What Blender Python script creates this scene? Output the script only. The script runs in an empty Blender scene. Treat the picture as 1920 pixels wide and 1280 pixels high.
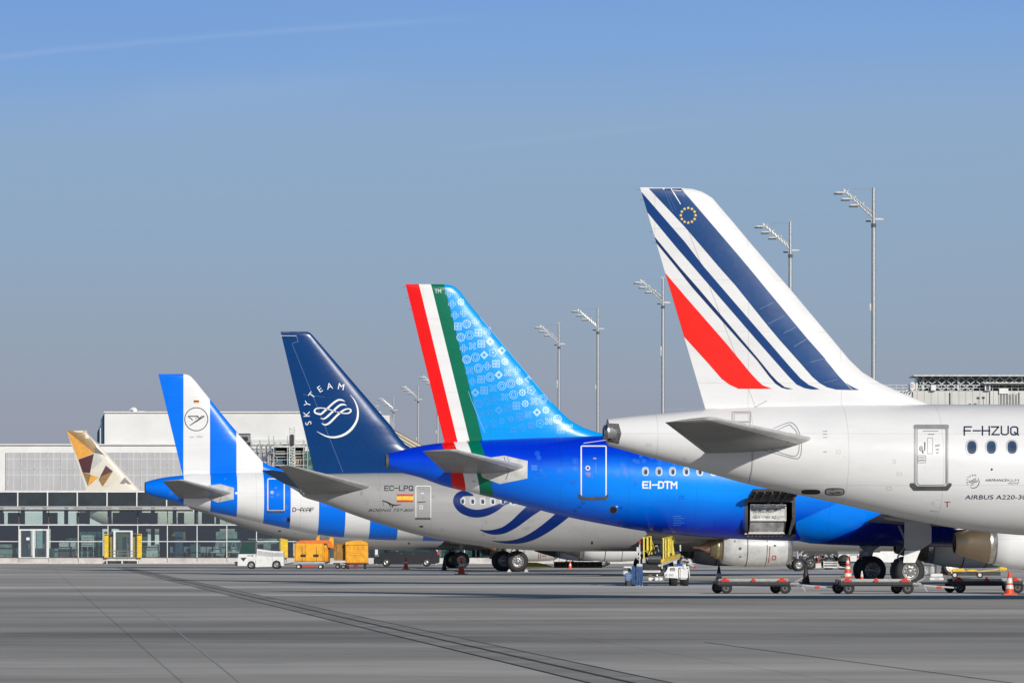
import bpy, bmesh, math, random
import numpy as np
from mathutils import Vector, Matrix
from mathutils.geometry import tessellate_polygon
R = math.radians
random.seed(7)
scene = bpy.context.scene

# ---------------------------------------------------------------- camera, sky, sun, exposure
FP = 8500.0          # focal length in photo pixels
HC = 1.56            # camera height
CX, HY = 960.0, 1022.0
cam_d = bpy.data.cameras.new("camera")
cam = bpy.data.objects.new("camera", cam_d)
scene.collection.objects.link(cam)
cam.location = (0, 0, HC)
cam.rotation_euler = (R(90), 0, 0)
cam_d.sensor_width = 36.0
cam_d.lens = FP / 1920 * 36.0
cam_d.shift_y = (HY - 640) / 1920.0
cam_d.clip_start = 1.0
cam_d.clip_end = 20000.0
scene.camera = cam
scene.render.resolution_x, scene.render.resolution_y = 1024, 682
scene.view_settings.view_transform = 'Standard'
scene.view_settings.look = 'None'
scene.view_settings.exposure = 0.0
scene.view_settings.gamma = 1.0
scene.view_settings.use_curve_mapping = False

SUN_AZ, SUN_EL = 23.0, 20.5      # sun behind the camera, to its right
S = Vector((math.sin(R(SUN_AZ)) * math.cos(R(SUN_EL)), -math.cos(R(SUN_AZ)) * math.cos(R(SUN_EL)), math.sin(R(SUN_EL))))
sun_d = bpy.data.lights.new("sun", 'SUN')
sun_d.energy = 3.6
sun_d.angle = R(0.5)
sun_d.color = (1.0, 0.955, 0.885)
sun = bpy.data.objects.new("sun", sun_d)
scene.collection.objects.link(sun)
sun.location = (60, -140, 60)
sun.rotation_euler = S.to_track_quat('Z', 'Y').to_euler()

world = bpy.data.worlds.new("World")
scene.world = world
world.use_nodes = True
wn, wl = world.node_tree.nodes, world.node_tree.links
wn.clear()

def lin(c):
    def f(v):
        v /= 255.0
        return v / 12.92 if v <= 0.04045 else ((v + 0.055) / 1.055) ** 2.4
    return (f(c[0]), f(c[1]), f(c[2]), 1.0)

def build_world():
    out = wn.new('ShaderNodeOutputWorld')
    bg = wn.new('ShaderNodeBackground')
    sky = wn.new('ShaderNodeTexSky')
    sky.sky_type = 'NISHITA'
    sky.sun_disc = False
    sky.sun_elevation = R(SUN_EL)
    sky.sun_rotation = R(180 - SUN_AZ)
    sky.air_density, sky.dust_density, sky.ozone_density = 1.0, 0.6, 2.0
    tc = wn.new('ShaderNodeTexCoord')
    sep = wn.new('ShaderNodeSeparateXYZ')
    wl.new(tc.outputs['Generated'], sep.inputs[0])
    def M(op, a, b=None, c=None):
        n = wn.new('ShaderNodeMath'); n.operation = op
        for i, v in enumerate((a, b, c)):
            if v is None: continue
            if isinstance(v, (int, float)): n.inputs[i].default_value = v
            else: wl.new(v, n.inputs[i])
        return n.outputs[0]
    # lower sky: the smoky late-autumn layer over the horizon that lifts to blue
    noi = wn.new('ShaderNodeTexNoise'); noi.inputs['Scale'].default_value = 3.0; noi.inputs['Detail'].default_value = 2.0
    mp = wn.new('ShaderNodeMapping'); mp.inputs['Scale'].default_value = (1, 1, 9)
    wl.new(tc.outputs['Generated'], mp.inputs[0]); wl.new(mp.outputs[0], noi.inputs[0])
    z = M('ADD', sep.outputs[2], M('MULTIPLY', M('SUBTRACT', noi.outputs[0], 0.5), 0.030))
    ramp = wn.new('ShaderNodeValToRGB')
    cr = ramp.color_ramp
    stops = [(0.0, (146, 151, 166)), (0.022, (151, 157, 172)), (0.045, (149, 163, 181)), (0.068, (144, 168, 193)),
             (0.09, (141, 170, 203)), (0.108, (128, 166, 215)), (0.128, (113, 157, 218)), (0.30, (96, 138, 205))]
    while len(cr.elements) < len(stops): cr.elements.new(0.5)
    for e, (p, c) in zip(cr.elements, stops):
        e.position = p / 0.30; e.color = lin(c)
    wl.new(M('DIVIDE', z, 0.30), ramp.inputs[0])
    # thin contrails, laid in direction space
    yy = M('MAXIMUM', sep.outputs[1], 0.2)
    u = M('DIVIDE', sep.outputs[0], yy); v = M('DIVIDE', sep.outputs[2], yy)
    n2 = wn.new('ShaderNodeTexNoise'); n2.inputs['Scale'].default_value = 60.0; n2.inputs['Detail'].default_value = 5.0
    wl.new(tc.outputs['Generated'], n2.inputs[0])
    def streak(px0, py0, px1, py1, bend, w, amp):
        u0, u1 = (px0 - CX) / FP, (px1 - CX) / FP
        v0, v1 = (HY - py0) / FP, (HY - py1) / FP
        k = (v1 - v0) / (u1 - u0)
        t = M('SUBTRACT', u, u0)
        line = M('ADD', M('MULTIPLY', t, k), v0)
        q = M('MULTIPLY', M('MULTIPLY', t, M('SUBTRACT', u, u1)), bend)
        line = M('ADD', line, q)
        line = M('ADD', line, M('MULTIPLY', M('SUBTRACT', n2.outputs[0], 0.5), w * 1.6))
        d = M('DIVIDE', M('SUBTRACT', v, line), w)
        g = M('POWER', 2.718, M('MULTIPLY', M('MULTIPLY', d, d), -1.0))
        inside = M('MULTIPLY', M('MULTIPLY', M('SUBTRACT', u, u0 - 0.02), 60), 1)
        a = M('MINIMUM', M('MAXIMUM', M('MULTIPLY', M('SUBTRACT', u, u0 - .012), 80.0), 0.0), 1.0)
        b = M('MINIMUM', M('MAXIMUM', M('MULTIPLY', M('SUBTRACT', u1 + .012, u), 40.0), 0.0), 1.0)
        return M('MULTIPLY', M('MULTIPLY', M('MULTIPLY', g, a), b), amp)
    s = M('ADD', streak(-300, 142, 840, 38, -0.25, 0.0007, 0.04), streak(900, 275, 1250, 236, 0.0, 0.0008, 0.022))
    s = M('ADD', s, streak(300, 190, 700, 150, 0.3, 0.004, 0.02))
    front = M('GREATER_THAN', sep.outputs[1], 0.3)
    s = M('MULTIPLY', s, front)
    add = wn.new('ShaderNodeMix'); add.data_type = 'RGBA'
    wl.new(s, add.inputs[0]); wl.new(ramp.outputs[0], add.inputs[6]); add.inputs[7].default_value = (1, 1, 1, 1)
    # physically based sky above it
    sc = wn.new('ShaderNodeVectorMath'); sc.operation = 'SCALE'; sc.inputs['Scale'].default_value = 1.0
    wl.new(sky.outputs[0], sc.inputs[0])
    mix = wn.new('ShaderNodeMix'); mix.data_type = 'RGBA'
    fac = M('MINIMUM', M('MAXIMUM', M('DIVIDE', M('SUBTRACT', sep.outputs[2], 0.14), 0.22), 0.0), 1.0)
    low = wn.new('ShaderNodeVectorMath'); low.operation = 'SCALE'; low.inputs['Scale'].default_value = 1.0 / 0.05
    wl.new(add.outputs[2], low.inputs[0])
    wl.new(fac, mix.inputs[0]); wl.new(low.outputs[0], mix.inputs[6]); wl.new(sc.outputs[0], mix.inputs[7])
    wl.new(mix.outputs[2], bg.inputs[0])
    bg.inputs[1].default_value = 0.05
    wl.new(bg.outputs[0], out.inputs[0])
build_world()

# ---------------------------------------------------------------- helpers
COL = scene.collection
def tag(o, label=None, cat=None, group=None, kind=None):
    if label: o['label'] = label
    if cat: o['category'] = cat
    if group: o['group'] = group
    if kind: o['kind'] = kind
    return o
def empty(name, loc, rz=0.0, label=None, cat=None, group=None):
    o = bpy.data.objects.new(name, None)
    COL.objects.link(o)
    o.location = loc; o.rotation_euler = (0, 0, rz)
    o.empty_display_size = 0.5
    return tag(o, label, cat, group)
def children(o): return [c for c in bpy.data.objects if c.parent == o]
def copy_tree(o, parent=None, skip=()):
    c = o.copy(); COL.objects.link(c); c.parent = parent
    for ch in children(o):
        if ch.name.split('.')[0] in skip: continue
        copy_tree(ch, c, skip)
    return c

def hermite(xs, ys):
    """monotone cubic through points"""
    xs = np.array(xs, float); ys = np.array(ys, float)
    h = np.diff(xs); d = np.diff(ys) / h
    m = np.zeros(len(xs))
    m[0], m[-1] = d[0], d[-1]
    for i in range(1, len(xs) - 1):
        m[i] = 0 if d[i-1] * d[i] <= 0 else 2.0 / (1/d[i-1] + 1/d[i])
    def f(x):
        x = min(max(x, xs[0]), xs[-1])
        i = min(max(int(np.searchsorted(xs, x)) - 1, 0), len(xs) - 2)
        t = (x - xs[i]) / h[i]
        return float((2*t**3-3*t*t+1)*ys[i] + (t**3-2*t*t+t)*h[i]*m[i] + (-2*t**3+3*t*t)*ys[i+1] + (t**3-t*t)*h[i]*m[i+1])
    return f
def linear(xs, ys):
    xs = list(xs); ys = list(ys)
    return lambda x: float(np.interp(x, xs, ys))
def spline(pts, n=8):
    """Catmull-Rom through 2D/3D points (last columns may hold widths)"""
    P = [np.array(p, float) for p in pts]
    P = [2*P[0]-P[1]] + P + [2*P[-1]-P[-2]]
    out = []
    for i in range(1, len(P) - 2):
        for k in range(n):
            t = k / n
            out.append(0.5*((2*P[i]) + (-P[i-1]+P[i+1])*t + (2*P[i-1]-5*P[i]+4*P[i+1]-P[i+2])*t*t + (-P[i-1]+3*P[i]-3*P[i+1]+P[i+2])*t**3))
    out.append(P[-2])
    return out

class MB:
    def __init__(s): s.v = []; s.f = []; s.m = []; s.s = []
    def add(s, verts, faces, m=0, smooth=False):
        b = len(s.v)
        s.v += [tuple(float(c) for c in p) for p in verts]
        for f in faces:
            s.f.append([b + i for i in f]); s.m.append(m); s.s.append(smooth)
        return s
    def box(s, x0, x1, y0, y1, z0, z1, m=0):
        v = [(x0,y0,z0),(x1,y0,z0),(x1,y1,z0),(x0,y1,z0),(x0,y0,z1),(x1,y0,z1),(x1,y1,z1),(x0,y1,z1)]
        return s.add(v, [(0,3,2,1),(4,5,6,7),(0,1,5,4),(1,2,6,5),(2,3,7,6),(3,0,4,7)], m)
    def cbox(s, x0, x1, y0, y1, z0, z1, c=0.03, m=0):
        """box whose edges are chamfered"""
        bm = bmesh.new()
        bmesh.ops.create_cube(bm, size=1)
        for v in bm.verts:
            v.co = Vector(((x0+x1)/2 + v.co.x*(x1-x0), (y0+y1)/2 + v.co.y*(y1-y0), (z0+z1)/2 + v.co.z*(z1-z0)))
        bmesh.ops.bevel(bm, geom=bm.edges[:], offset=c, segments=2, affect='EDGES')
        return s.addbm(bm, m)
    def addbm(s, bm, m=0, smooth=False):
        bm.verts.ensure_lookup_table(); bm.verts.index_update()
        s.add([v.co[:] for v in bm.verts], [[v.index for v in f.verts] for f in bm.faces], m, smooth)
        bm.free()
        return s
    def tube(s, p0, p1, r, n=8, m=0, r1=None, caps=True):
        p0, p1 = Vector(p0), Vector(p1)
        r1 = r if r1 is None else r1
        d = (p1 - p0).normalized()
        a = d.orthogonal().normalized(); b = d.cross(a)
        v = []
        for p, q in ((p0, r), (p1, r1)):
            for i in range(n):
                t = 2*math.pi*i/n
                v.append(p + (a*math.cos(t) + b*math.sin(t))*q)
        f = [(i, (i+1) % n, n+(i+1) % n, n+i) for i in range(n)]
        s.add(v, f, m, n > 5)
        if caps: s.add(v, [tuple(range(n-1, -1, -1)), tuple(range(n, 2*n))], m)
        return s
    def bar(s, p0, p1, w, h=None, m=0, up=(0,0,1)):
        """square bar"""
        p0, p1 = Vector(p0), Vector(p1); h = h or w
        d = (p1-p0).normalized(); up = Vector(up)
        if abs(d.dot(up)) > .95: up = Vector((1,0,0)) if abs(d.x) < .9 else Vector((0,1,0))
        a = d.cross(up).normalized()*w/2; b = a.cross(d).normalized()*h/2
        v = [p+i*a+j*b for p in (p0,p1) for i,j in ((-1,-1),(1,-1),(1,1),(-1,1))]
        return s.add(v, [(0,1,2,3),(7,6,5,4),(0,4,5,1),(1,5,6,2),(2,6,7,3),(3,7,4,0)], m)
    def lathe(s, prof, origin=(0,0,0), axis='z', n=32, m=0, smooth=True, sy=1.0):
        """prof: [(t,r)] along axis"""
        o = Vector(origin); v = []
        for t, r in prof:
            for i in range(n):
                a = 2*math.pi*i/n; c, q = math.cos(a)*r, math.sin(a)*r
                v.append(o + Vector({'z': (c,q,t), 'x': (t,c,q*sy), 'y': (c,t,q)}[axis]))
        f = []
        for j in range(len(prof)-1):
            for i in range(n):
                f.append((j*n+i, j*n+(i+1)%n, (j+1)*n+(i+1)%n, (j+1)*n+i))
        return s.add(v, f, m, smooth)
    def disc(s, c, r, axis='y', n=24, m=0):
        c = Vector(c); v = []
        for i in range(n):
            a = 2*math.pi*i/n; p, q = math.cos(a)*r, math.sin(a)*r
            v.append(c + Vector({'z': (p,q,0), 'x': (0,p,q), 'y': (p,0,q)}[axis]))
        return s.add(v, [tuple(range(n))], m)
    def prism(s, poly, y0, y1, m=0, plane='xz'):
        """extrude polygon (x,z) from y0 to y1 (concave allowed)"""
        bm = bmesh.new()
        vs = [bm.verts.new((p[0], y0, p[1]) if plane == 'xz' else (y0, p[0], p[1]) if plane == 'yz' else (p[0], p[1], y0)) for p in poly]
        f = bm.faces.new(vs)
        r = bmesh.ops.extrude_face_region(bm, geom=[f])
        dv = Vector((0, y1-y0, 0)) if plane == 'xz' else Vector((y1-y0, 0, 0)) if plane == 'yz' else Vector((0,0,y1-y0))
        bmesh.ops.translate(bm, verts=[g for g in r['geom'] if isinstance(g, bmesh.types.BMVert)], vec=dv)
        bmesh.ops.triangulate(bm, faces=[g for g in bm.faces if len(g.verts) > 4])
        bmesh.ops.recalc_face_normals(bm, faces=bm.faces[:])
        return s.addbm(bm, m)
    def quad(s, a, b, c, d, m=0): return s.add([a,b,c,d], [(0,1,2,3)], m)
    def build(s, name, mats, parent=None, loc=None):
        me = bpy.data.meshes.new(name)
        me.from_pydata(s.v, [], s.f)
        for k in (mats if isinstance(mats, (list, tuple)) else [mats]): me.materials.append(k)
        me.polygons.foreach_set('material_index', s.m)
        me.polygons.foreach_set('use_smooth', s.s)
        me.update()
        o = bpy.data.objects.new(name, me)
        COL.objects.link(o)
        if parent: o.parent = parent
        if loc is not None: o.location = loc
        return o

# ---------------------------------------------------------------- materials
def nodes_of(name):
    m = bpy.data.materials.new(name); m.use_nodes = True
    nt = m.node_tree; b = nt.nodes['Principled BSDF']
    return m, nt, b
def nmath(nt, op, a, b=None, c=None):
    n = nt.nodes.new('ShaderNodeMath'); n.operation = op
    for i, v in enumerate((a, b, c)):
        if v is None: continue
        if isinstance(v, (int, float)): n.inputs[i].default_value = v
        else: nt.links.new(v, n.inputs[i])
    return n.outputs[0]
def nmix(nt, fac, a, b, mode='MIX'):
    n = nt.nodes.new('ShaderNodeMix'); n.data_type = 'RGBA'; n.blend_type = mode
    for i, v in ((0, fac), (6, a), (7, b)):
        if isinstance(v, (int, float)): n.inputs[i].default_value = v
        elif isinstance(v, tuple): n.inputs[i].default_value = v if len(v) == 4 else (*v, 1)
        else: nt.links.new(v, n.inputs[i])
    return n.outputs[2]
def nnoise(nt, vec, scale, detail=4, rough=0.55, stretch=None):
    if stretch:
        mp = nt.nodes.new('ShaderNodeMapping'); mp.inputs['Scale'].default_value = stretch
        nt.links.new(vec, mp.inputs[0]); vec = mp.outputs[0]
    n = nt.nodes.new('ShaderNodeTexNoise'); n.inputs['Scale'].default_value = scale
    n.inputs['Detail'].default_value = detail; n.inputs['Roughness'].default_value = rough
    nt.links.new(vec, n.inputs[0]); return n.outputs[0]
def nramp(nt, fac, stops, interp='LINEAR'):
    n = nt.nodes.new('ShaderNodeValToRGB'); cr = n.color_ramp; cr.interpolation = interp
    while len(cr.elements) < len(stops): cr.elements.new(0.5)
    for e, (p, c) in zip(cr.elements, stops):
        e.position = p; e.color = c if len(c) == 4 else (*c, 1)
    nt.links.new(fac, n.inputs[0]); return n.outputs[0]
def obj_xyz(nt):
    t = nt.nodes.new('ShaderNodeTexCoord'); s = nt.nodes.new('ShaderNodeSeparateXYZ')
    nt.links.new(t.outputs['Object'], s.inputs[0]); return t.outputs['Object'], s.outputs

def mat(name, col, rough=0.5, metal=0.0, dirt=0.12, scale=3.0, coat=0.0, bump=0.0, bscale=20.0, stretch=None):
    m, nt, b = nodes_of(name)
    co, _ = obj_xyz(nt)
    n = nnoise(nt, co, scale, 5, 0.6, stretch)
    c2 = tuple(v * (1 - dirt * 2.2) for v in col)
    c = nmix(nt, nramp(nt, n, [(0.35, (0, 0, 0)), (0.7, (1, 1, 1))]), (*col, 1), (*c2, 1))
    nt.links.new(c, b.inputs['Base Color'])
    b.inputs['Metallic'].default_value = metal
    b.inputs['Coat Weight'].default_value = coat
    b.inputs['Coat Roughness'].default_value = 0.12
    r = nmath(nt, 'MULTIPLY_ADD', n, 0.16, rough - 0.08)
    nt.links.new(r, b.inputs['Roughness'])
    if bump:
        bn = nt.nodes.new('ShaderNodeBump'); bn.inputs['Strength'].default_value = bump; bn.inputs['Distance'].default_value = 0.02
        nt.links.new(nnoise(nt, co, bscale, 3), bn.inputs['Height']); nt.links.new(bn.outputs[0], b.inputs['Normal'])
    return m

def paint_finish(nt, b, color, rough=0.24, seams=True, dirt=0.10, pitch=2.62):
    """aircraft paint: faint frame joints, streaks, uneven gloss, slightly oil-canned skin"""
    co, xyz = obj_xyz(nt)
    n = nnoise(nt, co, 1.1, 5, 0.6, (0.35, 1, 1.6))
    fine = nnoise(nt, co, 7.0, 4, 0.6)
    dark = nmath(nt, 'MULTIPLY_ADD', nramp(nt, n, [(0.45, (0,0,0)), (0.75, (1,1,1))]), -dirt, 1.0)
    dark = nmath(nt, 'MULTIPLY', dark, nmath(nt, 'MULTIPLY_ADD', fine, -0.05, 1.025))
    if seams:
        fx = nmath(nt, 'FRACT', nmath(nt, 'DIVIDE', xyz[0], pitch))
        line = nmath(nt, 'LESS_THAN', nmath(nt, 'ABSOLUTE', nmath(nt, 'SUBTRACT', fx, 0.5)), 0.0045)
        fz = nmath(nt, 'FRACT', nmath(nt, 'DIVIDE', nmath(nt, 'ADD', xyz[2], 0.35), 1.43))
        line2 = nmath(nt, 'LESS_THAN', nmath(nt, 'ABSOLUTE', nmath(nt, 'SUBTRACT', fz, 0.5)), 0.006)
        dark = nmath(nt, 'MULTIPLY', dark, nmath(nt, 'MULTIPLY_ADD', nmath(nt, 'MAXIMUM', line, line2), -0.17, 1.0))
    cc = nt.nodes.new('ShaderNodeCombineXYZ')
    for i in range(3): nt.links.new(dark, cc.inputs[i])
    c = nmix(nt, 1.0, color, cc.outputs[0], 'MULTIPLY')
    nt.links.new(c, b.inputs['Base Color'])
    nt.links.new(nmath(nt, 'MULTIPLY_ADD', fine, 0.14, rough - 0.05), b.inputs['Roughness'])
    b.inputs['Coat Weight'].default_value = 0.08
    b.inputs['Coat Roughness'].default_value = 0.10
    b.inputs['Specular IOR Level'].default_value = 0.24
    bn = nt.nodes.new('ShaderNodeBump'); bn.inputs['Strength'].default_value = 0.25; bn.inputs['Distance'].default_value = 0.012
    nt.links.new(nnoise(nt, co, 1.9, 2, 0.4), bn.inputs['Height']); nt.links.new(bn.outputs[0], b.inputs['Normal'])

def paint(name, col, rough=0.24, seams=True, dirt=0.10, pitch=2.62):
    m, nt, b = nodes_of(name)
    rgb = nt.nodes.new('ShaderNodeRGB'); rgb.outputs[0].default_value = (*col, 1)
    paint_finish(nt, b, rgb.outputs[0], rough, seams, dirt, pitch)
    return m
def stripe_paint(name, k, u0, u1, stops, rough=0.24, pitch=2.62, extra=None):
    """hard-edged colour bands along u = x + k*z"""
    m, nt, b = nodes_of(name)
    co, xyz = obj_xyz(nt)
    u = nmath(nt, 'ADD', xyz[0], nmath(nt, 'MULTIPLY', xyz[2], k))
    t = nmath(nt, 'DIVIDE', nmath(nt, 'SUBTRACT', u, u0), u1 - u0)
    c = nramp(nt, t, [(max(0, min(1, (p-u0)/(u1-u0))), col) for p, col in stops], 'CONSTANT')
    if extra: c = extra(nt, xyz, c)
    paint_finish(nt, b, c, rough, True, 0.08, pitch)
    return m

WHITE = (0.75, 0.75, 0.745)
M = dict(
    white=mat('white_paint', (0.78, 0.78, 0.76), 0.35, dirt=0.08, coat=0.2),
    dirty_white=mat('worn_white_paint', (0.70, 0.70, 0.67), 0.45, dirt=0.2),
    black=mat('black_rubber', (0.018, 0.018, 0.02), 0.65, dirt=0.2, scale=8),
    tyre=mat('tyre_rubber', (0.028, 0.028, 0.03), 0.75, dirt=0.25, scale=12, bump=0.3, bscale=60),
    dark=mat('dark_steel', (0.03, 0.032, 0.036), 0.55, dirt=0.2),
    grey=mat('grey_metal', (0.32, 0.33, 0.34), 0.4, metal=0.3, dirt=0.2),
    galv=mat('galvanised_steel', (0.50, 0.51, 0.50), 0.38, metal=0.55, dirt=0.15, scale=6),
    rim=mat('wheel_rim', (0.45, 0.45, 0.44), 0.35, metal=0.5, dirt=0.3, scale=15),
    silver=mat('bare_metal', (0.62, 0.60, 0.56), 0.28, metal=0.9, dirt=0.15),
    bronze=mat('heat_stained_metal', (0.40, 0.31, 0.21), 0.36, metal=0.8, dirt=0.12, scale=1.2),
    copper=mat('copper_exhaust', (0.72, 0.42, 0.28), 0.42, metal=0.5, dirt=0.25),
    olive=mat('olive_metal', (0.42, 0.38, 0.20), 0.4, metal=0.5, dirt=0.25),
    dgrey=mat('dark_grey_paint', (0.11, 0.115, 0.12), 0.5, dirt=0.2),
    mgrey=paint('mid_grey_paint', (0.36, 0.36, 0.37), 0.35, False, 0.15),
    stab=paint('stabilizer_grey', (0.25, 0.25, 0.246), 0.38, False, 0.16),
    yellow=mat('yellow_paint', (0.86, 0.56, 0.02), 0.45, dirt=0.15, scale=4),
    lemon=mat('lemon_paint', (0.86, 0.68, 0.05), 0.45, dirt=0.15, scale=4),
    cart=mat('cart_tarp', (0.90, 0.42, 0.01), 0.55, dirt=0.14, scale=2.5, bump=0.6, bscale=4),
    orange=mat('orange_tarp', (0.85, 0.20, 0.01), 0.6, dirt=0.15, scale=3, bump=0.6, bscale=5),
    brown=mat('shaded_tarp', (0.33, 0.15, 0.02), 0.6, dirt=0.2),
    red=mat('red_paint', (0.60, 0.03, 0.015), 0.55, dirt=0.1),
    cone=mat('cone_orange', (0.85, 0.09, 0.015), 0.5, dirt=0.15, scale=9),
    cone_w=mat('cone_band', (0.80, 0.78, 0.74), 0.45, dirt=0.15, scale=9),
    cone_shade=mat('cone_in_shade', (0.035, 0.02, 0.02), 0.6, dirt=0.2),  # cones standing in shadow: the shade is painted into the colour
    tarp=mat('blue_tarpaulin', (0.07, 0.15, 0.33), 0.7, dirt=0.25, scale=6, bump=0.5, bscale=9),
    tarp2=mat('pale_blue_cloth', (0.16, 0.27, 0.45), 0.7, dirt=0.2, scale=6),
    blue=mat('blue_paint', (0.0, 0.06, 0.42), 0.4),
    ink=mat('black_lettering', (0.02, 0.02, 0.03), 0.4, dirt=0),
    navy_ink=mat('navy_lettering', (0.012, 0.018, 0.06), 0.4, dirt=0),
    grey_ink=mat('grey_lettering', (0.28, 0.29, 0.31), 0.4, dirt=0),
    white_ink=mat('white_lettering', (0.82, 0.82, 0.81), 0.35, dirt=0),
    glass_dark=mat('cabin_glass', (0.02, 0.05, 0.11), 0.08, dirt=0.1, coat=1.0),
    glass_green=mat('vehicle_glass', (0.025, 0.07, 0.065), 0.16, dirt=0.1, coat=0.3),
)

# ---------------------------------------------------------------- aircraft
YAW = R(6.5)         # every parked jet points right and slightly away
def ray(px, D): return ((px - CX) / FP * D)
def zat(py, D): return HC + (HY - py) / FP * D

def blob_text(txt, fill=True):
    """letters as triangles in a unit box"""
    cu = bpy.data.curves.new('t', 'FONT'); cu.body = txt; cu.resolution_u = 3
    cu.space_character = 1.0
    ob = bpy.data.objects.new('t', cu); COL.objects.link(ob)
    dg = bpy.context.evaluated_depsgraph_get()
    me = bpy.data.meshes.new_from_object(ob.evaluated_get(dg))
    v = np.array([x.co[:2] for x in me.vertices]); f = [list(p.vertices) for p in me.polygons]
    bpy.data.objects.remove(ob); bpy.data.meshes.remove(me); bpy.data.curves.remove(cu)
    mn, mx = v.min(0), v.max(0)
    v = (v - mn) / (mx - mn)
    return v, f, (mx - mn)[0] / (mx - mn)[1]
TXT = {}
def text_px(txt, x0, y0, x1, y1, slant=0.0, bold=0.0):
    """text filling the pixel box -> (verts, faces)"""
    if txt not in TXT: TXT[txt] = blob_text(txt)
    v, f, _ = TXT[txt]
    out = [(x0 + p[0]*(x1-x0) + slant*(p[1])*(y1-y0), y1 - p[1]*(y1-y0)) for p in v]
    return out, f
def glyph_px(ch, cx, cy, h, ang, wscale=1.0):
    """one letter centred at a pixel, turned by ang (deg, clockwise)"""
    if ch not in TXT: TXT[ch] = blob_text(ch)
    v, f, asp = TXT[ch]
    c, s = math.cos(R(ang)), math.sin(R(ang)); out = []
    for p in v:
        a, b = (p[0]-.5)*h*asp*wscale, (p[1]-.5)*h
        out.append((cx + a*c + b*s, cy + a*s - b*c))
    return out, f
GLY = {'A':[[(0,0),(0,.72),(.22,1),(.40,1),(.62,.72),(.62,0)],[(0,.38),(.62,.38)]],'C':[[(.62,.84),(.46,1),(.16,1),(0,.84),(0,.16),(.16,0),(.46,0),(.62,.16)]],
 'D':[[(0,0),(0,1),(.42,1),(.62,.8),(.62,.2),(.42,0),(0,0)]],'E':[[(.60,1),(0,1),(0,0),(.60,0)],[(0,.5),(.5,.5)]],'F':[[(.60,1),(0,1),(0,0)],[(0,.5),(.5,.5)]],
 'H':[[(0,0),(0,1)],[(.62,0),(.62,1)],[(0,.5),(.62,.5)]],'I':[[(.12,0),(.12,1)]],'L':[[(0,1),(0,0),(.56,0)]],'M':[[(0,0),(0,1),(.35,.45),(.70,1),(.70,0)]],
 'P':[[(0,0),(0,1),(.45,1),(.62,.86),(.62,.6),(.45,.46),(0,.46)]],'Q':[[(.16,0),(0,.16),(0,.84),(.16,1),(.46,1),(.62,.84),(.62,.16),(.46,0),(.16,0)],[(.36,.28),(.66,-.02)]],
 'T':[[(0,1),(.62,1)],[(.31,1),(.31,0)]],'U':[[(0,1),(0,.16),(.16,0),(.46,0),(.62,.16),(.62,1)]],'Z':[[(0,1),(.62,1),(0,0),(.62,0)]],'-':[[(.0,.5),(.55,.5)]]}
GW = {'I':.24,'M':.70,'-':.55,'L':.56}
def reg_px(wrapf, txt, x0, y0, x1, y1, w, m, **k):
    """stencilled registration letters built from straight strokes"""
    tot = sum(GW.get(c,.62) for c in txt)+.24*(len(txt)-1); sx = (x1-x0)/tot; h = y1-y0; x = x0; w2 = w/2
    for c in txt:
        for pl in GLY[c]:
            pts = [(x+p[0]*sx, y1-w2-p[1]*(h-w)) for p in pl]
            out = []
            for i, p in enumerate(pts):       # overlap square ends a little
                if i in (0, len(pts)-1):
                    q = pts[1] if i == 0 else pts[-2]; d = math.hypot(p[0]-q[0], p[1]-q[1]); p = (p[0]+(p[0]-q[0])/d*w2, p[1]+(p[1]-q[1])/d*w2)
                out.append((p[0], p[1], w))
            v, f = [], []
            for a, b in zip(out[:-1], out[1:]):
                d = math.hypot(b[0]-a[0], b[1]-a[1]); n = (-(b[1]-a[1])/d*w2, (b[0]-a[0])/d*w2); e = ((b[0]-a[0])/d*w2*.55, (b[1]-a[1])/d*w2*.55)
                k0 = len(v); v += [(a[0]-e[0]+n[0],a[1]-e[1]+n[1]),(a[0]-e[0]-n[0],a[1]-e[1]-n[1]),(b[0]+e[0]-n[0],b[1]+e[1]-n[1]),(b[0]+e[0]+n[0],b[1]+e[1]+n[1])]; f.append((k0,k0+1,k0+2,k0+3))
            for q_, ff in enumerate(f): wrapf(([v[i] for i in ff], [(0,1,2,3)]), m, off=.012+.0012*q_, **k)
        x += (GW.get(c,.62)+.24)*sx
def stroke_px(pts, n=8, w=1.0, smooth=True, closed=False):
    """pts: (x,y,w) or (x,y) -> quad strip"""
    pts = [(*p, w) if len(p) == 2 else p for p in pts]
    P = spline(pts, n) if smooth else [np.array(p, float) for p in pts]
    L = []
    for i, p in enumerate(P):
        a = P[max(i-1, 0)]; b = P[min(i+1, len(P)-1)]
        d = (b-a)[:2]; d = d/(np.linalg.norm(d)+1e-9); nrm = np.array([-d[1], d[0]])*p[2]/2
        L.append((tuple(p[:2]+nrm), tuple(p[:2]-nrm)))
    v = [q for pr in L for q in pr]
    f = [(2*i, 2*i+1, 2*i+3, 2*i+2) for i in range(len(L)-1)]
    return v, f
def ring_px(cx, cy, r, w, n=48, a0=0, a1=360):
    pts = []
    for i in range(n+1):
        a = R(a0+(a1-a0)*i/n); pts.append((cx+r*math.cos(a), cy+r*math.sin(a), w))
    return stroke_px(pts, smooth=False)
def poly_px(pts): return list(pts), [tuple(range(len(pts)))]
def rrect(x0, y0, x1, y1, r, n=5):
    out = []
    for cx, cy, a0 in ((x1-r, y0+r, -90), (x1-r, y1-r, 0), (x0+r, y1-r, 90), (x0+r, y0+r, 180)):
        for i in range(n+1):
            a = R(a0+90*i/n); out.append((cx+r*math.cos(a), cy+r*math.sin(a)))
    return out
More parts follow.
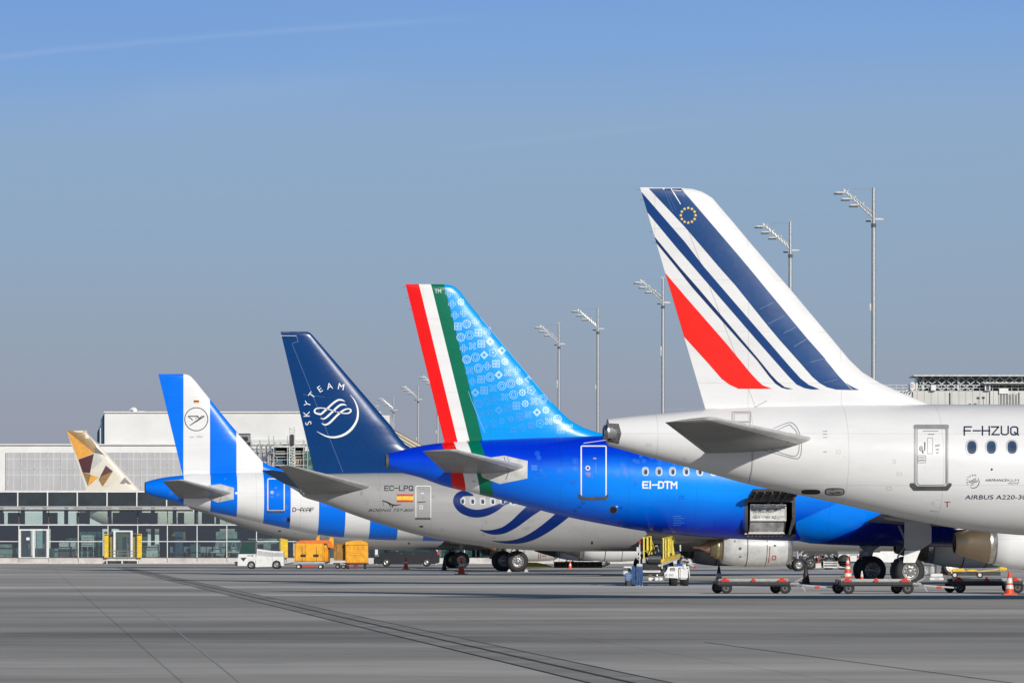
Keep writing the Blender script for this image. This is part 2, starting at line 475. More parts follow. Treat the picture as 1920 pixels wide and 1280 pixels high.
def rframe(x0, y0, x1, y1, r, w):
    o = rrect(x0, y0, x1, y1, r); i = rrect(x0+w, y0+w, x1-w, y1-w, max(r-w, .3))
    n = len(o)
    return o+i, [(k, (k+1) % n, n+(k+1) % n, n+k) for k in range(n)]
def star_px(cx, cy, r):
    return poly_px([(cx + (r if i % 2 == 0 else r*.4)*math.sin(math.pi*i/5), cy - (r if i % 2 == 0 else r*.4)*math.cos(math.pi*i/5)) for i in range(10)])
def ell_px(cx, cy, rx, ry, n=20, e=1.0):
    return poly_px([(cx + rx*abs(math.cos(2*math.pi*i/n))**e*np.sign(math.cos(2*math.pi*i/n)), cy + ry*abs(math.sin(2*math.pi*i/n))**e*np.sign(math.sin(2*math.pi*i/n))) for i in range(n)])

XF = 1.6
def gridded(shape, step):
    """cut a flat shape along a grid so it can be wrapped on a curved skin"""
    v, f = shape
    bm = bmesh.new()
    bv = [bm.verts.new((p[0], p[1], 0)) for p in v]
    for q in f:
        if len(q) > 4:
            tris = tessellate_polygon([[Vector((v[i][0], v[i][1], 0)) for i in q]])
            tris = [[q[i] for i in t] for t in tris]
        else: tris = [list(q)]
        for t in tris:
            try: bm.faces.new([bv[i] for i in t])
            except ValueError: pass
    xs = [p[0] for p in v]; ys = [p[1] for p in v]
    for k in range(int(min(ys)/step)+1, int(max(ys)/step)+1):
        bmesh.ops.bisect_plane(bm, geom=bm.verts[:]+bm.edges[:]+bm.faces[:], plane_co=(0, k*step, 0), plane_no=(0, 1, 0))
    for k in range(int(min(xs)/step/XF)+1, int(max(xs)/step/XF)+1):
        bmesh.ops.bisect_plane(bm, geom=bm.verts[:]+bm.edges[:]+bm.faces[:], plane_co=(k*step*XF, 0, 0), plane_no=(1, 0, 0))
    bmesh.ops.remove_doubles(bm, verts=bm.verts[:], dist=.02)
    bmesh.ops.dissolve_degenerate(bm, dist=.02, edges=bm.edges[:])
    bmesh.ops.triangulate(bm, faces=[g for g in bm.faces if len(g.verts) > 4])
    bmesh.ops.recalc_face_normals(bm, faces=bm.faces[:])
    bm.verts.index_update()
    out = ([v.co[:2] for v in bm.verts], [[v.index for v in g.verts] for g in bm.faces])
    bm.free()
    return out

class Jet:
    def __init__(s, name, D, tail_px, label, root_name='airliner'):
        s.D = D; s.X = ray(tail_px, D)
        s.root = empty(root_name, (s.X, D, 0), YAW, label, 'airliner')
        s.fins = {}
    def loc(s, px, py, v=0.0):
        """pixel + lateral offset (starboard negative) -> local (u, v, z)"""
        a = (px-CX)/FP; c, q = math.cos(YAW), math.sin(YAW)
        u = (a*(s.D+v*c) - s.X + v*q)/(c - a*q)
        Y = s.D + u*q + v*c
        return Vector((u, v, HC + (HY-py)/FP*Y))
    # ---- fuselage
    def fuselage(s, table, L, W, H, mats, cut=None, nose=5.6):
        pts = [(s.loc(px, yt), s.loc(px, yb)) for px, yt, yb in table]
        us = [p[0].x for p in pts]
        zt = [p[0].z for p in pts]; zb = [p[1].z for p in pts]
        ftop, fbot = hermite(us, zt), hermite(us, zb)
        uf = us[-1]
        s.L = L
        zT, zB = zt[-1], zb[-1]
        def F(u):
            if u <= uf:
                a, b = ftop(u), fbot(u)
            elif u < L - nose:
                a, b = zT, zB
            else:
                t = min(1.0, (u-(L-nose))/nose)
                k = math.sqrt(max(0, 1-t**2.1))
                h = (zT-zB)/2
                zc = (zT+zB)/2 - 0.22*h*t*t
                a, b = zc+h*k, zc-h*k
            hz = max((a-b)/2, 0.001)
            w = W/2*min(1, (hz/(H/2)))**0.92 if u < L-nose else W/2*hz/(H/2)
            return (a+b)/2, hz, w
        s.F = F
        st = list(np.arange(us[0], uf, 0.3)) + list(np.arange(uf, L-nose, 1.0)) + [L-nose+nose*(1-(1-i/14)**2) for i in range(15)]
        n = 84
        mb = MB(); v = []
        for u in st:
            zc, hz, w = F(min(u, L-0.02))
            for i in range(n):
                a = 2*math.pi*i/n
                v.append((u, -w*math.sin(a), zc+hz*math.cos(a)))
        f = [(j*n+i, j*n+(i+1) % n, (j+1)*n+(i+1) % n, (j+1)*n+i) for j in range(len(st)-1) for i in range(n)]
        if cut:
            bm = bmesh.new(); bv = [bm.verts.new(p) for p in v]
            for q in f: bm.faces.new([bv[i] for i in q])
            u0, u1, z0, z1 = cut
            for co, no in (((u0,0,0),(1,0,0)), ((u1,0,0),(1,0,0)), ((0,0,z0),(0,0,1)), ((0,0,z1),(0,0,1))):
                g = [x for x in bm.faces if x.calc_center_median().y < 0.05 and u0-2 < x.calc_center_median().x < u1+2]
                es = {e for x in g for e in x.edges}; vs = {w for x in g for w in x.verts}
                bmesh.ops.bisect_plane(bm, geom=list(vs)+list(es)+g, plane_co=co, plane_no=no)
            dl = [x for x in bm.faces if u0 < x.calc_center_median().x < u1 and z0 < x.calc_center_median().z < z1 and x.calc_center_median().y < 0]
            bmesh.ops.delete(bm, geom=dl, context='FACES')
            mb.addbm(bm, 0, True)
        else:
            mb.add(v, f, 0, True)
        s.fus = mb; s.st0 = us[0]; s.fmats = []
        return mb
    def surf_f(s, u, z):
        zc, hz, w = s.F(u)
        t = max(-0.995, min(0.995, (z-zc)/hz))
        return w*math.sqrt(1-t*t)
    # ---- vertical tail
    def fin(s, le, te, base_px, tc=0.11, cmax=4.2, mats=None, root_top=None):
        """le / te: pixel polylines from the top down"""
        lp = [s.loc(*p) for p in le]; tp = [s.loc(*p) for p in te]
        zl = [p.z for p in lp][::-1]; ul = [p.x for p in lp][::-1]
        z2 = [p.z for p in tp][::-1]; u2 = [p.x for p in tp][::-1]
        fle = linear(zl, ul); fte0 = linear(z2, u2)
        k = (u2[-1]-u2[0])/(z2[-1]-z2[0])
        fte = lambda z: fte0(z) if z >= z2[0] else u2[0] + k*(z-z2[0])
        ztop = max(zl[-1], z2[-1]); zbase = s.loc(0, base_px).z
        prof = lambda f: 5*(0.2969*math.sqrt(max(f,0)) - 0.126*f - 0.3516*f*f + 0.2843*f**3 - 0.1036*f**4)
        def half(u, z):
            zz = min(max(z, zbase-1), ztop-1e-4)
            a, b = fle(zz), fte(zz); c = max(a-b, .05)
            f = min(max((a-u)/c, 0), 1)
            ct = fle(ztop)-fte(ztop)
            ce = min(c, cmax)
            topk = math.sqrt(max(0.0, 1-max(0, 1-(ztop-zz)/0.22)**2))*0.9+0.1
            return tc*ce*prof(f)*topk + 0.006
        s.half = half
        zs = sorted(set([zbase + (ztop-zbase)*i/46 for i in range(47)] + [ztop-0.03, ztop-.07, ztop-.12] + [z for z in zl if zbase < z < ztop]))
        fr = [(1-math.cos(math.pi*i/28))/2 for i in range(29)]
        v = []; m = len(fr)
        for z in zs:
            a, b = fle(min(z, ztop-1e-4)), fte(z)
            row = [a-(a-b)*f for f in fr]
            v += [(u, -half(u, z), z) for u in row] + [(u, half(u, z), z) for u in row[::-1]]
        M2 = 2*m
        f = [(j*M2+i, j*M2+(i+1) % M2, (j+1)*M2+(i+1) % M2, (j+1)*M2+i) for j in range(len(zs)-1) for i in range(M2)]
        mb = MB(); mb.add(v, f, 0, True)
        j = (len(zs)-1)*M2
        mb.add([v[j+i] for i in range(M2)], [(i, i+1, M2-2-i, M2-1-i) for i in range(m-1)], 0)
        s.fmb = mb; s.finmats = []
        return mb
    # ---- wrap flat artwork onto a skin
    def wrap(s, mb, shape, surf, m, step=6.0, off=0.012, v0=-1.5, smooth=True):
        vv, ff = gridded(shape, step)
        out = []
        for px, py in vv:
            v = v0
            for _ in range(4):
                p = s.loc(px, py, v); v = -surf(p.x, p.z)
            out.append((p.x, v-off, p.z))
        mb.add(out, ff, m, smooth)
    def wf(s, shape, m, mb=None, step=6.0, off=0.012): s.wrap(mb or s.fus, shape, s.surf_f, m, step, off, -1.6)
    def wt(s, shape, m, mb=None, step=14.0, off=0.008): s.wrap(mb or s.fmb, shape, s.half, m, step, off, -.2)
    # ---- lifting surfaces
    @staticmethod
    def foil(sections, n=14):
        """sections: (LE, TE, thickness ratio, camber)"""
        mb = MB(); v = []
        prof = lambda f: 5*(0.2969*math.sqrt(max(f,0)) - 0.126*f - 0.3516*f*f + 0.2843*f**3 - 0.1036*f**4)
        fr = [(1-math.cos(math.pi*i/n))/2 for i in range(n+1)]
        for le, te, th, cam in sections:
            le, te = Vector(le), Vector(te); c = (te-le).length
            up = [le + (te-le)*f + Vector((0,0,1))*(c*(th*prof(f)+cam*math.sin(math.pi*f))) for f in fr]
            lo = [le + (te-le)*f + Vector((0,0,1))*(c*(-th*prof(f)*0.9+cam*math.sin(math.pi*f))) for f in fr[::-1]]
            v += up + lo
        M2 = 2*(n+1); k = len(sections)
        f = [(j*M2+i, j*M2+(i+1) % M2, (j+1)*M2+(i+1) % M2, (j+1)*M2+i) for j in range(k-1) for i in range(M2)]
        mb.add(v, f, 0, True)
        for j in (0, k-1): mb.add(v[j*M2:(j+1)*M2], [(i, i+1, M2-2-i, M2-1-i) for i in range(n)], 0)
        return mb
    def stabilizer(s, rle, rte, tle, tte, mats, mid=None, th=0.10):
        for side in (-1, 1):
            S_ = []
            for le, te, k in ((rle, rte, 1), (tle, tte, 1)):
                a, b = Vector(le), Vector(te)
                a.y *= -side; b.y *= -side
                S_.append((a, b, th, -0.008))
            a, b = S_[1][0], S_[1][1]
            d = (S_[1][0]-S_[0][0]).normalized()*0.14
            c = (b-a)
            S_.append((a+d*.6+c*.05, b+d*.6-c*.02, th*.75, 0)); S_.append((a+d+c*.14, b+d-c*.05, th*.25, 0))
            # carry the root inside the fuselage
            r0 = S_[0]; q = (S_[1][0]-r0[0])*(-0.18)
            q2 = Vector((0, r0[0].y*-0.8, 0))
            S_.insert(0, (r0[0]+q2+Vector((-q2.y*0,0,0)), r0[1]+q2, th, 0))
            mb = s.foil(S_)
            # elevator hinge line as a shallow groove strip on the underside
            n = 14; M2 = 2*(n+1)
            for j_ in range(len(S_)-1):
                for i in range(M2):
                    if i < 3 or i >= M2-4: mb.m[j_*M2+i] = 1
            a0, b0, a1_, b1_ = S_[1][0], S_[1][1], S_[2][0], S_[2][1]
            for fr_, w_ in ((.70, .022), (.93, .010)):
                p0 = a0.lerp(b0, fr_)+Vector((0,0,-(.0275 if fr_ < .8 else .008)*(b0-a0).length)); p1 = a1_.lerp(b1_, fr_)+Vector((0,0,-(.0275 if fr_ < .8 else .008)*(b1_-a1_).length))
                mb.bar(p0, p1, w_, .012, 2)
            for q in (.12, .3, .52, .74, .92):
                c0 = a0.lerp(a1_, q); c1 = b0.lerp(b1_, q); cl = (c1-c0).length
                mb.bar(c0.lerp(c1, .12)+Vector((0,0,-.043*cl)), c0.lerp(c1, .66)+Vector((0,0,-.033*cl)), .010, .012, 2)
            mb.build('horizontal_stabilizer', list(mats)+[M['le_sunlit'], M['seam_d']], s.root)
    def wing(s, gu, zr, semi, rc, tipc, sweep, dih, mats, kink=6.2, winglet=0, mat_wl=None, yr=1.7):
        """gu: main gear station"""
        ter = gu-1.25; ler = ter+rc
        t = math.tan(R(sweep)); dz = math.tan(R(dih))
        for side in (-1, 1):
            secs = []
            def sec(y, te, c, z, th, cam=.012): secs.append(((te+c, side*y, z), (te, side*y, z-0.02*c), th, cam))
            kte = ter+0.05; kle = ler-(kink-yr)*t
            sec(0.3, ter, rc+0.6, zr-.03, .125)
            sec(yr, ter, rc, zr, .13)
            sec(kink, kte, kle-kte, zr+(kink-yr)*dz, .11)
            tle = ler-(semi-yr)*t
            for q in (0.33, 0.66, 1.0):
                y = kink+(semi-kink)*q
                c = (kle-kte)+(tipc-(kle-kte))*q; le = kle+(tle-kle)*q
                sec(y, le-c, c, zr+(y-yr)*dz+0.35*q*q, .10)
            mb = s.foil(secs)
            w = mb.build('wing', mats, s.root)
            # flap track fairings under the trailing edge
            for y in (kink*0.72, kink+(semi-kink)*.18, kink+(semi-kink)*.48):
                q = (y-kink)/(semi-kink)
                te = kte if y < kink else kle+(tle-kle)*q-((kle-kte)+(tipc-(kle-kte))*q)
                z = zr+(y-yr)*dz-0.22
                fb = MB(); L_ = 2.9 if y < kink else 2.3
                prof = [(0.10+L_*i/16, 0.18*math.sin(math.pi*min(1,(i/16))**0.75)**0.8+.001) for i in range(17)]
                fb.lathe([(te+a, r) for a, r in prof], (0, side*y, z), 'x', 12, 0)
                fb.build('flap_fairing', mats, w)
            if winglet:
                y = semi; z = zr+(y-yr)*dz+.35
                wb = MB()
                sec2 = []
                for q, (dy, dzz, dx, c) in enumerate(((0,0,0,tipc*.95), (.25,.12,-.2,tipc*.85), (.42,.5,-.45,tipc*.7), (.62,winglet*.55,-.95,tipc*.5), (.8,winglet,-1.5,tipc*.32))):
                    le = Vector((tle+dx-.05, side*(y+dy), z+dzz)); sec2.append((le, le-Vector((c,0,0))))
                v = []
                for a, b in sec2:
                    cc = a.x-b.x; nrm = Vector((0, 1, 0))
                    for k in range(9): v.append(a+(b-a)*(k/8)+nrm*side*0.05*cc*math.sin(math.pi*k/8)**.6)
                    for k in range(8,-1,-1): v.append(a+(b-a)*(k/8)-nrm*side*0.04*cc*math.sin(math.pi*k/8)**.6)
                f = [(j*18+i, j*18+(i+1)%18, (j+1)*18+(i+1)%18, (j+1)*18+i) for j in range(4) for i in range(18)]
                wb.add(v, f, 0, True)
                wb.build('winglet', mat_wl, w)
    def engine(s, plug_u, zc, y, Rn, Ln, kind, mats, zw, extra=None):
        """plug_u: station of the exhaust tip; kind 'long' nozzle or 'plug'"""
        body, noz, plug = mats
        for side in (-1, 1):
            mb = MB(); yy = side*y
            if kind == 'plug': n0 = plug_u+0.85; n1 = plug_u+1.45
            else: n0 = plug_u+0.05; n1 = plug_u+1.55
            a = n1
            prof = [(a+.05, Rn*.40), (a, Rn*.80), (a+.02, Rn*.84), (a+.5, Rn*.93), (a+Ln*.35, Rn), (a+Ln*.6, Rn), (a+Ln*.85, Rn*.96), (a+Ln*.96, Rn*.89), (a+Ln, Rn*.82), (a+Ln-.05, Rn*.75), (a+Ln-.3, Rn*.72), (a+Ln-.9, Rn*.72)]
            mb.lathe(prof, (0, yy, zc), 'x', 44, 0)
            for q, w_ in ((.34, .02), (.62, .015)):     # cowl joints
                mb.lathe([(a+Ln*q-w_, Rn*1.001), (a+Ln*q-w_, Rn*1.004), (a+Ln*q+w_, Rn*1.004), (a+Ln*q+w_, Rn*1.001)], (0, yy, zc), 'x', 44, 3)
            mb.lathe([(a+Ln*.93, Rn*.925), (a+Ln*.965, Rn*.89), (a+Ln*1.004, Rn*.82), (a+Ln*.99, Rn*.76)], (0, yy, zc), 'x', 44, 2)
            mb.disc((a+Ln-.9, yy, zc), Rn*.72, 'x', 32, 3)
            mb.disc((a+.06, yy, zc), Rn*.79, 'x', 32, 3)
            if extra and side == -1: extra(mb)
            e = mb.build('engine', [body, noz, M['silver'], M['dark'], M['red'], M['dgrey']], s.root)
            nb = MB()
            if kind == 'plug':
                nb.lathe([(n0, Rn*.40), (n0+.02, Rn*.44), (n0+.15, Rn*.50), (n1-.05, Rn*.66), (n1+.2, Rn*.70)], (0, yy, zc), 'x', 36, 0)
                nb.lathe([(n0+.26, Rn*.565), (n0+.28, Rn*.60), (n0+.40, Rn*.62), (n0+.44, Rn*.61)], (0, yy, zc), 'x', 36, 1)
                nb.disc((n0+.05, yy, zc), Rn*.41, 'x', 28, 2)
                nb.build('exhaust_nozzle', [noz, M['olive'], M['dark']], e)
                pb = MB(); pb.lathe([(plug_u-.02, .02), (plug_u, Rn*.06), (plug_u+.35, Rn*.09), (plug_u+.9, Rn*.34), (plug_u+1.0, Rn*.36)], (0, yy, zc), 'x', 28, 0)
                pb.disc((plug_u-.02, yy, zc), .03, 'x', 10, 0)
                pb.build('exhaust_cone', plug, e)
            else:
                nb.lathe([(n0, Rn*.36), (n0, Rn*.40), (n0+.5, Rn*.56), (n1-.28, Rn*.76), (n1-.25, Rn*.775), (n1-.02, Rn*.79)], (0, yy, zc), 'x', 40, 0)
                nb.lathe([(n1-.25, Rn*.79), (n1-.02, Rn*.81), (n1, Rn*.70)], (0, yy, zc), 'x', 40, 1)
                nb.lathe([(n0+.5, Rn*.2), (n0+.02, Rn*.35)], (0, yy, zc), 'x', 30, 2)
                nb.disc((n0+.45, yy, zc), Rn*.4, 'x', 28, 2)
                nb.build('exhaust_nozzle', [noz, M['silver'], M['dark']], e)
            py_ = MB()
            py_.prism([(n1-.4, zc+Rn*.55), (a+Ln*.75, zc+Rn*.9), (a+Ln*.8, zc+Rn*1.08), (a+Ln*.2, zw+.05), (n1-1.4, zw-.02), (n1-1.5, zw-.14)], yy-.17, yy+.17, 0)
            py_.build('pylon', body, e)
    def gear(s, gu, y, rw, zw, ww=0.40, gap=0.46, door=None, hub='rim', dz=1.3):
        for side in (-1, 1):
            mb = MB(); yy = side*y
            mb.tube((gu, yy, rw), (gu+.06, yy, zw), .11, 10, 0)
            mb.tube((gu, yy, rw+.15), (gu+.02, yy, rw+.75), .085, 10, 1)
            mb.tube((gu, yy-gap*.8, rw), (gu, yy+gap*.8, rw), .09, 10, 0)
            mb.tube((gu+.02, yy, rw+.9), (gu+1.0, yy*.85, zw), .05, 8, 0)
            mb.tube((gu+.02, yy, rw+1.0), (gu, yy*.6, zw), .055, 8, 0)
            mb.bar((gu-.1, yy, rw+.2), (gu-.38, yy, rw+.55), .07, .05, 0); mb.bar((gu-.38, yy, rw+.55), (gu-.08, yy, rw+.95), .07, .05, 0)
            g = mb.build('main_gear', [M['mgrey'], M['silver']], s.root)
            for d in (-gap, gap):
                wheel(gu, yy+d, rw, ww, g, sgn=-1 if d < 0 else 1)
            if door:
                db = MB(); u0, u1, z0, z1 = door
                o = side*(y+.72)
                db.prism([(u0, z1), (u0-.02, z0+.18), (u0+.2, z0), (u1-.55, z0), (u1, z0+.35), (u1, z1-.25), (u1-.12, z1)], o-.03, o+.03, 0)
                db.prism([(gu-.25, z0+.05), (gu-.32, z0-.42), (gu+.15, z0-.42), (gu+.35, z0+.05)], o-.02+side*.05, o+.02+side*.05, 1)
                db.build('gear_door', [M['mgrey'], M['white']], g)
        nb = MB(); nu = s.L-5.1
        nb.tube((nu, 0, .36), (nu-.1, 0, 1.7), .08, 10, 0); nb.tube((nu, -.3, .36), (nu, .3, .36), .06, 8, 0)
        nb.bar((nu-.02,0,.9), (nu+.7,0,1.6), .07)
        ng = nb.build('nose_gear', [M['mgrey']], s.root)
        for d in (-.25, .25): wheel(nu, d, .38, .2, ng, sgn=1 if d > 0 else -1)
    def access(s, seed, x0, x1, y0, y1, n, m, w=.5):
        """access panels, drain holes and stencilled notes scattered over the skin"""
        r = random.Random(seed)
        for i in range(n):
            x, y = r.uniform(x0, x1), r.uniform(y0, y1); a, b = r.uniform(3, 11), r.uniform(2.5, 7)
            k = r.random(); p = s.loc(x+a/2, y+b/2, -1.4); zc, hz, _w = s.F(p.x)
            if abs(p.z-zc)/hz > .84: continue
            try:
                if k < .45: s.wf(rframe(x, y, x+a, y+b, .8, w), m, off=.009)
                elif k < .75:
                    for q in range(r.randint(1, 3)): s.wf(stroke_px([(x, y+q*1.8, w*.8), (x+a*.6, y+q*1.8, w*.8)], smooth=False), m, off=.009)
                else: s.wf(ell_px(x, y, .8, .8, 8), m, off=.009)
            except Exception: pass

WHEELS = {}
def wheel_mb(r, w, sgn):
    mb = MB(); h = w/2
    prof = [(-h*.9, r*.55), (-h, r*.62), (-h, r*.78), (-h*.85, r*.93), (-h*.5, r*.99), (0, r), (h*.5, r*.99), (h*.85, r*.93), (h, r*.78), (h, r*.62), (h*.9, r*.55)]
    mb.lathe(prof, (0,0,0), 'y', 40, 0)
    for k in (-.45, -.15, .15, .45):
        mb.lathe([(h*k-.006, r*.999), (h*k, r*.985), (h*k+.006, r*.999)], (0,0,0), 'y', 40, 2)
    rb = MB()
    for sg in (-1, 1):
        o = sg*h
        rb.lathe([(o*.9, r*.56), (o*.93, r*.53), (o*.55, r*.49), (o*.45, r*.40), (o*.5, r*.22), (o*.72, r*.17), (o*.75, r*.02)], (0,0,0), 'y', 36, 0)
        for i in range(9):
            a = 2*math.pi*i/9
            rb.disc((math.cos(a)*r*.345, o*.47+sg*.004, math.sin(a)*r*.345), r*.058, 'y', 10, 1)
    return mb, rb
def wheel(u, y, r, w, parent, sgn=1, m=None, hubm=None, name='wheel'):
    a, b = wheel_mb(r, w, sgn)
    for i in range(len(b.m)): b.m[i] = b.m[i]+3
    base = len(a.v)
    a.v += b.v; a.f += [[base+i for i in f] for f in b.f]; a.m += b.m; a.s += b.s
    return a.build(name, [M['tyre'], M['tyre'], M['black'], hubm or M['rim'], M['black']], parent, (u, y, r))

def flag_px(x0, y0, x1, y1, bands):
    n = sum(b for b, _ in bands); y = y0; out = []
    for b, m in bands:
        h = (y1-y0)*b/n; out.append((poly_px([(x0,y),(x1,y),(x1,y+h),(x0,y+h)]), m)); y += h
    return out

def sky_logo(wrapf, T, wmul, m, letters=True, lh=12.5):
    """ribbon emblem; T maps artwork units to pixels"""
    def st(pts):
        q = []
        for x, y, w in pts:
            a = T(x, y); q.append((a[0], a[1], w*wmul))
        wrapf(stroke_px(q, 5), m)
    st([(885,365,4),(945,440,14),(985,520,20),(1010,600,26),(1016,690,31),(1000,790,36),(950,890,40),(880,975,42),(790,1040,40),(690,1078,36),(590,1092,31),(490,1078,24),(400,1040,16),(310,990,4)])
    st([(795,482,4),(745,455,24),(680,453,30),(615,490,32),(555,540,32),(500,592,33),(440,645,33),(385,692,32),(330,690,30),(285,670,30),(272,635,28),(300,602,22),(360,590,18),(430,594,16),(510,612,15),(590,637,15),(660,658,14)])
    st([(640,652,12),(700,670,15),(780,682,18),(850,678,22),(890,652,26),(890,618,24),(845,604,20),(790,618,26),(730,655,33),(670,705,34),(605,770,34),(545,830,33),(490,868,30),(440,876,24),(388,850,4)])
    st([(825,552,4),(780,531,24),(720,536,32),(660,577,33),(600,635,33),(540,692,33),(485,742,31),(430,775,24),(368,765,4)])
    if letters:
        for ch, x, y, a in (('S',165,850,-105), ('K',135,692,-92), ('Y',150,520,-73), ('T',225,370,-54), ('E',365,265,-33), ('A',530,215,-12), ('M',728,225,12)):
            p = T(x, y); wrapf(glyph_px(ch, p[0], p[1], lh, a), m)

# ================================================================ the five jets
def seam(j, pts, m, w=0.7, where='t'):
    (j.wt if where == 't' else j.wf)(stroke_px(pts, smooth=False, w=w), m)
def door_frame(j, x0, y0, x1, y1, r, w, mats, sill=None, fill=None, sillcol=1):
    mb = MB()
    if fill is not None: j.wrap(mb, poly_px(rrect(x0+w*.6, y0+w*.6, x1-w*.6, y1-w*.6, r)), j.surf_f, fill, 6, .010)
    j.wrap(mb, rframe(x0, y0, x1, y1, r, w), j.surf_f, 0, 6, .016)
    if sill: j.wrap(mb, poly_px(sill), j.surf_f, sillcol, 5, .022)
    return mb
def windows(j, spec, rx, ry, frame, pane, e=.8, rim=1.35):
    for x, y in spec:
        mb = MB()
        j.wrap(mb, ell_px(x, y, rx*rim, ry*(1+(rim-1)*.7), 22, e), j.surf_f, 0, 6, .012)
        j.wrap(mb, ell_px(x, y, rx, ry, 22, e), j.surf_f, 1, 6, .018)
        j.wrap(mb, ell_px(x+rx*.15, y+ry*.2, rx*.62, ry*.66, 18, e), j.surf_f, 2, 6, .022)
        mb.build('window', [frame, pane, M['glass_dark']], j.root)

M['pane'] = mat('window_pane', (0.10, 0.14, 0.20), 0.15, dirt=.2, coat=.6)
M['pane_shade'] = mat('window_shade', (0.38, 0.40, 0.43), 0.35, dirt=.2, coat=.4)
M['paint_white'] = paint('gloss_white_livery', WHITE, 0.28)
M['le_sunlit'] = mat('sunlit_leading_edge', (.72,.71,.69), .35, metal=.2, dirt=.1)  # bare-metal edge strip, painted pale so it looks sunlit
M['seam'] = mat('panel_gap', (0.30, 0.30, 0.31), 0.5, dirt=.1)
M['seam_d'] = mat('panel_gap_dark', (0.10, 0.10, 0.11), 0.5, dirt=.1)

# ---- 1. white jet with tricolour-striped tail (nearest)
M['fr_blue'] = paint('french_blue', (0.0, 0.050, 0.19), 0.30, False, .18)
M['fr_navy'] = paint('french_navy', (0.0, 0.022, 0.11), 0.30, False, .1)
M['fr_red'] = paint('french_red', (0.85, 0.012, 0.006), 0.35, False, .05)
M['star'] = mat('star_yellow', (0.85, 0.62, 0.10), .4, dirt=0)
j = Jet('a', 126.1, 1140, 'white airliner with blue and red slanting stripes on its tall fin')
A = j
j.fuselage([(1139,785,835),(1200,778,852),(1320,768,884),(1410,763,909),(1520,760,932),(1600,758.5,950),(1697,758,972),(1823,758,994),(1920,758,1003),(2010,758,1007)],
           38.7, 3.5, 3.7, None)
F = j.fus
FM = [M['paint_white'], M['seam'], M['seam_d'], M['navy_ink'], M['grey_ink'], M['dgrey'], M['black'], M['red'], M['mgrey'], mat('faint_panel_line', (.50,.50,.50), .5, dirt=0)]
# painted marks, hatches and panel gaps of the fuselage skin
for sh, m in ((rframe(1372,771,1408,792,3,1.2),1), (rframe(1376,774,1405,790,2,.8),1)): j.wf(sh, m)
j.wf(stroke_px([(1406,790,1.2),(1410,850,1.2),(1409,880,1.2),(1404,903,1.0)]), 1)
for d in (0, 4.5):
    j.wf(stroke_px([(1450+d,803+d,1.0),(1478,792+d,1.4),(1490-d,796+d,1.4),(1499-d,812,1.4),(1503-d,835,1.4),(1500-d,855-d,1.4),(1490-d,859-d,1.4),(1455,850-d,1.0),(1425+d,842-d,1.0)]), 1)
j.wf(ell_px(1520,922,18,4.6,20,.6), 6); j.wf(ell_px(1565,921.5,18.5,7,20,.6), 6); j.wf(ell_px(1565,921.5,16.5,5.4,20,.6), 8)
reg_px(j.wf, 'F-HZUQ', 1808, 798.5, 1908, 815.5, 2.5, 3); j.access(4, 1180, 1700, 800, 935, 18, 9, .4); j.access(14, 1560, 1900, 850, 985, 9, 9, .4)
j.wf(text_px('AIRBUS A220-300', 1809, 927.5, 1932, 935.5, .15), 3)
j.wf(text_px('AIRFRANCE', 1847, 897.5, 1887, 901.8, .2), 3, step=3); j.wf(text_px('KLM', 1889, 897.5, 1910.5, 901.8), 4, step=3)
j.wf(text_px('GROUP', 1890, 903.5, 1910.5, 907), 4, step=3)
sky_logo(lambda sh, m: j.wf(sh, m, step=3), lambda x, y: (1812+(x-80)*.0255, 888.5+(y-150)*.0275), .03, 3, True, 3.2)
j.wf(ell_px(1859.5,879.5,2,2,12), 6)
j.wf(stroke_px([(1771,940.5,1.2),(1782,940.5,1.2)], smooth=False), 7); j.wf(stroke_px([(1776,941,1.4),(1776,950,1.4)], smooth=False), 3)
for y in (808.5, 814, 820): j.wf(stroke_px([(1543,y,.8),(1551,y-.5,.8)], smooth=False), 2)
j.wf(stroke_px([(1544,846.5,.9),(1550,846.5,.9)], smooth=False), 2)
for x,y in ((1744,957),(1752,958)): j.wf(stroke_px([(x,y,.8),(x+6,y+.6,.8)], smooth=False), 4)
F.build('fuselage', FM, j.root)
# exhaust at the tail end
eb = MB(); p0 = j.loc(1139, 810); zc, hz, w = j.F(j.st0)
eb.disc((j.st0, 0, zc), 1.0, 'x', 4, 0); eb = MB()
ring = [(j.st0+.0, -w*.995*math.sin(2*math.pi*i/40), zc+hz*.995*math.cos(2*math.pi*i/40)) for i in range(40)]
eb.add(ring, [tuple(range(40))], 0)
eb.lathe([(j.st0-.12,.15),(j.st0-.10,.20),(j.st0+.05,.22),(j.st0+.2,.23)], (0,0,zc), 'x', 30, 1)
eb.disc((j.st0-.05,0,zc), .19, 'x', 20, 2)
j.wrap(eb, poly_px([(1139.5,793),(1160,794),(1165,812),(1160,832),(1139.5,828)]), j.surf_f, 3, 5, .012)
j.wrap(eb, poly_px([(1139.5,801),(1148,801.5),(1155,806),(1157,812),(1155,817),(1148,821),(1139.5,821.5)]), j.surf_f, 1, 5, .03)
j.wrap(eb, poly_px([(1139.5,821),(1147,821.5),(1143,826),(1139.5,827)]), j.surf_f, 2, 5, .022)
eb.build('exhaust_duct', [M['grey'], M['silver'], M['black'], mat('rough_grey', (.16,.165,.17), .6, dirt=.4, scale=14)], j.root)
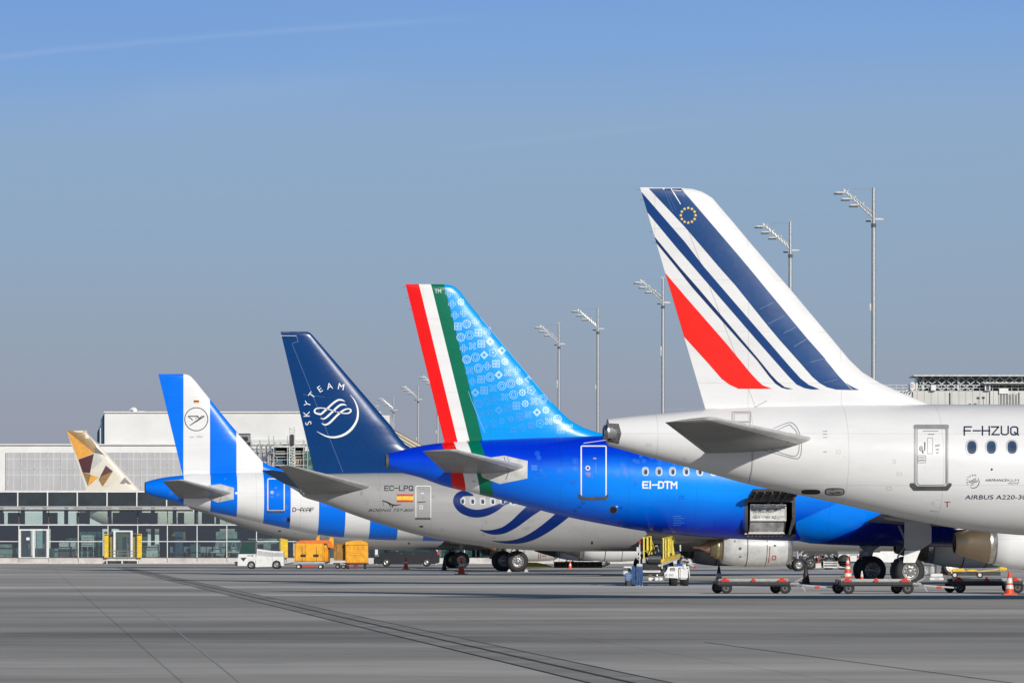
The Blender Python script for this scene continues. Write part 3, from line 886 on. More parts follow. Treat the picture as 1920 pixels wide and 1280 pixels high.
# doors
d = door_frame(j, 1714, 796.5, 1778, 914, 8, 3.2, None, [(1706,905.5),(1714,905),(1719,911),(1774,911),(1779,905),(1784,905.5),(1784,910),(1777,919),(1713,919),(1706,911)], None)
j.wrap(d, rrect(1713,795.5,1779,803,3) and poly_px(rrect(1713,795.5,1779,803.5,3)), j.surf_f, 3, 6, .019)
j.wrap(d, rframe(1719,801,1774,909,6,1.0), j.surf_f, 3, 6, .018)
dr = d.build('door', [M['seam_d'] if False else mat('door_edge_grey', (.42,.42,.43), .4), M['dgrey'], M['ink'], M['seam']], j.root)
hb = MB()
for sh, m in ((ell_px(1727,840,3.2,5,14),1), (stroke_px([(1734,828,1.6),(1734,844,1.6)],smooth=False),0), (stroke_px([(1728,838,2),(1731,849,2)],smooth=False),0),
              (rframe(1721,853,1736,867,1,.6),1), (stroke_px([(1730,807.5,.8),(1759,807.5,.8)],smooth=False),1), (stroke_px([(1740,813.5,1.2),(1752,813.5,1.2)],smooth=False),1),
              (rframe(1739,820,1749,850,1,.5),1), (stroke_px([(1754,835,2.6),(1762,834,2.6)],smooth=False),1), (stroke_px([(1755,842,2.2),(1761,841.6,2.2)],smooth=False),1), (stroke_px([(1756,848,2.2),(1760,848,2.2)],smooth=False),1), (stroke_px([(1723,857,1.4),(1734,857,1.4)],smooth=False),1), (stroke_px([(1723,862,2),(1734,862,2)],smooth=False),1)):
    j.wrap(hb, sh, j.surf_f, m, 5, .024)
hb.build('door_handle', [M['ink'], M['grey_ink']], dr)
windows(j, [(1822,838.5),(1858.5,838.5),(1897.5,838.5),(1935,838.5)], 8.6, 12.2, mat('window_surround', (.55,.56,.58), .3), mat('blue_pane', (.035,.075,.16), .12, coat=.8))
# fin
le = [(1276,352.2),(1300,354.5),(1316,359.5),(1326,365),(1336,371.5),(1350,388),(1375,417),(1410,459),(1483,543.5),(1560,635),(1592,673.5),(1617,697.5),(1652,718.5),(1687,734.5),(1715,746.5),(1742,757),(1760,762)]
te = [(1200,352.2),(1322.5,768)]
f_ = j.fin(le, te, 772, .10, 4.0, None)
def edge_te(y): return 1200+122.5*(y-353)/415+.6
st_A = [(1216.6,353.6),(1283.8,425),(1347.8,500),(1379,535),(1440,611),(1461,636),(1502.5,682.6),(1523,706),(1537,718),(1550.6,725.6),(1567.8,730),(1595,731),(1611,730.6),(1597,724),(1585,717),(1576,707.5),(1547,672),(1512.8,633.6),(1435.5,540),(1390,485),(1280,357),(1277,353.6)]
st_B = [(edge_te(360),360),(1283.8,453.3),(1319.7,500),(1354,540),(1420,616.5),(1480,686),(1500.8,709),(1516,721),(1536.8,729.5),(1523,730),(1509,727.4),(1494,720.8),(1480,706.7),(1454,677.5),(1420,638.8),(1334.5,540),(1300,500),(1268,463.4),(edge_te(398),398)]
st_C = [(edge_te(444),444),(1273.6,500),(1308.8,540),(1420,670.6),(1445.8,702.4),(1457.8,715),(1471.5,725.6),(1487,728.8),(1476.7,729.4),(1466,726.8),(1454,718.9),(1442,705.2),(1420,676.2),(1299,540),(1267,500),(edge_te(456),456)]
st_R = [(edge_te(512),512),(1290,561.7),(1361.9,643.8),(1408,700),(1420,712.7),(1430,722),(1447.5,728.6),(1385,728.6),(1367.4,720.6),(1353,709.8),(1328.7,681.7),(edge_te(631),631)]
for sh, m in ((st_A,1),(st_B,2),(st_C,3),(st_R,4)): j.wt(poly_px(sh), m, step=10)
for k in range(12):
    a = 2*math.pi*k/12; j.wt(star_px(1290.3+13.8*math.sin(a), 403.8-13.8*math.cos(a), 3.4), 5, off=.013)
for pts, m, w in (([(1258.5,354),(1276,383)],6,1.6), ([(1262,357),(1278,358)],6,1.1), ([(1244,352.6),(1244.5,355.5)],6,3.2), ([(1246,359),(1262,397)],7,.6), ([(1251,359),(1268,395)],7,.5),
                  ([(1240,768),(1480,764)],0,.1), ([(1415,763.5),(1438,750.5)],8,1.0), ([(1413,764),(1418,763.6)],9,2.4),
                  ([(1424,580),(1450,567)],7,.8),([(1440,607),(1470,592)],7,.8),([(1469,624.5),(1492,613)],7,.9),([(1488,650),(1513,635)],7,1.1),([(1520,679),(1545,672)],7,.9),([(1545,717),(1570,711)],7,.7),
                  ([(1547,673),(1575,707),(1598,731)],6,.6)):
    j.wt(stroke_px(pts, smooth=False, w=w), m, off=.014)
j.wt(stroke_px([(1322.5,767.5,1.0),(1416,764.3,1.0),(1560,761.8,.9),(1700,759.0,.8)], smooth=False), 8, off=.006)
# rudder hinge gap
j.wt(stroke_px([(1262,357,.5),(1416,762,.6)], smooth=False), 8, off=.004)
for q in (355.5, 375, 435, 455):
    p = j.loc(edge_te(q), q); f_.tube(p, p+Vector((-.12,0,.0)), .008, 4, 9)
f_.build('vertical_tail', [M['paint_white'], M['fr_blue'], paint('french_mid_blue', (0.0, 0.040, 0.18), .3, False, .1), M['fr_navy'], M['fr_red'], M['star'], M['white_ink'], mat('scuffed_blue', (.10,.17,.36), .4), M['seam'], M['seam_d']], j.root)
j.stabilizer(j.loc(1522,822,-1.15), j.loc(1322,849,-.95), j.loc(1345,784.5,-6.1), j.loc(1248,792.5,-6.1), [M['stab']], th=.105)
gu = 20.1
j.wing(gu, 1.75, 17.3, 5.6, 1.5, 27, 5.5, [M['stab']], winglet=1.3, mat_wl=M['paint_white'], yr=1.5)
j.engine(gu-1.6+.3, 1.75, 5.3, 1.08, 3.6, 'long', (M['paint_white'], M['bronze'], M['copper']), 2.1)
j.gear(gu, 3.1, .55, 1.9)

# ---- 2. blue jet with green-white-red bands
RED, WHT, GRN = (0.85,0.006,0.006,1), (0.80,0.80,0.79,1), (0.0,0.155,0.085,1)
j = Jet('i', 176.3, 730, 'bright blue airliner with red, white and green bands on its fin')
I = j
pa, pb = j.loc(760.5,533), j.loc(834,831)
kf = (pb.x-pa.x)/(pa.z-pb.z)
u_at = lambda px, py, v=0: (lambda p: p.x + kf*p.z)(j.loc(px, py, v))
uA, uB = u_at(784,533), u_at(807.2,533); uC = u_at(830.2,533)
a0 = u_at(760.5,533)-3
AZ = (0.0,0.33,0.84,1)
def fin_extra(nt, xyz, c): return c
def blues(lo, hi):
    def ex(nt, xyz, c):
        co, _ = obj_xyz(nt)
        return c
    return ex
I_fin = stripe_paint('azure_fin_livery', kf, a0, a0+12, [(a0, RED), (uA, WHT), (uB, GRN), (uC, AZ)], .26)
# fuselage: stripe edges measured on the flank
us = [u_at(x, 860, -1.0) for x in (838.5, 861.5, 886.5, 911)]
def ita_body(nt, xyz, c):
    co, _ = obj_xyz(nt)
    z = nmath(nt, 'ADD', xyz[2], nmath(nt, 'MULTIPLY', nmath(nt, 'SUBTRACT', nnoise(nt, co, .35, 3), .5), .9))
    x = nmath(nt, 'ADD', xyz[0], nmath(nt, 'MULTIPLY', nmath(nt, 'SUBTRACT', nnoise(nt, co, .8, 2), .5), .5))
    # lighter blue patch painted behind the window row, deep royal blue everywhere else
    fz = nramp(nt, nmath(nt, 'DIVIDE', z, 7), [(.30,(0,0,0)), (.50,(1,1,1)), (.62,(1,1,1)), (.72,(.12,.12,.12)), (.80,(0,0,0))])
    fx = nramp(nt, nmath(nt, 'DIVIDE', x, 24), [(.10,(.25,.25,.25)), (.36,(.75,.75,.75)), (.50,(.9,.9,.9)), (.66,(.8,.8,.8)), (.9,(.5,.5,.5))])
    f = nmath(nt, 'MULTIPLY', fz, fx)
    lightc = nmix(nt, f, (0.0,0.026,0.60,1), (0.0,0.30,1.0,1))
    isblue = nmath(nt, 'MAXIMUM', nmath(nt, 'LESS_THAN', nmath(nt, 'ADD', xyz[0], nmath(nt, 'MULTIPLY', xyz[2], kf)), us[0]),
                   nmath(nt, 'GREATER_THAN', nmath(nt, 'ADD', xyz[0], nmath(nt, 'MULTIPLY', xyz[2], kf)), us[3]))
    return nmix(nt, isblue, c, lightc)
I_body = stripe_paint('royal_blue_livery', kf, us[0]-4, us[3]+4, [(us[0]-4, (0,.03,.5,1)), (us[0], (.75,.006,.006,1)), (us[1], WHT), (us[2], GRN), (us[3], (0,.03,.5,1))], .24, extra=ita_body)
M['royal'] = paint('royal_blue', (0.0, 0.02, 0.30), .25)
ov = (1402, 938, 1488, 1001)      # hold opening in pixels
c0, c1 = j.loc(ov[0], ov[1], -1.9), j.loc(ov[2], ov[3], -1.2)
zlo = c1.z; zhi = c0.z; u_lo, u_hi = c0.x, j.loc(ov[2], ov[1], -1.9).x
j.fuselage([(728.5,849,878),(742,846,883),(785,836,894),(830,829.5,910),(917,824,931),(993,820.5,951),(1048,818.5,965),(1120,816.5,980),(1223,815,997),(1348,814.5,1008),(1450,814.5,1012.5),(1560,814.5,1014.5)],
           37.6, 3.95, 4.14, None, cut=(u_lo, u_hi, zlo, zhi))
FM = [I_body, M['white_ink'], M['dgrey'], M['black'], mat('pale_metal', (.62,.62,.60), .35, dirt=.15), M['seam_d'], mat('faint_blue_print', (.10,.38,.85), .4, dirt=0), M['red']]
hexa = [(915,858),(945,853.6),(989,863.5),(988.5,896.5),(937,907),(905,895),(900,885),(902,866)]
j.wf(poly_px(hexa), 4); j.wf(stroke_px([(945,856,1),(948,865,1),(953,874,1),(953,885,1),(948,899,1)]), 5, off=.02); j.wf(stroke_px([(951,856,.6),(954,865,.6)],smooth=False), 5, off=.02)
j.wf(stroke_px([(988.5,863.5,1.0),(988,896.5,1.0)], smooth=False), 1, off=.02)
reg_px(j.wf, 'EI-DTM', 1205.5, 901.5, 1268.5, 915.5, 2.7, 1); j.access(5, 800, 1380, 850, 985, 44, 10, .55)
j.wf(ell_px(1149.5,955.5,8,7,18), 5, off=.014); j.wf(ell_px(1150,955.5,6,6,16), 3, off=.02); j.wf(stroke_px([(1155,950,2.2),(1158,948.5,2.2)],smooth=False), 1)
for k in range(5): j.wf(stroke_px([(1262,967.5+k*4.2,.8),(1277+(k%2)*6,967+k*4.2,.8)],smooth=False), 6)
j.wf(stroke_px([(1094,830.5,1.1),(1136,824.5,1.1)],smooth=False), 1)
rng = random.Random(3)
for i in range(46):        # pale printed motifs scattered over the lighter part of the flank
    x = rng.uniform(1000, 1330); y = rng.uniform(846, 905); r = rng.uniform(3, 5)
    if 1084 < x < 1142 or (1196 < x < 1330 and y > 872): continue
    j.wf(ring_px(x, y, r, .9, 14), 8, off=.010)
    for k in range(4):
        a = math.pi*k/4; j.wf(stroke_px([(x-r*.6*math.cos(a), y-r*.6*math.sin(a), .7), (x+r*.6*math.cos(a), y+r*.6*math.sin(a), .7)], smooth=False), 8, off=.010)
FM.append(mat('ghost_print', (.012,.19,.78), .35, dirt=0))
for y in (873, 876.5, 880): j.wf(stroke_px([(996,y,1),(1007,y,1)],smooth=False), 6)
# light panel ahead of the wing root
j.wf(poly_px([(1488,980),(1530,961),(1566,952),(1612,949),(1640,960),(1628,968),(1634,972),(1612,984),(1592,990),(1555,1006),(1500,1008)]), 9, off=.010)
FM.append(mat('azure_patch', (.0,.23,.92), .26, dirt=.03, coat=.35))
FM.append(mat('deep_blue_gap', (.0,.012,.20), .4, dirt=0)); j.fus.build('fuselage', FM, j.root)
# hold
hb = MB(); v0, v1 = -1.7, 1.5
hb.add([(u_lo-.15,-1.55,zlo-.0),(u_hi+.15,-1.55,zlo-.0),(u_hi+.15,v1,zlo),(u_lo-.15,v1,zlo),(u_lo-.15,-1.55,zhi+.02),(u_hi+.15,-1.55,zhi+.02),(u_hi+.15,v1,zhi+.02),(u_lo-.15,v1,zhi+.02)],
       [(0,1,2,3),(4,7,6,5),(2,6,7,3),(0,3,7,4),(1,5,6,2)], 0)
hb.build('cargo_hold', [M['dark']], j.root)
fb = MB()
j.wrap(fb, rframe(ov[0]-6, ov[1]-3, ov[2]+3, ov[3]+8, 4, 6), j.surf_f, 0, 5, .02)
pr = MB()
for k in range(9):
    a = j.loc(1404+k*7.6, 1003.5, -1.0); a.y = -j.surf_f(a.x, a.z)-.05
    fb.lathe([(-.05,.035),(.05,.035)], (a.x, a.y, a.z), 'x', 8, 1); fb.bar(a+Vector((0,.02,-.05)), a+Vector((.1,.02,.04)), .02, .02, 1)
a = j.loc(1398,1000,-1.1); b = j.loc(1466,1000,-1.1); a.y = b.y = -j.surf_f(a.x, a.z)-.03
fb.bar(a, b, .05, .06, 1)
a2 = j.loc(1394,1006,-.9); b2 = j.loc(1478,1006,-.9); a2.y = b2.y = -j.surf_f(a2.x, a2.z)-.05; fb.bar(a2, b2, .06, .05, 2)
fb.bar(j.loc(1488,968,-1.9), j.loc(1479,1003,-1.2)+Vector((0,-.05,0)), .08, .08, 0)
fb.build('door_frame', [M['dgrey'], M['silver'], M['grey']], j.root)
# raised cargo door: curved panel hinged above the opening
cd = MB(); H0 = j.loc(1402, 937, -2.0); H1 = j.loc(1490, 937, -2.0)
pts = []
for i in range(9):
    t = i/8; ang = R(8+34*(1-t)); pts.append((t*1.25, .02+ t*.42 - .30*t*t*.4))
rows = []
for (o, h) in pts:
    rows.append((H0+Vector((0,-o,h)), H1+Vector((0,-o,h)), ))
v = [q for a, b in rows for q in (a, b)] ; v2 = [q+Vector((0,-.03,.10)) for q in v]
n = len(rows)
cd.add(v, [(2*i,2*i+2,2*i+3,2*i+1) for i in range(n-1)], 0, True)
cd.add(v2, [(2*i,2*i+1,2*i+3,2*i+2) for i in range(n-1)], 1, True)
cd.add(v+v2, [(0,1,2*n+1,2*n),(2*n-2,2*n-1,4*n-1,4*n-2)]+[(2*i,2*i+2,2*n+2*i+2,2*n+2*i) for i in range(n-1)]+[(2*i+1,2*i+3,2*n+2*i+3,2*n+2*i+1) for i in range(n-1)], 0)
for k in range(6):
    x = H0.x+(H1.x-H0.x)*(k+.5)/6
    cd.bar((x, H0.y-.05, H0.z-.0), (x, H0.y-1.2, H0.z+.30), .05, .08, 0)
for k in (0.3, .75): cd.bar((H0.x, H0.y-1.25*k, H0.z+.38*k-.04), (H1.x, H0.y-1.25*k, H0.z+.38*k-.04), .05, .05, 0)
for x in (1441, 1466):
    a = j.loc(x, 937, -2.0); cd.tube(a+Vector((0,.1,-.12)), a+Vector((0,-1.0,.24)), .045, 8, 2)
cd.build('cargo_door', [mat('door_lining', (.085,.075,.06), .5, dirt=.3), M['royal'], M['dark']], j.root)
# door, windows
dm = door_frame(j, 1088.5, 834.5, 1137.5, 934, 3.5, 2.4, None, [(1084,926),(1088,926),(1092,931),(1134,931),(1138,926),(1141,927),(1141,931),(1136,937),(1090,937),(1084,932)], None)
dr = dm.build('door', [M['white_ink'], M['dgrey']], j.root)
hb = MB()
for sh, m in ((ring_px(1102,877,3.6,1.6,18),0), (ell_px(1102,877,2,2,12),1), (stroke_px([(1098,886,1),(1107,886,1)],smooth=False),2), (stroke_px([(1098,889,1.4),(1107,889,1.4)],smooth=False),2), (stroke_px([(1100,892,1),(1106,892,1)],smooth=False),2), (ring_px(1108.5,893,2.5,.7,14),3), (stroke_px([(1112,859,2.4),(1118,859,2.4)],smooth=False),2), (stroke_px([(1117,868,.8),(1117,888,.8)],smooth=False),3)):
    j.wrap(hb, sh, j.surf_f, m, 5, .024)
hb.build('door_handle', [M['white_ink'], M['ink'], mat('pink_print', (.6,.35,.45), .5), mat('ghost_print2', (.10,.38,.85), .35)], dr)
windows(j, [(1210+25.5*k, 883.3) for k in range(7)], 4.6, 6.6, mat('pale_window_ring', (.45,.62,.80), .3), M['pane_shade'], .75, 1.4)
# fin with printed motifs
le = [(836,533),(846,534.5),(855,539),(864,548),(877,566),(931,631),(1000,713),(1035,754),(1052,772),(1068,787),(1095,802),(1120,810),(1140,815),(1165,820)]
te = [(760.5,533),(834,831)]
f_ = j.fin(le, te, 834, .105, 4.2, None)
motif_m = [1, 2, 3]
def motif(kind, x, y, r, m):
    out = []
    if kind == 0: out += [ring_px(x,y,r*.92,1.0,20), ring_px(x,y,r*.5,.9,16)]
    elif kind == 1:
        for k in range(4):
            a = math.pi/4+math.pi*k/2; c, s_ = math.cos(a), math.sin(a)
            out.append(stroke_px([(x+c*r*.12,y+s_*r*.12,.6),(x+c*r*.6-s_*r*.25,y+s_*r*.6+c*r*.25,1.1),(x+c*r*1.05,y+s_*r*1.05,.7),(x+c*r*.6+s_*r*.25,y+s_*r*.6-c*r*.25,1.1),(x+c*r*.12,y+s_*r*.12,.6)],3))
    elif kind == 2:
        out.append(ring_px(x,y,r*.9,1.3,20))
        for k in range(8):
            a = math.pi*k/4; out.append(stroke_px([(x+r*.25*math.cos(a),y+r*.25*math.sin(a),.7),(x+r*.85*math.cos(a),y+r*.85*math.sin(a),1.5)],smooth=False))
    elif kind == 3:
        out += [rframe(x-r*.85,y-r*.85,x+r*.85,y+r*.85,.8,1.0), stroke_px([(x-r*.8,y,1.2),(x+r*.8,y,1.2)],smooth=False), stroke_px([(x,y-r*.8,1.2),(x,y+r*.8,1.2)],smooth=False)]
        for a in (-1,1):
            for b in (-1,1): out.append(ring_px(x+a*r*.42,y+b*r*.42,r*.26,.8,10))
    elif kind == 4:
        o = [(x,y-r),(x+r,y),(x,y+r),(x-r,y)]; i_ = [(x,y-r*.42),(x+r*.42,y),(x,y+r*.42),(x-r*.42,y)]
        out.append((o+i_, [(k,(k+1)%4,4+(k+1)%4,4+k) for k in range(4)]))
    elif kind == 5:
        pts = [(x+r*(.82+.18*math.cos(5*t))*math.cos(t), y+r*(.82+.18*math.cos(5*t))*math.sin(t), 1.0) for t in [2*math.pi*i/30 for i in range(31)]]
        out += [stroke_px(pts,smooth=False), ell_px(x,y,r*.2,r*.2,8)]
    elif kind == 6:
        for k in range(8):
            a = math.pi*k/4; out.append(ell_px(x+r*.62*math.cos(a),y+r*.62*math.sin(a),r*.22,r*.22,8))
        out.append(ell_px(x,y,r*.24,r*.24,8))
    elif kind == 7:
        for k in range(4):
            a = math.pi*k/2; out.append(rframe(x+r*.55*math.cos(a)-r*.33,y+r*.55*math.sin(a)-r*.33,x+r*.55*math.cos(a)+r*.33,y+r*.55*math.sin(a)+r*.33,r*.25,.8))
    for o in out: j.wt(o, m, step=30, off=.010)
LEx = linear([p[1] for p in le], [p[0] for p in le])
rng = random.Random(11)
for c in range(12):
    for r_ in range(24):
        x = 842.0 + 22.2*c + 5.55*(r_) - .0; y = 549.5 + 9.6*c*0 + 21.6*(r_) + (c*11.2 if True else 0)
        x = 842.0 + c*22.0 + r_*5.45 ; y = 549.5 + r_*20.7 + c*(16.5) - c*c*0
        if y > 806 or x > LEx(y)-7: continue
        gx = (x - (760.5+(y-533)*.2466) - 70)
        f = (1.0 if y < 640 else max(0, 1-(y-640)/190)) + min(1, max(0, (x-(LEx(y)-95))/60))*.8
        m = 1 if f > .85 else 2 if f > .45 else 3
        motif(rng.randrange(8), x, y, 8.2 if f > .3 else 7.2, m)
j.wt(text_px('TM', 815, 542, 827, 549.5), 4, off=.013, step=30)
j.wt(stroke_px([(878,733,1.0),(884,750,1.2),(909,812,1.2)],smooth=False), 2, off=.012)
j.wt(stroke_px([(877,600,.4),(834+60,735,.4)],smooth=False), 5, off=.006)
# pale leading edge
j.wt(stroke_px([(900,594.5,.8),(1000,714.5,.8),(1034,755,.8)],smooth=False), 1, off=.01)
for q in (538, 558, 580):
    p = j.loc(760.5+.2466*(q-533), q); f_.tube(p, p+Vector((-.14,0,.0)), .009, 4, 5)
f_.build('vertical_tail', [I_fin, mat('motif_bright', (.38,.66,.92), .35, dirt=.05, coat=.3), mat('motif_mid', (.16,.48,.90), .35, dirt=.05, coat=.3), mat('motif_faint', (.035,.34,.87), .35, dirt=.05, coat=.3), M['white_ink'], M['seam_d']], j.root)
j.stabilizer(j.loc(986,874.5,-1.15), j.loc(833,885,-.95), j.loc(860,844,-6.2), j.loc(793,846,-6.2), [M['stab']])
nb = MB(); zc, hz, w = j.F(j.st0)
nb.lathe([(j.st0-.12,hz*.75),(j.st0-.10,hz*.86),(j.st0+.42,hz*1.04),(j.st0+.42,hz*.9)], (0,0,zc), 'x', 30, 0, sy=1)
nb.disc((j.st0-.1,0,zc), hz*.8, 'x', 24, 1)
nb.build('exhaust_duct', [mat('duct_metal', (.30,.28,.26), .4, metal=.5, dirt=.2), M['black']], j.root)
gu = j.loc(1701, 1073, -3.8).x
# belly fairing
bf = MB(); zc, hz, w = j.F(gu-2)
L0, L1 = gu-3.6, gu+8.5; v = []; n = 40; sts = [0,.04,.1,.2,.35,.5,.65,.8,.9,.96,1]
for t in sts:
    k = math.sin(math.pi*min(max(t,.0),1))**.45 if 0 < t < 1 else 0
    u = L0+(L1-L0)*t
    for i in range(n+1):
        a = math.pi*(.5+ i/n)      # lower half
        yy = (w*.80+.42*k)*math.cos(a-math.pi/2)*-1
        v.append((u, (w*.86+.34*k)*math.cos(math.pi*i/n), zc-.25-(hz-.27+.24*k)*abs(math.sin(math.pi*i/n))**.8))
bf.add(v, [(r_*(n+1)+i, r_*(n+1)+i+1, (r_+1)*(n+1)+i+1, (r_+1)*(n+1)+i) for r_ in range(len(sts)-1) for i in range(n)], 0, True)
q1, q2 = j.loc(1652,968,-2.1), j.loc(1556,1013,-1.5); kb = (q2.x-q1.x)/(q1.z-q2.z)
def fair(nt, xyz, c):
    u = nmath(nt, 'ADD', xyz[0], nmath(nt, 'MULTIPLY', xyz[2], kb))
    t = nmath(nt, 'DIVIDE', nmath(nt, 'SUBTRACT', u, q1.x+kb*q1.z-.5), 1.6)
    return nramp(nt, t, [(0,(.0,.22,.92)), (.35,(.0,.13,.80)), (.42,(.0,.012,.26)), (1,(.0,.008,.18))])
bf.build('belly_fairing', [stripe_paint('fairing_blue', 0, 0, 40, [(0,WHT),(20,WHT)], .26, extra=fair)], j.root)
j.wing(gu, 2.62, 17.05, 6.9, 1.6, 27, 5.1, [M['stab']], winglet=0, yr=1.9)
e = j.loc(1787, 1018, -5.75)
j.engine(e.x, e.z, 5.75, 1.0, 3.5, 'long', (M['paint_white'], M['bronze'], M['copper']), 2.3)
dA, dB = j.loc(1697, 976, -4.6), j.loc(1747, 1034, -4.6)
j.gear(gu, 3.8, .57, 2.3, .42, .47, door=(dA.x, dB.x, dB.z, dA.z))

# ---- 3. grey jet with navy fin
NAVY = (0.0, 0.040, 0.165)
M['navy'] = paint('navy_livery', NAVY, .24, False, .12)
M['silver_grey'] = paint('silver_grey_livery', (0.355,0.355,0.352), .34)
M['swirl'] = paint('swirl_blue', (0.0, 0.016, 0.13), .28, False, .05)
def build_737(D, tailpx, label, first=True):
    j = Jet('e', D, tailpx, label)
    j.fuselage([(567,905,930),(576,899,934),(607,888,943),(655,887,962),(711,886,981),(772,886,999.5),(830,886,1012),(917,885.5,1025),(982,885.5,1030.5),(1060,885.5,1033)], 39.0, 3.76, 4.01, None)
    FM = [M['silver_grey'], M['ink'], M['red'], M['yellow'], M['seam'], M['dgrey'], M['white_ink'], M['black']]
    lt = MB(); wl3 = lambda sh, m, **k: j.wf(sh, m, mb=lt, **k)
    reg_px(wl3, 'EC-LPQ', 721.5, 909.8, 774, 919.8, 1.5, 1); j.access(6, 620, 1080, 895, 1010, 34, 4, .5)
    for sh, m in flag_px(744, 925.8, 775, 940.8, [(1,2),(2,3),(1,2)]): wl3(sh, m, step=4)
    wl3(text_px('BOEING 737-800', 691, 953.5, 774, 958.6, .5), 1, step=4)
    for pts in ([(717,938,1.8),(727,941.5,2.6),(738,946.5,2.6),(752,945,.6)], [(737,946,2.2),(735,951,1.6)], [(727,941,.9),(733,950,.9)], [(717,938,.6),(720,949,.5)]): wl3(stroke_px(pts,3), 1, step=4)
    j.wf(ell_px(678,924,3,4,14), 4); j.wf(ell_px(790,986.5,4,1.6,14), 7)
    j.wf(ell_px(1110,1017,2,3,10), 7)
    for y in (929, 932): j.wf(stroke_px([(808.5,y,.5),(815,y-.3,.5)],smooth=False), 5)
    j.fus.build('fuselage', FM, j.root)
    lt.build('lettering', FM, j.root)
    sw = MB()
    T = lambda x, y: (720+x/4.5725, 800+y/4.5725)
    def st(pts, k=8): j.wrap(sw, stroke_px([(*T(x,y), w*1.12/4.5725) for x, y, w in pts], k), j.surf_f, 0, 5, .014)
    st([(1075,648,10),(1020,662,28),(960,695,46),(880,728,58),(800,742,60),(725,730,60),(665,700,60),(628,650,58),(632,605,56),(670,572,46),(720,575,30),(765,585,10)])
    st([(820,880,2),(880,897,22),(950,900,40),(1030,882,52),(1110,835,64),(1180,778,76),(1250,720,84),(1330,665,90),(1420,600,96)])
    st([(925,975,2),(1000,985,12),(1090,986,26),(1180,972,42),(1270,938,58),(1360,885,70),(1450,820,80),(1540,745,88),(1640,660,94)])
    sw.build('livery_swirl', [M['swirl']], j.root)
    dm = door_frame(j, 779, 910, 808.5, 971.5, 3, 1.4, None, [(778.5,970),(807.5,970),(807,973.5),(779,973.5)], None)
    dr = dm.build('door', [mat('white_outline', (.85,.85,.85), .3, dirt=0), M['dgrey']], j.root)
    hb = MB()
    for sh, m in ((stroke_px([(783,941,1.4),(798,940,1.4)],smooth=False),1), (rframe(786.5,947,792.5,954,.6,1.2),0), (ring_px(794,932,2,.8,14),2), (stroke_px([(789,924.5,1.6),(795,924.5,1.6)],smooth=False),0)):
        j.wrap(hb, sh, j.surf_f, m, 4, .022)
    hb.build('door_handle', [M['white_ink'], M['ink'], M['grey_ink']], dr)
    windows(j, [(867+18.9*k, 938.5+.25*k) for k in range(6)], 4.0, 5.6, M['paint_white'], M['pane_shade'], .6, 1.3)
    le = [(575,621.5),(581,623.5),(586,628),(734,799),(746,817),(760,833),(790,850),(840,868),(890,884)]
    te = [(526,622),(588,880)]
    f_ = j.fin(le, te, 890, .105, 4.4, None)
    sky_logo(lambda sh, m: j.wt(sh, m, step=8, off=.010), lambda x, y: (560+x/9.143, 700+y/9.143), 1/9.143, 1, True, 11.5)
    for pts, m, w in (([(526.5,629),(556,629.5)],1,.8), ([(556,629.5),(558,637),(559,641)],2,.8), ([(547.5,643.5),(559,640)],2,.7), ([(547.5,644),(590,750),(643,885)],2,.6), ([(526.5,622.8),(574,622.3)],3,1.6),
                      ([(568,739),(608,744)],2,.4)):
        j.wt(stroke_px(pts, smooth=False, w=w), m, off=.006)
    f_.build('vertical_tail', [M['navy'], M['white_ink'], mat('pale_navy_line', (.13,.20,.40), .4, dirt=0), M['seam_d']], j.root)
    bs = MB()     # the navy also covers the spine below the fin
    j.wrap(bs, poly_px([(588,889.5),(600,887.5),(700,886.5),(860,886.2),(860,892),(758,884),(700,887.5),(640,890),(600,893)]), j.surf_f, 0, 6, .010)
    j.stabilizer(j.loc(694,910,-1.2), j.loc(572,926,-.85), j.loc(548,872.8,-7.1), j.loc(523,874,-7.1), [M['stab']])
    pb_ = MB(); p = j.loc(1236, 990)
    nb = MB(); zc, hz, w = j.F(j.st0)
    nb.lathe([(j.st0-.15,hz*.5),(j.st0-.12,hz*.62),(j.st0+.02,hz*.98)], (0,0,zc), 'x', 24, 0); nb.disc((j.st0-.13,0,zc), hz*.55, 'x', 20, 1)
    nb.build('exhaust_duct', [M['grey'], M['black']], j.root)
    gu = j.loc(1240, 1050, -2.9).x
    j.wing(gu, 1.75, 16.9, 6.9, 1.5, 27.5, 6, [M['stab']], winglet=2.3, mat_wl=M['swirl'], yr=1.8)
    e = j.loc(1299.4, 1025, -4.83)
    def cowl_marks(mb):
        def cowl(shape, m):
            v_, f_2 = gridded(shape, 5); out = []
            for q in v_:
                p = j.loc(q[0], q[1], -5.8); out.append((p.x, -4.83-math.sqrt(max(0, 1.012**2-(p.z-e.z)**2)), p.z))
            mb.add(out, f_2, m, True)
        cowl(stroke_px([(1443,1024,1.3),(1443,1055,1.3)],smooth=False), 4); cowl(rframe(1449,1041,1456,1049,.5,1.1), 4); cowl(ell_px(1388,1027.5,2.6,2.6,14), 5); cowl(stroke_px([(1378,1015,2),(1379,1012,2)],smooth=False), 5); cowl(ell_px(1389,1043,2.4,.9,10), 5)
        cowl(ell_px(1453,1022,2.6,2.2,12), 5); cowl(stroke_px([(1424,1019,.7),(1432,1019,.7)],smooth=False), 5)
    j.engine(e.x, e.z, 4.83, 1.0, 3.55, 'plug', (mat('nacelle_grey', (.60,.60,.585), .32, dirt=.12, coat=.3), M['bronze'], M['copper']), 2.0, extra=cowl_marks)
    j.gear(gu, 2.86, .56, 1.9, .40, .43)
    return j
j3 = build_737(232.9, 566, 'light grey airliner with a navy blue fin bearing a white ribbon emblem')
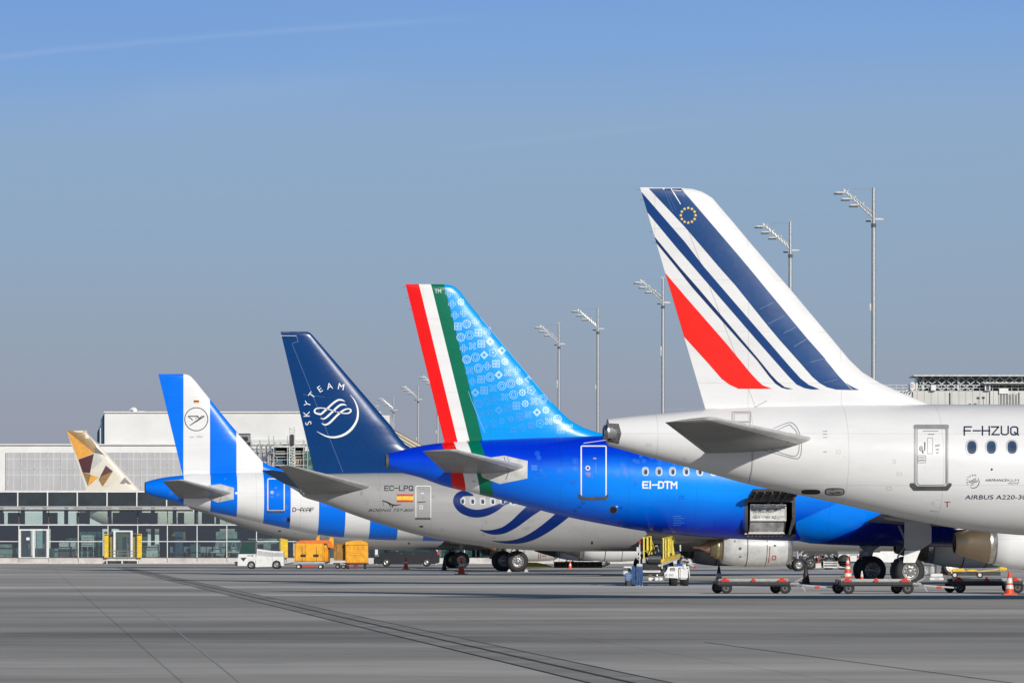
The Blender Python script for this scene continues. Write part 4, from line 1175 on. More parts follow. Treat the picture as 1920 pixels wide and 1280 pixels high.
# ---- 4. second grey jet hidden behind the striped one
r5 = copy_tree(j3.root, None, skip=('livery_swirl', 'lettering', 'door', 'window'))
r5.location = (ray(355, 308.0), 308.0, 0)
r5['label'] = 'grey airliner mostly hidden beyond the blue and white striped jet, wheels beside a cone'

# ---- 5. blue and white striped jet
j = Jet('c', 269.8, 272, 'airliner with broad vertical blue and white stripes on fin and body')
CB = (0.0, 0.175, 0.86, 1)
edges = [343, 392.8, 442.3, 492.5, 543, 594, 643.7, 692, 742.5, 792, 842, 892, 941, 990]
ue = [j.loc(x, 900, -1.2).x for x in edges]
lo = j.loc(260, 900).x; hi = ue[-1]+2
stops = [(lo, CB)] + [(u, WHT if i % 2 == 0 else CB) for i, u in enumerate(ue)]
C_paint = stripe_paint('blue_and_white_stripes', 0.0, lo, hi, stops, .26)
ue2 = [j.loc(x, 800, -.2).x for x in edges]
C_fin = stripe_paint('blue_and_white_fin', 0.0, lo, hi, [(lo, CB)] + [(u, WHT if i % 2 == 0 else CB) for i, u in enumerate(ue2)], .22)
j.fuselage([(273,903,924),(283,900,928),(305.6,895,934.5),(343,890.5,945.5),(390.6,887,958),(441,885.5,968.5),(494.6,884.5,981),(542.5,884.3,991),(592.5,884,1001),(642.5,884,1007),(742,884,1012.5),(820,884,1014)],
           44.5, 3.95, 4.14, None)
FM = [C_paint, M['ink'], M['black'], mat('pale_metal2', (.60,.60,.58), .35, dirt=.15), M['seam'], M['white_ink']]
j.wf(poly_px([(390,909.5),(413,907),(438.5,914),(438.5,935.5),(408,941.5),(390,934)]), 3)
j.wf(stroke_px([(415,931,.6),(413,936,.6),(411,940,.6)]), 2, off=.02)
reg_px(j.wf, 'D-AIAF', 549, 950.8, 588, 958.8, 1.25, 1); j.access(8, 300, 820, 895, 1000, 26, 4, .45)
j.wf(ell_px(541,974,3.4,4.6,14), 2); j.wf(ell_px(443,924,2.6,2.2,10), 5)
j.fus.build('fuselage', FM, j.root)
dm = door_frame(j, 501, 896, 534, 958, 3, 2.2, None, [(499,957),(534,957),(532,960.5),(501,960.5)], None)
dr = dm.build('door', [mat('cream_outline', (.80,.78,.68), .4, dirt=.05), M['dgrey']], j.root)
hb = MB()
for sh, m in ((ring_px(510,922.5,2.2,1.2,14),0), (ell_px(510,922.5,1.1,1.1,8),1), (stroke_px([(507,931,1),(512,931,1)],smooth=False),2), (stroke_px([(515,914,1.4),(519,914,1.4)],smooth=False),2), (stroke_px([(519,927,1),(523,927,1)],smooth=False),2)):
    j.wrap(hb, sh, j.surf_f, m, 4, .024)
hb.build('door_handle', [M['white_ink'], M['ink'], mat('ghost_print3', (.2,.45,.85), .35)], dr)
le = [(346,701),(352,702),(358,705.5),(366,714),(393,747.5),(442,807.5),(491.5,864),(505,872.5),(524,878),(545,882),(560,885)]
te = [(296.8,701),(342.5,891)]
f_ = j.fin(le, te, 893, .105, 4.2, None)
j.wt(ring_px(368,785.6,21.6,1.5,56), 1, off=.010)
for pts in ([(352.5,780,1.6),(371,780,2.0),(373,783.5,2.0)], [(352.5,780,1.4),(361.5,787.5,1.6)], [(355.5,797.5,1.2),(370,788,2.6),(383.5,780,1.6)], [(371,787,1.6),(378,780,1.6),(383.5,780,1.4)], [(366,785,1.0),(372,781,1.0)]):
    j.wt(stroke_px(pts, smooth=False), 1, off=.010)
for sh, m in flag_px(363, 750.2, 373.2, 755.8, [(1,1),(1,2),(1,3)]): j.wt(sh, m, off=.010)
j.wt(text_px('est. 1956', 356, 816.3, 379.5, 820.5), 4, off=.010)
j.wt(stroke_px([(342,889.5,.5),(376,888,.5)],smooth=False), 4, off=.008)
f_.build('vertical_tail', [C_fin, M['ink'], M['red'], M['yellow'], M['grey_ink']], j.root)
j.stabilizer(j.loc(436,923.5,-1.15), j.loc(336,934,-.9), j.loc(345,899.5,-6.2), j.loc(305,902.5,-6.2), [M['stab']])
nb = MB(); zc, hz, w = j.F(j.st0)
nb.lathe([(j.st0-.06,hz*.8),(j.st0-.05,hz*.97),(j.st0+.5,hz*1.12),(j.st0+.5,hz*1.0)], (0,0,zc), 'x', 24, 0); nb.disc((j.st0-.05,0,zc), hz*.9, 'x', 20, 1)
nb.build('exhaust_duct', [M['dgrey'], M['black']], j.root)
gu = j.loc(969, 1053, -3.8).x
j.wing(gu, 2.40, 17.05, 6.9, 1.6, 27, 5.1, [M['stab']], winglet=0, yr=1.9)
e = j.loc(1044, 1019, -5.75)
j.engine(e.x, e.z-.05, 5.75, 1.0, 3.6, 'long', (M['paint_white'], M['dgrey'], M['copper']), 2.2)
j.gear(gu, 3.8, .62, 2.2, .42, .48)

# ---- 6. wide-body far behind the glass pier
j = Jet('w', 610, 118, 'wide-body airliner with gold and maroon facets on its fin, beyond the glass pier')
DES = paint('desert_white', (.66,.62,.54), .35)
j.fuselage([(118,926,938),(150,921,960),(200,919,985),(262,918.5,1000),(320,918.5,1003)], 58, 5.8, 5.9, None)
FM = [DES, M['grey_ink'], mat('gold_brown', (.22,.13,.04), .4), mat('mustard', (.42,.24,.03), .4)]
j.wf(text_px('A6-BLM', 322, 967.5, 343.5, 975.5), 1, step=4)
j.wf(rframe(292,961,297,979,1,.8), 1)
j.wf(poly_px([(286,960),(292,975),(290,1000),(278,985)]), 2); j.wf(poly_px([(320,985),(337,985),(337,1002),(320,1002)]), 3)
j.fus.build('fuselage', FM, j.root)
f_ = j.fin([(158,808),(164,812),(200,850),(264,920),(285,932)], [(124.7,806.6),(160,913),(162,924)], 928, .10, 7, None)
T = lambda x, y: (x/3.2, 680+y/3.2)
for pts, m in (([(400,407),(565,540),(470,580)],1), ([(400,405),(520,405),(530,430),(578,498),(565,540)],2), ([(572,500),(628,552),(567,540)],3), ([(470,580),(563,545),(540,662),(495,655)],4),
               ([(495,655),(545,668),(527,740),(518,715)],2), ([(545,672),(590,685),(529,742)],1), ([(635,615),(678,650),(600,683)],4), ([(600,683),(678,650),(615,742),(592,700)],2),
               ([(748,684),(788,729),(718,724)],3), ([(563,545),(640,555),(600,600),(550,640)],5), ([(680,650),(720,690),(650,740),(618,742)],6)):
    j.wt(poly_px([T(*p) for p in pts]), m, off=.03)
f_.build('vertical_tail', [DES, mat('light_gold', (.80,.38,.06), .4), mat('dark_gold', (.30,.17,.045), .4), mat('umber', (.10,.07,.06), .4), mat('maroon', (.075,.016,.022), .4), mat('sand_grey', (.52,.53,.47), .4), mat('cream_facet', (.68,.63,.50), .4)], j.root)
j.stabilizer(j.loc(255,940,-1.8), j.loc(190,945,-1.5), j.loc(175,925,-9.8), j.loc(150,926,-9.8), [M['stab']])
j.wing(30, 3.0, 29, 11, 2, 32, 6, [M['stab']], yr=2.9, kink=10)
j.engine(31, 2.9, 9.8, 1.7, 5, 'long', (DES, M['bronze'], M['copper']), 3.4)
j.gear(30, 4.9, .68, 3.2)

# ================================================================ setting
def ground_material():
    m, nt, b = nodes_of('concrete_apron')
    t = nt.nodes.new('ShaderNodeTexCoord'); co = t.outputs['Object']
    mp = nt.nodes.new('ShaderNodeMapping'); mp.inputs['Rotation'].default_value = (0, 0, R(-6.1))
    nt.links.new(co, mp.inputs[0]); s = nt.nodes.new('ShaderNodeSeparateXYZ'); nt.links.new(mp.outputs[0], s.inputs[0])
    x, y = s.outputs[0], s.outputs[1]
    wob = nmath(nt, 'MULTIPLY', nmath(nt, 'SUBTRACT', nnoise(nt, co, .08, 3), .5), 6.0)
    # cast bays: each row of slabs was poured separately and aged differently
    row = nmath(nt, 'FLOOR', nmath(nt, 'DIVIDE', nmath(nt, 'ADD', y, wob), 11.0))
    bay = nmath(nt, 'FLOOR', nmath(nt, 'DIVIDE', nmath(nt, 'ADD', x, 310.0), 620.0))
    wnz = nt.nodes.new('ShaderNodeTexWhiteNoise'); wnz.noise_dimensions = '2D'
    cb = nt.nodes.new('ShaderNodeCombineXYZ'); nt.links.new(row, cb.inputs[0]); nt.links.new(bay, cb.inputs[1]); nt.links.new(cb.outputs[0], wnz.inputs['Vector'])
    big = nnoise(nt, co, .055, 5, .6, (.45, 1, 1))
    mid = nnoise(nt, co, .22, 7, .7, (.6, 1, 1))
    streak = nnoise(nt, co, .9, 5, .7, (.25, 1, 1))
    fine = nnoise(nt, co, 22, 4, .7)
    v = nmath(nt, 'MULTIPLY_ADD', nmath(nt, 'SUBTRACT', big, .5), .80, .45)
    v = nmath(nt, 'ADD', v, nmath(nt, 'MULTIPLY', nmath(nt, 'SUBTRACT', mid, .5), .40))
    v = nmath(nt, 'ADD', v, nmath(nt, 'MULTIPLY', nmath(nt, 'SUBTRACT', streak, .5), .14))
    v = nmath(nt, 'ADD', v, nmath(nt, 'MULTIPLY', nmath(nt, 'SUBTRACT', wnz.outputs['Value'], .5), .07))
    v = nmath(nt, 'ADD', v, nmath(nt, 'MULTIPLY', nmath(nt, 'SUBTRACT', fine, .5), .22))
    def joint(c, pitch, w):
        f = nmath(nt, 'FRACT', nmath(nt, 'DIVIDE', c, pitch))
        return nmath(nt, 'LESS_THAN', nmath(nt, 'ABSOLUTE', nmath(nt, 'SUBTRACT', f, .5)), w/pitch)
    jn = nmath(nt, 'MAXIMUM', joint(nmath(nt, 'ADD', x, 2.0), 7.5, .016), joint(y, 7.5, .03))
    v = nmath(nt, 'MULTIPLY', v, nmath(nt, 'MULTIPLY_ADD', jn, -.32, 1))
    # small oil spots
    spot = nramp(nt, nnoise(nt, co, 1.6, 3, .5), [(.70, (0,0,0)), (.76, (1,1,1))])
    v = nmath(nt, 'MULTIPLY', v, nmath(nt, 'MULTIPLY_ADD', spot, -.30, 1))
    yw_ = nmath(nt, 'ADD', y, nmath(nt, 'MULTIPLY', nmath(nt, 'SUBTRACT', nnoise(nt, co, .12, 4, .6, (.35,1,1)), .5), 14.0))
    rows = nramp(nt, nmath(nt, 'DIVIDE', yw_, 400.0), [(0,(.55,.55,.55)), (.150,(.55,.55,.55)), (.158,(.40,.40,.40)), (.232,(.42,.42,.42)), (.238,(.60,.60,.60)), (.272,(.62,.62,.62)), (.280,(.36,.36,.36)), (.345,(.38,.38,.38)), (.352,(.60,.60,.60)), (.60,(.58,.58,.58)), (1,(.55,.55,.55))])
    v = nmath(nt, 'MULTIPLY', v, nmath(nt, 'MULTIPLY_ADD', rows, 2.0, 0.0))
    v = nmath(nt, 'MAXIMUM', v, .05)
    cc = nt.nodes.new('ShaderNodeCombineXYZ')
    nt.links.new(v, cc.inputs[0]); nt.links.new(nmath(nt, 'MULTIPLY', v, .945), cc.inputs[1]); nt.links.new(nmath(nt, 'MULTIPLY', v, .85), cc.inputs[2])
    nt.links.new(cc.outputs[0], b.inputs['Base Color'])
    b.inputs['Roughness'].default_value = .88
    b.inputs['Specular IOR Level'].default_value = .25
    return m
G = ground_material()
mb = MB(); mb.quad((-3000,-300,0),(3000,-300,0),(3000,9000,0),(-3000,9000,0))
tag(mb.build('ground', G), kind='structure')
# drain channel of parallel slots running away from the camera, and other ground joints
def gline(x0, y0, x1, y1, w, z): 
    d = Vector((x1-x0, y1-y0, 0)).normalized(); n = Vector((-d.y, d.x, 0))*w/2
    a, b = Vector((x0,y0,z)), Vector((x1,y1,z))
    return [a-n, b-n, b+n, a+n]
mb = MB()
band = mat('channel_concrete', (.40,.385,.34), .9, dirt=.22, scale=.5)
slot = mat('slot_dark', (.07,.068,.062), .9, dirt=.2)
mb.quad(*gline(1.36+.1075*12, 51.4-12, 1.36-.1075*268, 51.4+268, .98, .004), m=0)
for off, w in ((-.46,.028),(0.0,.035),(.05,.018),(.46,.028)):
    mb.quad(*gline(1.34+off+.1075*12, 51.4-12, 1.34+off-.1075*268, 51.4+268, w, .008), m=1)
for k in range(60):
    y = 46+k*4.0; x = 1.34-.1075*(y-51.4)
    mb.quad(*gline(x-.42, y, x+.42, y+.05, .04, .008), m=1)
tag(mb.build('drainage_channel', [band, slot]), kind='structure')
mb = MB()
pale = mat('joint_sealant', (.50,.49,.46), .8)
mb.quad(*gline(-2.84+.0, 49, -2.84-.103*33, 84, .028, .004), m=0)
mb.quad(*gline(-2.84-.103*33, 84, -2.84-.103*70, 121, .03, .004), m=0)
mb.quad(*gline(5.68, 51.4, 5.68-.117*22, 73, .03, .004), m=1)
mb.quad(*gline(-36.6, 290, -33, 130, .10, .004), m=0)
mb.quad(*gline(-9.0, 81.4, -1.2, 81.0, .10, .004), m=0); mb.quad(*gline(-9.0, 80.4, -2.6, 80.3, .06, .004), m=1)
mb.quad(*gline(-3.8, 60.2, -3.0, 60.1, .07, .004), m=0)
tag(mb.build('apron_joints', [pale, slot]), kind='structure')
mb = MB(); yl = mat('worn_yellow_marking', (.40,.37,.24), .85, dirt=.35, scale=2)
mb.quad(*gline(-9.5, 73.6, 1.5, 73.3, .10, .004))
tag(mb.build('guide_line', yl), kind='structure')

# ---------------------------------------------------------------- glass pier
def glass_material(name, tint, refl=.15):
    m = bpy.data.materials.new(name); m.use_nodes = True; nt = m.node_tree; nt.nodes.clear()
    out = nt.nodes.new('ShaderNodeOutputMaterial'); tr = nt.nodes.new('ShaderNodeBsdfTransparent'); gl = nt.nodes.new('ShaderNodeBsdfGlossy')
    mx = nt.nodes.new('ShaderNodeMixShader'); fr = nt.nodes.new('ShaderNodeFresnel'); fr.inputs['IOR'].default_value = 1.5
    t = nt.nodes.new('ShaderNodeTexCoord')
    bn = nt.nodes.new('ShaderNodeBump'); bn.inputs['Strength'].default_value = .08
    nt.links.new(nnoise(nt, t.outputs['Object'], .6, 2), bn.inputs['Height']); nt.links.new(bn.outputs[0], gl.inputs['Normal'])
    tr.inputs[0].default_value = (*tint, 1); gl.inputs['Roughness'].default_value = .03; gl.inputs[0].default_value = (.9,.95,1,1)
    nt.links.new(nmath(nt, 'ADD', fr.outputs[0], refl), mx.inputs[0]); nt.links.new(tr.outputs[0], mx.inputs[1]); nt.links.new(gl.outputs[0], mx.inputs[2])
    nt.links.new(mx.outputs[0], out.inputs[0])
    return m
GL = glass_material('tinted_glass', (.70,.82,.81)); GL2 = glass_material('clear_glass', (.80,.88,.86), .02)
PD = 390.0; ps = FP/PD
px2 = lambda x: (x-CX)/ps
pz = lambda y: HC+(HY-y)/ps
X0, X1 = px2(-200), px2(1330)
pier = empty('terminal_pier', (px2(300), PD, 0), 0, 'long low glass pier with dark roof band and white window bars', 'building')
ox = px2(300)
def pb(mb, name, mats, parent=pier): return mb.build(name, mats, parent)
def lx(x): return px2(x)-ox
x0, x1 = X0-ox, X1-ox
mb = MB(); mb.box(x0, x1, 0, .25, 0, pz(1045.5), 0)
mb.box(x0, x1, -.22, 0, 0, .10, 1)
mull = [lx(35.5+55.7*k) for k in range(-4, 24)]
for x in mull: mb.box(x-.02, x+.02, -.012, 0, .1, pz(1045.5)-.01, 2)
pb(mb, 'base_wall', [mat('pinkish_render', (.62,.57,.54), .7, dirt=.15, scale=.8), mat('pale_kerb', (.62,.62,.60), .8), M['dgrey']])
roof = MB(); zr0, zr1 = pz(949), pz(920)
roof.box(x0, lx(362), -.9, 13, zr0, zr1-.06, 0)
roof.box(lx(362), x1, -.9, 13, zr0-.2, zr0+.25, 0)
roof.box(x0, lx(290), -.98, -.90, zr1-.13, zr1+.02, 1)
for x in mull:
    if x < lx(362): roof.box(x-.05, x+.05, -1.0, -.9, zr0+.02, zr1-.05, 1)
roof.box(x0, lx(358), -1.15, -.9, zr0-.10, zr0+.02, 2); roof.box(x0, lx(361), -1.25, -.9, zr0-.28, zr0-.15, 2)
roof.box(x0, lx(362), -1.2, 0, pz(958), zr0-.29, 3)
pb(roof, 'roof_fascia', [mat('dark_fascia', (.035,.05,.06), .35, dirt=.3, scale=.5), M['white'], M['galv'], M['black']])
fr = MB(); zt, zm = pz(983.5), pz(1014.5)
doors = [(35.5, 91.5), (203, 259)]
indoor = lambda x: any(lx(a)-.1 < x < lx(b)+.1 for a, b in doors)
fr.box(x0, x1, -.10, .06, zt-.045, zt+.045, 0)
for a, b in zip([x0]+[lx(91.5), lx(259)], [lx(35.5), lx(203), x1]): fr.box(a, b, -.08, .04, zm-.032, zm+.032, 0)
for x in mull:
    fr.box(x-.032, x+.032, -.12, .10, pz(1045.5), zt-.07, 0)
    fr.box(x-.03, x+.03, -.06, .06, zt+.07, pz(958), 1)
pb(fr, 'window_frame', [M['white'], M['dgrey']])
gz = MB()
gz.quad((x0,0,pz(1045)),(x1,0,pz(1045)),(x1,0,pz(958)),(x0,0,pz(958)))
pb(gz, 'glazing', GL)
bk = MB(); bk.quad((x0,12.1,.5),(x1,12.1,.5),(x1,12.1,pz(958)),(x0,12.1,pz(958)))
pb(bk, 'rear_glazing', GL2)
it = MB()
it.box(x0, x1, .3, 12, .45, .55, 0)
rw_ = random.Random(5)
xx = x0
while xx < x1:
    w = rw_.uniform(2.0, 5.5); it.box(xx, min(xx+w, x1), 11.7, 11.9, .55, zt-.3, 1); xx += w+rw_.uniform(.5, 1.9)
for k in range(36):
    x = x0+1+k*(x1-x0-2)/36
    it.box(x-.16, x+.16, 6, 6.4, .55, zr0, 2)
    if k % 3 == 0: it.box(x+.6, x+.6+rw_.uniform(.6,2.2), 9, 9.3, .55, zr0 if k % 2 else zt, 2)
it.box(x0, x1, 11.9, 12.05, zt-.3, zt+.12, 2)
for k in range(44):      # partitions, desks and cabinets that the low sun reaches
    x = x0+1+k*(x1-x0-3)/44+rw_.uniform(-.6,.6); w = rw_.uniform(.4,1.9); yy = rw_.uniform(.9,4.5); h_ = rw_.choice([.75,1.1,1.6,2.2])
    it.box(x, x+w, yy, yy+.25, .56, .56+h_, 3+rw_.randrange(3))
    if rw_.random() < .5: it.box(x+.1, x+w-.1, yy-.03, yy-.005, .56+h_*.35, .56+h_*.4, 2)
for k in range(24):      # dark blinds and boards in the upper glazing band
    x = x0+2+k*(x1-x0-4)/24+rw_.uniform(-1,1)
    it.box(x, x+rw_.uniform(.5,1.8), 3, 3.1, zt+.1, pz(960), 2)
pb(it, 'interior', [mat('pier_floor', (.10,.11,.11), .5), mat('teal_wall', (.06,.15,.16), .5, dirt=.4, scale=.25), mat('inner_dark', (.02,.028,.032), .6), mat('teal_partition', (.04,.15,.15), .5, dirt=.3), mat('pale_cabinet', (.34,.42,.40), .5, dirt=.3), mat('blue_partition', (.03,.09,.16), .5, dirt=.3)])
for i, (a, b) in enumerate(doors):
    df = MB(); A_, B_ = lx(a), lx(b); top = pz(991.5) if i == 0 else pz(994)
    if i == 1: A_, B_ = lx(213), lx(249)
    df.box(A_, B_, -.16, .02, top-.12, top, 0); df.box(A_, A_+.18, -.16, .02, pz(1044), top-.12, 0); df.box(B_-.18, B_, -.16, .02, pz(1044), top-.12, 0)
    df.box(A_, B_, -.16, .02, pz(1045.5), pz(1044), 0)
    if i == 0: df.box((A_+B_)/2-.09, (A_+B_)/2+.09, -.16, .02, pz(1044), top-.12, 0)
    d_ = df.build('door', [M['white']], pier)
    n = 2 if i == 0 else 1
    for k in range(n):
        a_ = A_+.2+k*((B_-A_)/2); b_ = a_+(B_-A_)/n-.42
        lf = MB(); lf.box(a_, b_, -.09, -.05, pz(1043.5), top-.14, 0)
        for q in (a_, b_-.07): lf.box(q, q+.07, -.12, -.04, pz(1043), top-.14, 1)
        if i == 0 and k == 0: lf.box(a_+.45, a_+.72, -.125, -.1, pz(1012), pz(1007), 2)
        lf.box(b_-.2, b_-.15, -.2, -.16, 1.3, 1.7, 3)
        lf.build('door_leaf', [GL, M['dgrey'], M['white_ink'], M['silver']], d_)
# things seen inside or in front of the pier
def thing(name, mb, mats, loc, label, cat, group=None, rz=0):
    o = mb.build(name, mats, None, loc); o.rotation_euler = (0,0,rz)
    return tag(o, label, cat, group)
for x, w, l in ((533, 14, 'yellow panel between the white tug and the first yellow cart'), (200, 8, 'tall yellow panel left of the second pier door'), (262, 9, 'tall yellow panel right of the second pier door')):
    mb = MB(); mb.cbox(-w/2/ps, w/2/ps, -.1, .1, 0, pz(999)-.55, .03, 0); mb.box(-w/2/ps+.05, w/2/ps-.05, -.115, -.1, 1.9, 2.0, 1)
    thing('yellow_panel', mb, [M['yellow'], M['dgrey']], (px2(x), PD-.30, .5), l, 'panel')  # yellow door-surround panels, set outside the glass so they stay bright
mb = MB(); w = 1.15
mb.box(-w,-w+.35,-.1,.1,0,2.0,0); mb.box(w-.35,w,-.1,.1,0,2.0,0); mb.box(-w,w,-.1,.1,1.75,2.05,0); mb.box(-.50,-.12,-.08,.08,0,1.8,0); mb.box(.25,.45,-.08,.08,0,1.8,0)
thing('yellow_doorway', mb, [M['yellow']], (px2(231), PD+.3, .55), 'yellow doorway frame standing behind the second pier door', 'doorway')
mb = MB(); mb.box(-1.3,1.3,0,.03,0,.02,0)
for z in (.55,.85,1.1): mb.tube((-1.35,0,z),(1.35,0,z),.018,6,0)
for x in (-1.35,-.45,.45,1.35): mb.tube((x,0,0),(x,0,1.1),.02,6,0)
mb.tube((1.35,0,1.1),(2.0,-.1,.75),.018,6,0)
mb.box(-1.4,1.4,-.9,-.05,.28,.36,1); mb.box(-1.35,-1.28,-.85,-.1,0,.28,1); mb.box(1.28,1.35,-.85,-.1,0,.28,1); mb.box(-.05,.05,-.85,-.1,0,.28,1)
thing('door_landing', mb, [M['galv'], M['white']], (px2(231), PD-.25, 0), 'white landing step with steel handrail below the second pier door', 'steps')
def seat_row(n):
    mb = MB()
    for k in range(n):
        x = k*.55
        mb.cbox(x,x+.48,0,.45,.38,.45,.02,0); mb.cbox(x,x+.48,.42,.50,.45,.9,.02,0)
        mb.bar((x+.1,.2,0),(x+.1,.2,.38),.04); mb.bar((x+.38,.2,0),(x+.38,.2,.38),.04)
    mb.bar((0,.25,.34),(n*.55-.07,.25,.34),.05); return mb
for x, l, m in ((335,'row of pale blue seats inside the pier glass near the blue striped tail','tarp2'), (392,'row of grey seats inside the pier left of the white tug','galv')):
    thing('seat_row', seat_row(4), [M[m]], (px2(x)-1, PD+3, .55), l, 'seats', 'waiting seats inside the pier')
mb = MB(); mb.cbox(-.5,.5,-.3,.3,0,.62,.03,0); mb.cbox(-.46,.46,-.26,.26,.66,1.0,.03,0); mb.box(-.5,.5,-.31,.3,.62,.66,1); mb.disc((.1,-.31,.2),.05,'y',10,1)
thing('luggage_machine', mb, [M['dirty_white'], M['dgrey']], (px2(283), PD+1.5, .55), 'white boxy machine inside the pier, right of the yellow panels', 'machine')
mb = MB(); mb.box(-.55,.55,-.05,.05,.9,1.9,0)
for k in range(4): mb.box(-.5,.5,-.07,-.05,1.0+k*.22,1.05+k*.22,1)
mb.bar((-.5,0,0),(-.5,0,.9),.05); mb.bar((.5,0,0),(.5,0,.9),.05); mb.bar((0,0,0),(0,0,.9),.05)
thing('notice_board', mb, [M['dirty_white'], M['dgrey']], (px2(160.5), PD+2, .55), 'white notice board on legs inside the pier between the two doors', 'board')
mb = MB(); mb.box(-.7,.7,-.2,.2,.0,.75,1); mb.box(-.75,.75,-.25,.25,.75,.82,0); mb.box(-.7,.7,.1,.14,.9,1.3,0)
for k in range(6): mb.cbox(-.65+k*.23,-.5+k*.23,-.02,.1,1.3,1.42,.01,0)
thing('counter', mb, [M['dirty_white'], M['dgrey']], (px2(121), PD+2.2, .55), 'low white counter inside the pier right of the double door', 'counter')
mb = MB(); mb.box(-.6,.6,0,.05,0,1.4,0); mb.box(-.64,.64,-.02,0,1.4,1.46,1); mb.box(-.64,.64,-.02,0,0,.06,1)
thing('display_panel', mb, [mat('ochre_board', (.30,.17,.03), .5), M['dgrey']], (px2(328.5), PD+4, 2.0), 'ochre board hung inside the pier under the far registration letters', 'board')
mb = MB(); mb.box(-.8,.8,0,.1,0,.55,0); mb.box(-1.0,1.0,-.02,.1,.55,.58,1)
thing('wall_box', mb, [mat('pale_green_box', (.30,.36,.33), .5), M['dgrey']], (px2(12), PD+1.5, .8), 'pale green box inside the pier at the left edge', 'box')
for k, (x, l) in enumerate(((405,'first trestle frame inside the pier'),(436,'white trestle frame behind the tug cab'))):
    mb = MB()
    for s in (-1,1):
        mb.bar((s*.45,0,0),(s*.05,0,1.4),.05); mb.bar((s*.5,.4,0),(s*.05,.1,1.4),.05)
    mb.bar((-.4,0,.35),(.4,0,.35),.04); mb.box(-.5,.5,-.2,.4,.40,.48,1); mb.cbox(-.2,.2,0,.3,.5,.85,.04,1)
    thing('trestle', mb, [M['galv'], M['dirty_white']], (px2(x), PD+1.6, .55), ['dark trestle stand inside the pier among the grey seats','white trestle stand inside the pier behind the tug cab'][k], 'stand')

# ---------------------------------------------------------------- buildings behind
def facade_grid(name, col, rough, pitch_x, pitch_z, w=.05, deep=.2):
    m, nt, b = nodes_of(name)
    co, xyz = obj_xyz(nt)
    def ln(c, p, w_):
        f = nmath(nt, 'FRACT', nmath(nt, 'DIVIDE', c, p)); return nmath(nt, 'LESS_THAN', f, w_/p)
    l = nmath(nt, 'MAXIMUM', ln(xyz[0], pitch_x, w), ln(xyz[2], pitch_z, w))
    n = nnoise(nt, co, .25, 5)
    base = nmix(nt, nramp(nt, n, [(.35,(0,0,0)),(.7,(1,1,1))]), (*col,1), tuple(c*.88 for c in col)+(1,))
    c = nmix(nt, nmath(nt, 'MULTIPLY', l, deep), base, (.9,.9,.9,1) if deep > 0 else (.1,.1,.1,1))
    nt.links.new(c, b.inputs['Base Color']); b.inputs['Roughness'].default_value = rough
    return m
BD = 700.0; bs = FP/BD
bx = lambda x: (x-CX)/bs
bz = lambda y: HC+(HY-y)/bs
SCR = facade_grid('perforated_screen', (.45,.45,.46), .7, 25/bs*1.0, 30/bs, .16, .22)
PNL = facade_grid('pale_panels', (.70,.70,.68), .75, 3.1, 2.6, .04, .12)
o0 = bx(300)
hall = empty('cargo_hall', (o0, BD, 0), 0, 'long white hall with grey perforated screens behind the gold and maroon fin', 'building')
H = lambda x: bx(x)-o0
mb = MB(); mb.box(H(-260), H(735), 0, 60, 0, bz(833), 0); mb.box(H(-260), H(735), -.5, .6, bz(834), bz(832), 0)
mb.build('wall', [mat('white_render', (.75,.75,.73), .8, dirt=.06, scale=.3)], hall)
mb = MB(); mb.box(H(11), H(560), -.25, -.02, bz(925), bz(848), 0)
mb.build('screen', [SCR], hall)
mb = MB()
for x in range(-260, 735, 25): mb.box(H(x)-.05, H(x)+.05, -.34, -.26, bz(925), bz(848), 0)
mb.box(H(11), H(560), -.34, -.26, bz(879.5), bz(878.5), 0)
mb.build('screen_rail', [M['dirty_white']], hall)
up = empty('office_block', (o0, BD+.8, 0), 0, 'tall plain pale block rising behind the blue and white striped fin', 'building')
mb = MB(); mb.box(H(193), H(713), 2, 55, bz(834)-12, bz(772.5), 0)
mb.build('wall', [PNL], up)
mb = MB(); mb.box(H(192), H(713.3), 1.6, 55.3, bz(772.5), bz(770.3), 0); mb.build('parapet', [M['white']], up)
mb = MB(); mb.prism([(H(192),bz(834)),(H(184),bz(834)),(H(184),bz(798)),(H(185),bz(790)),(H(184.3),bz(786)),(H(191),bz(774)),(H(192),bz(774))], 3, 12, 0)
mb.prism([(H(183.5),bz(834)),(H(175.5),bz(825)),(H(176),bz(808)),(H(181),bz(796)),(H(183.5),bz(800))], 5, 14, 0)
mb.bar((H(184),2.9,bz(834)),(H(184),2.9,bz(800)),.12,m=1); mb.bar((H(192),2.9,bz(834)),(H(192),2.9,bz(773)),.12,m=1)
mb.build('stair_glass', [mat('blue_glazing', (.05,.13,.20), .15, coat=.5), M['white']], up)
mb = MB(); mb.box(H(712.5), H(727.5), 8, 40, bz(840)-10, bz(775.7), 0); mb.box(H(712.5), H(727.8), 7.9, 40, bz(777.5)-.02, bz(775.5), 1)
for k in range(5): mb.box(H(714), H(727), 7.93, 7.99, bz(780+k*2.4), bz(779.6+k*2.4), 1)
mb.build('side_block', [PNL, M['white']], up)
# rooftop unit and a slanted dish
mb = MB(); mb.cbox(H(253)-o0*0, H(265), 6, 9, bz(770.3), bz(768.0), .05, 0); mb.box(H(250),H(268),5.8,9.2,bz(770.4),bz(769.7),0); mb.build('roof_unit', [M['white']], up)
mb = MB(); mb.lathe([(0,.02),(.12,.35),(.35,.62)], (H(243),6,bz(768)), 'y', 20, 0); mb.bar((H(243),6,bz(770.3)),(H(243),6,bz(767)),.1,m=1); mb.bar((H(238),6,bz(770)),(H(241),6,bz(766.5)),.25,m=1); mb.build('roof_dish', [M['white'], M['dark']], up)
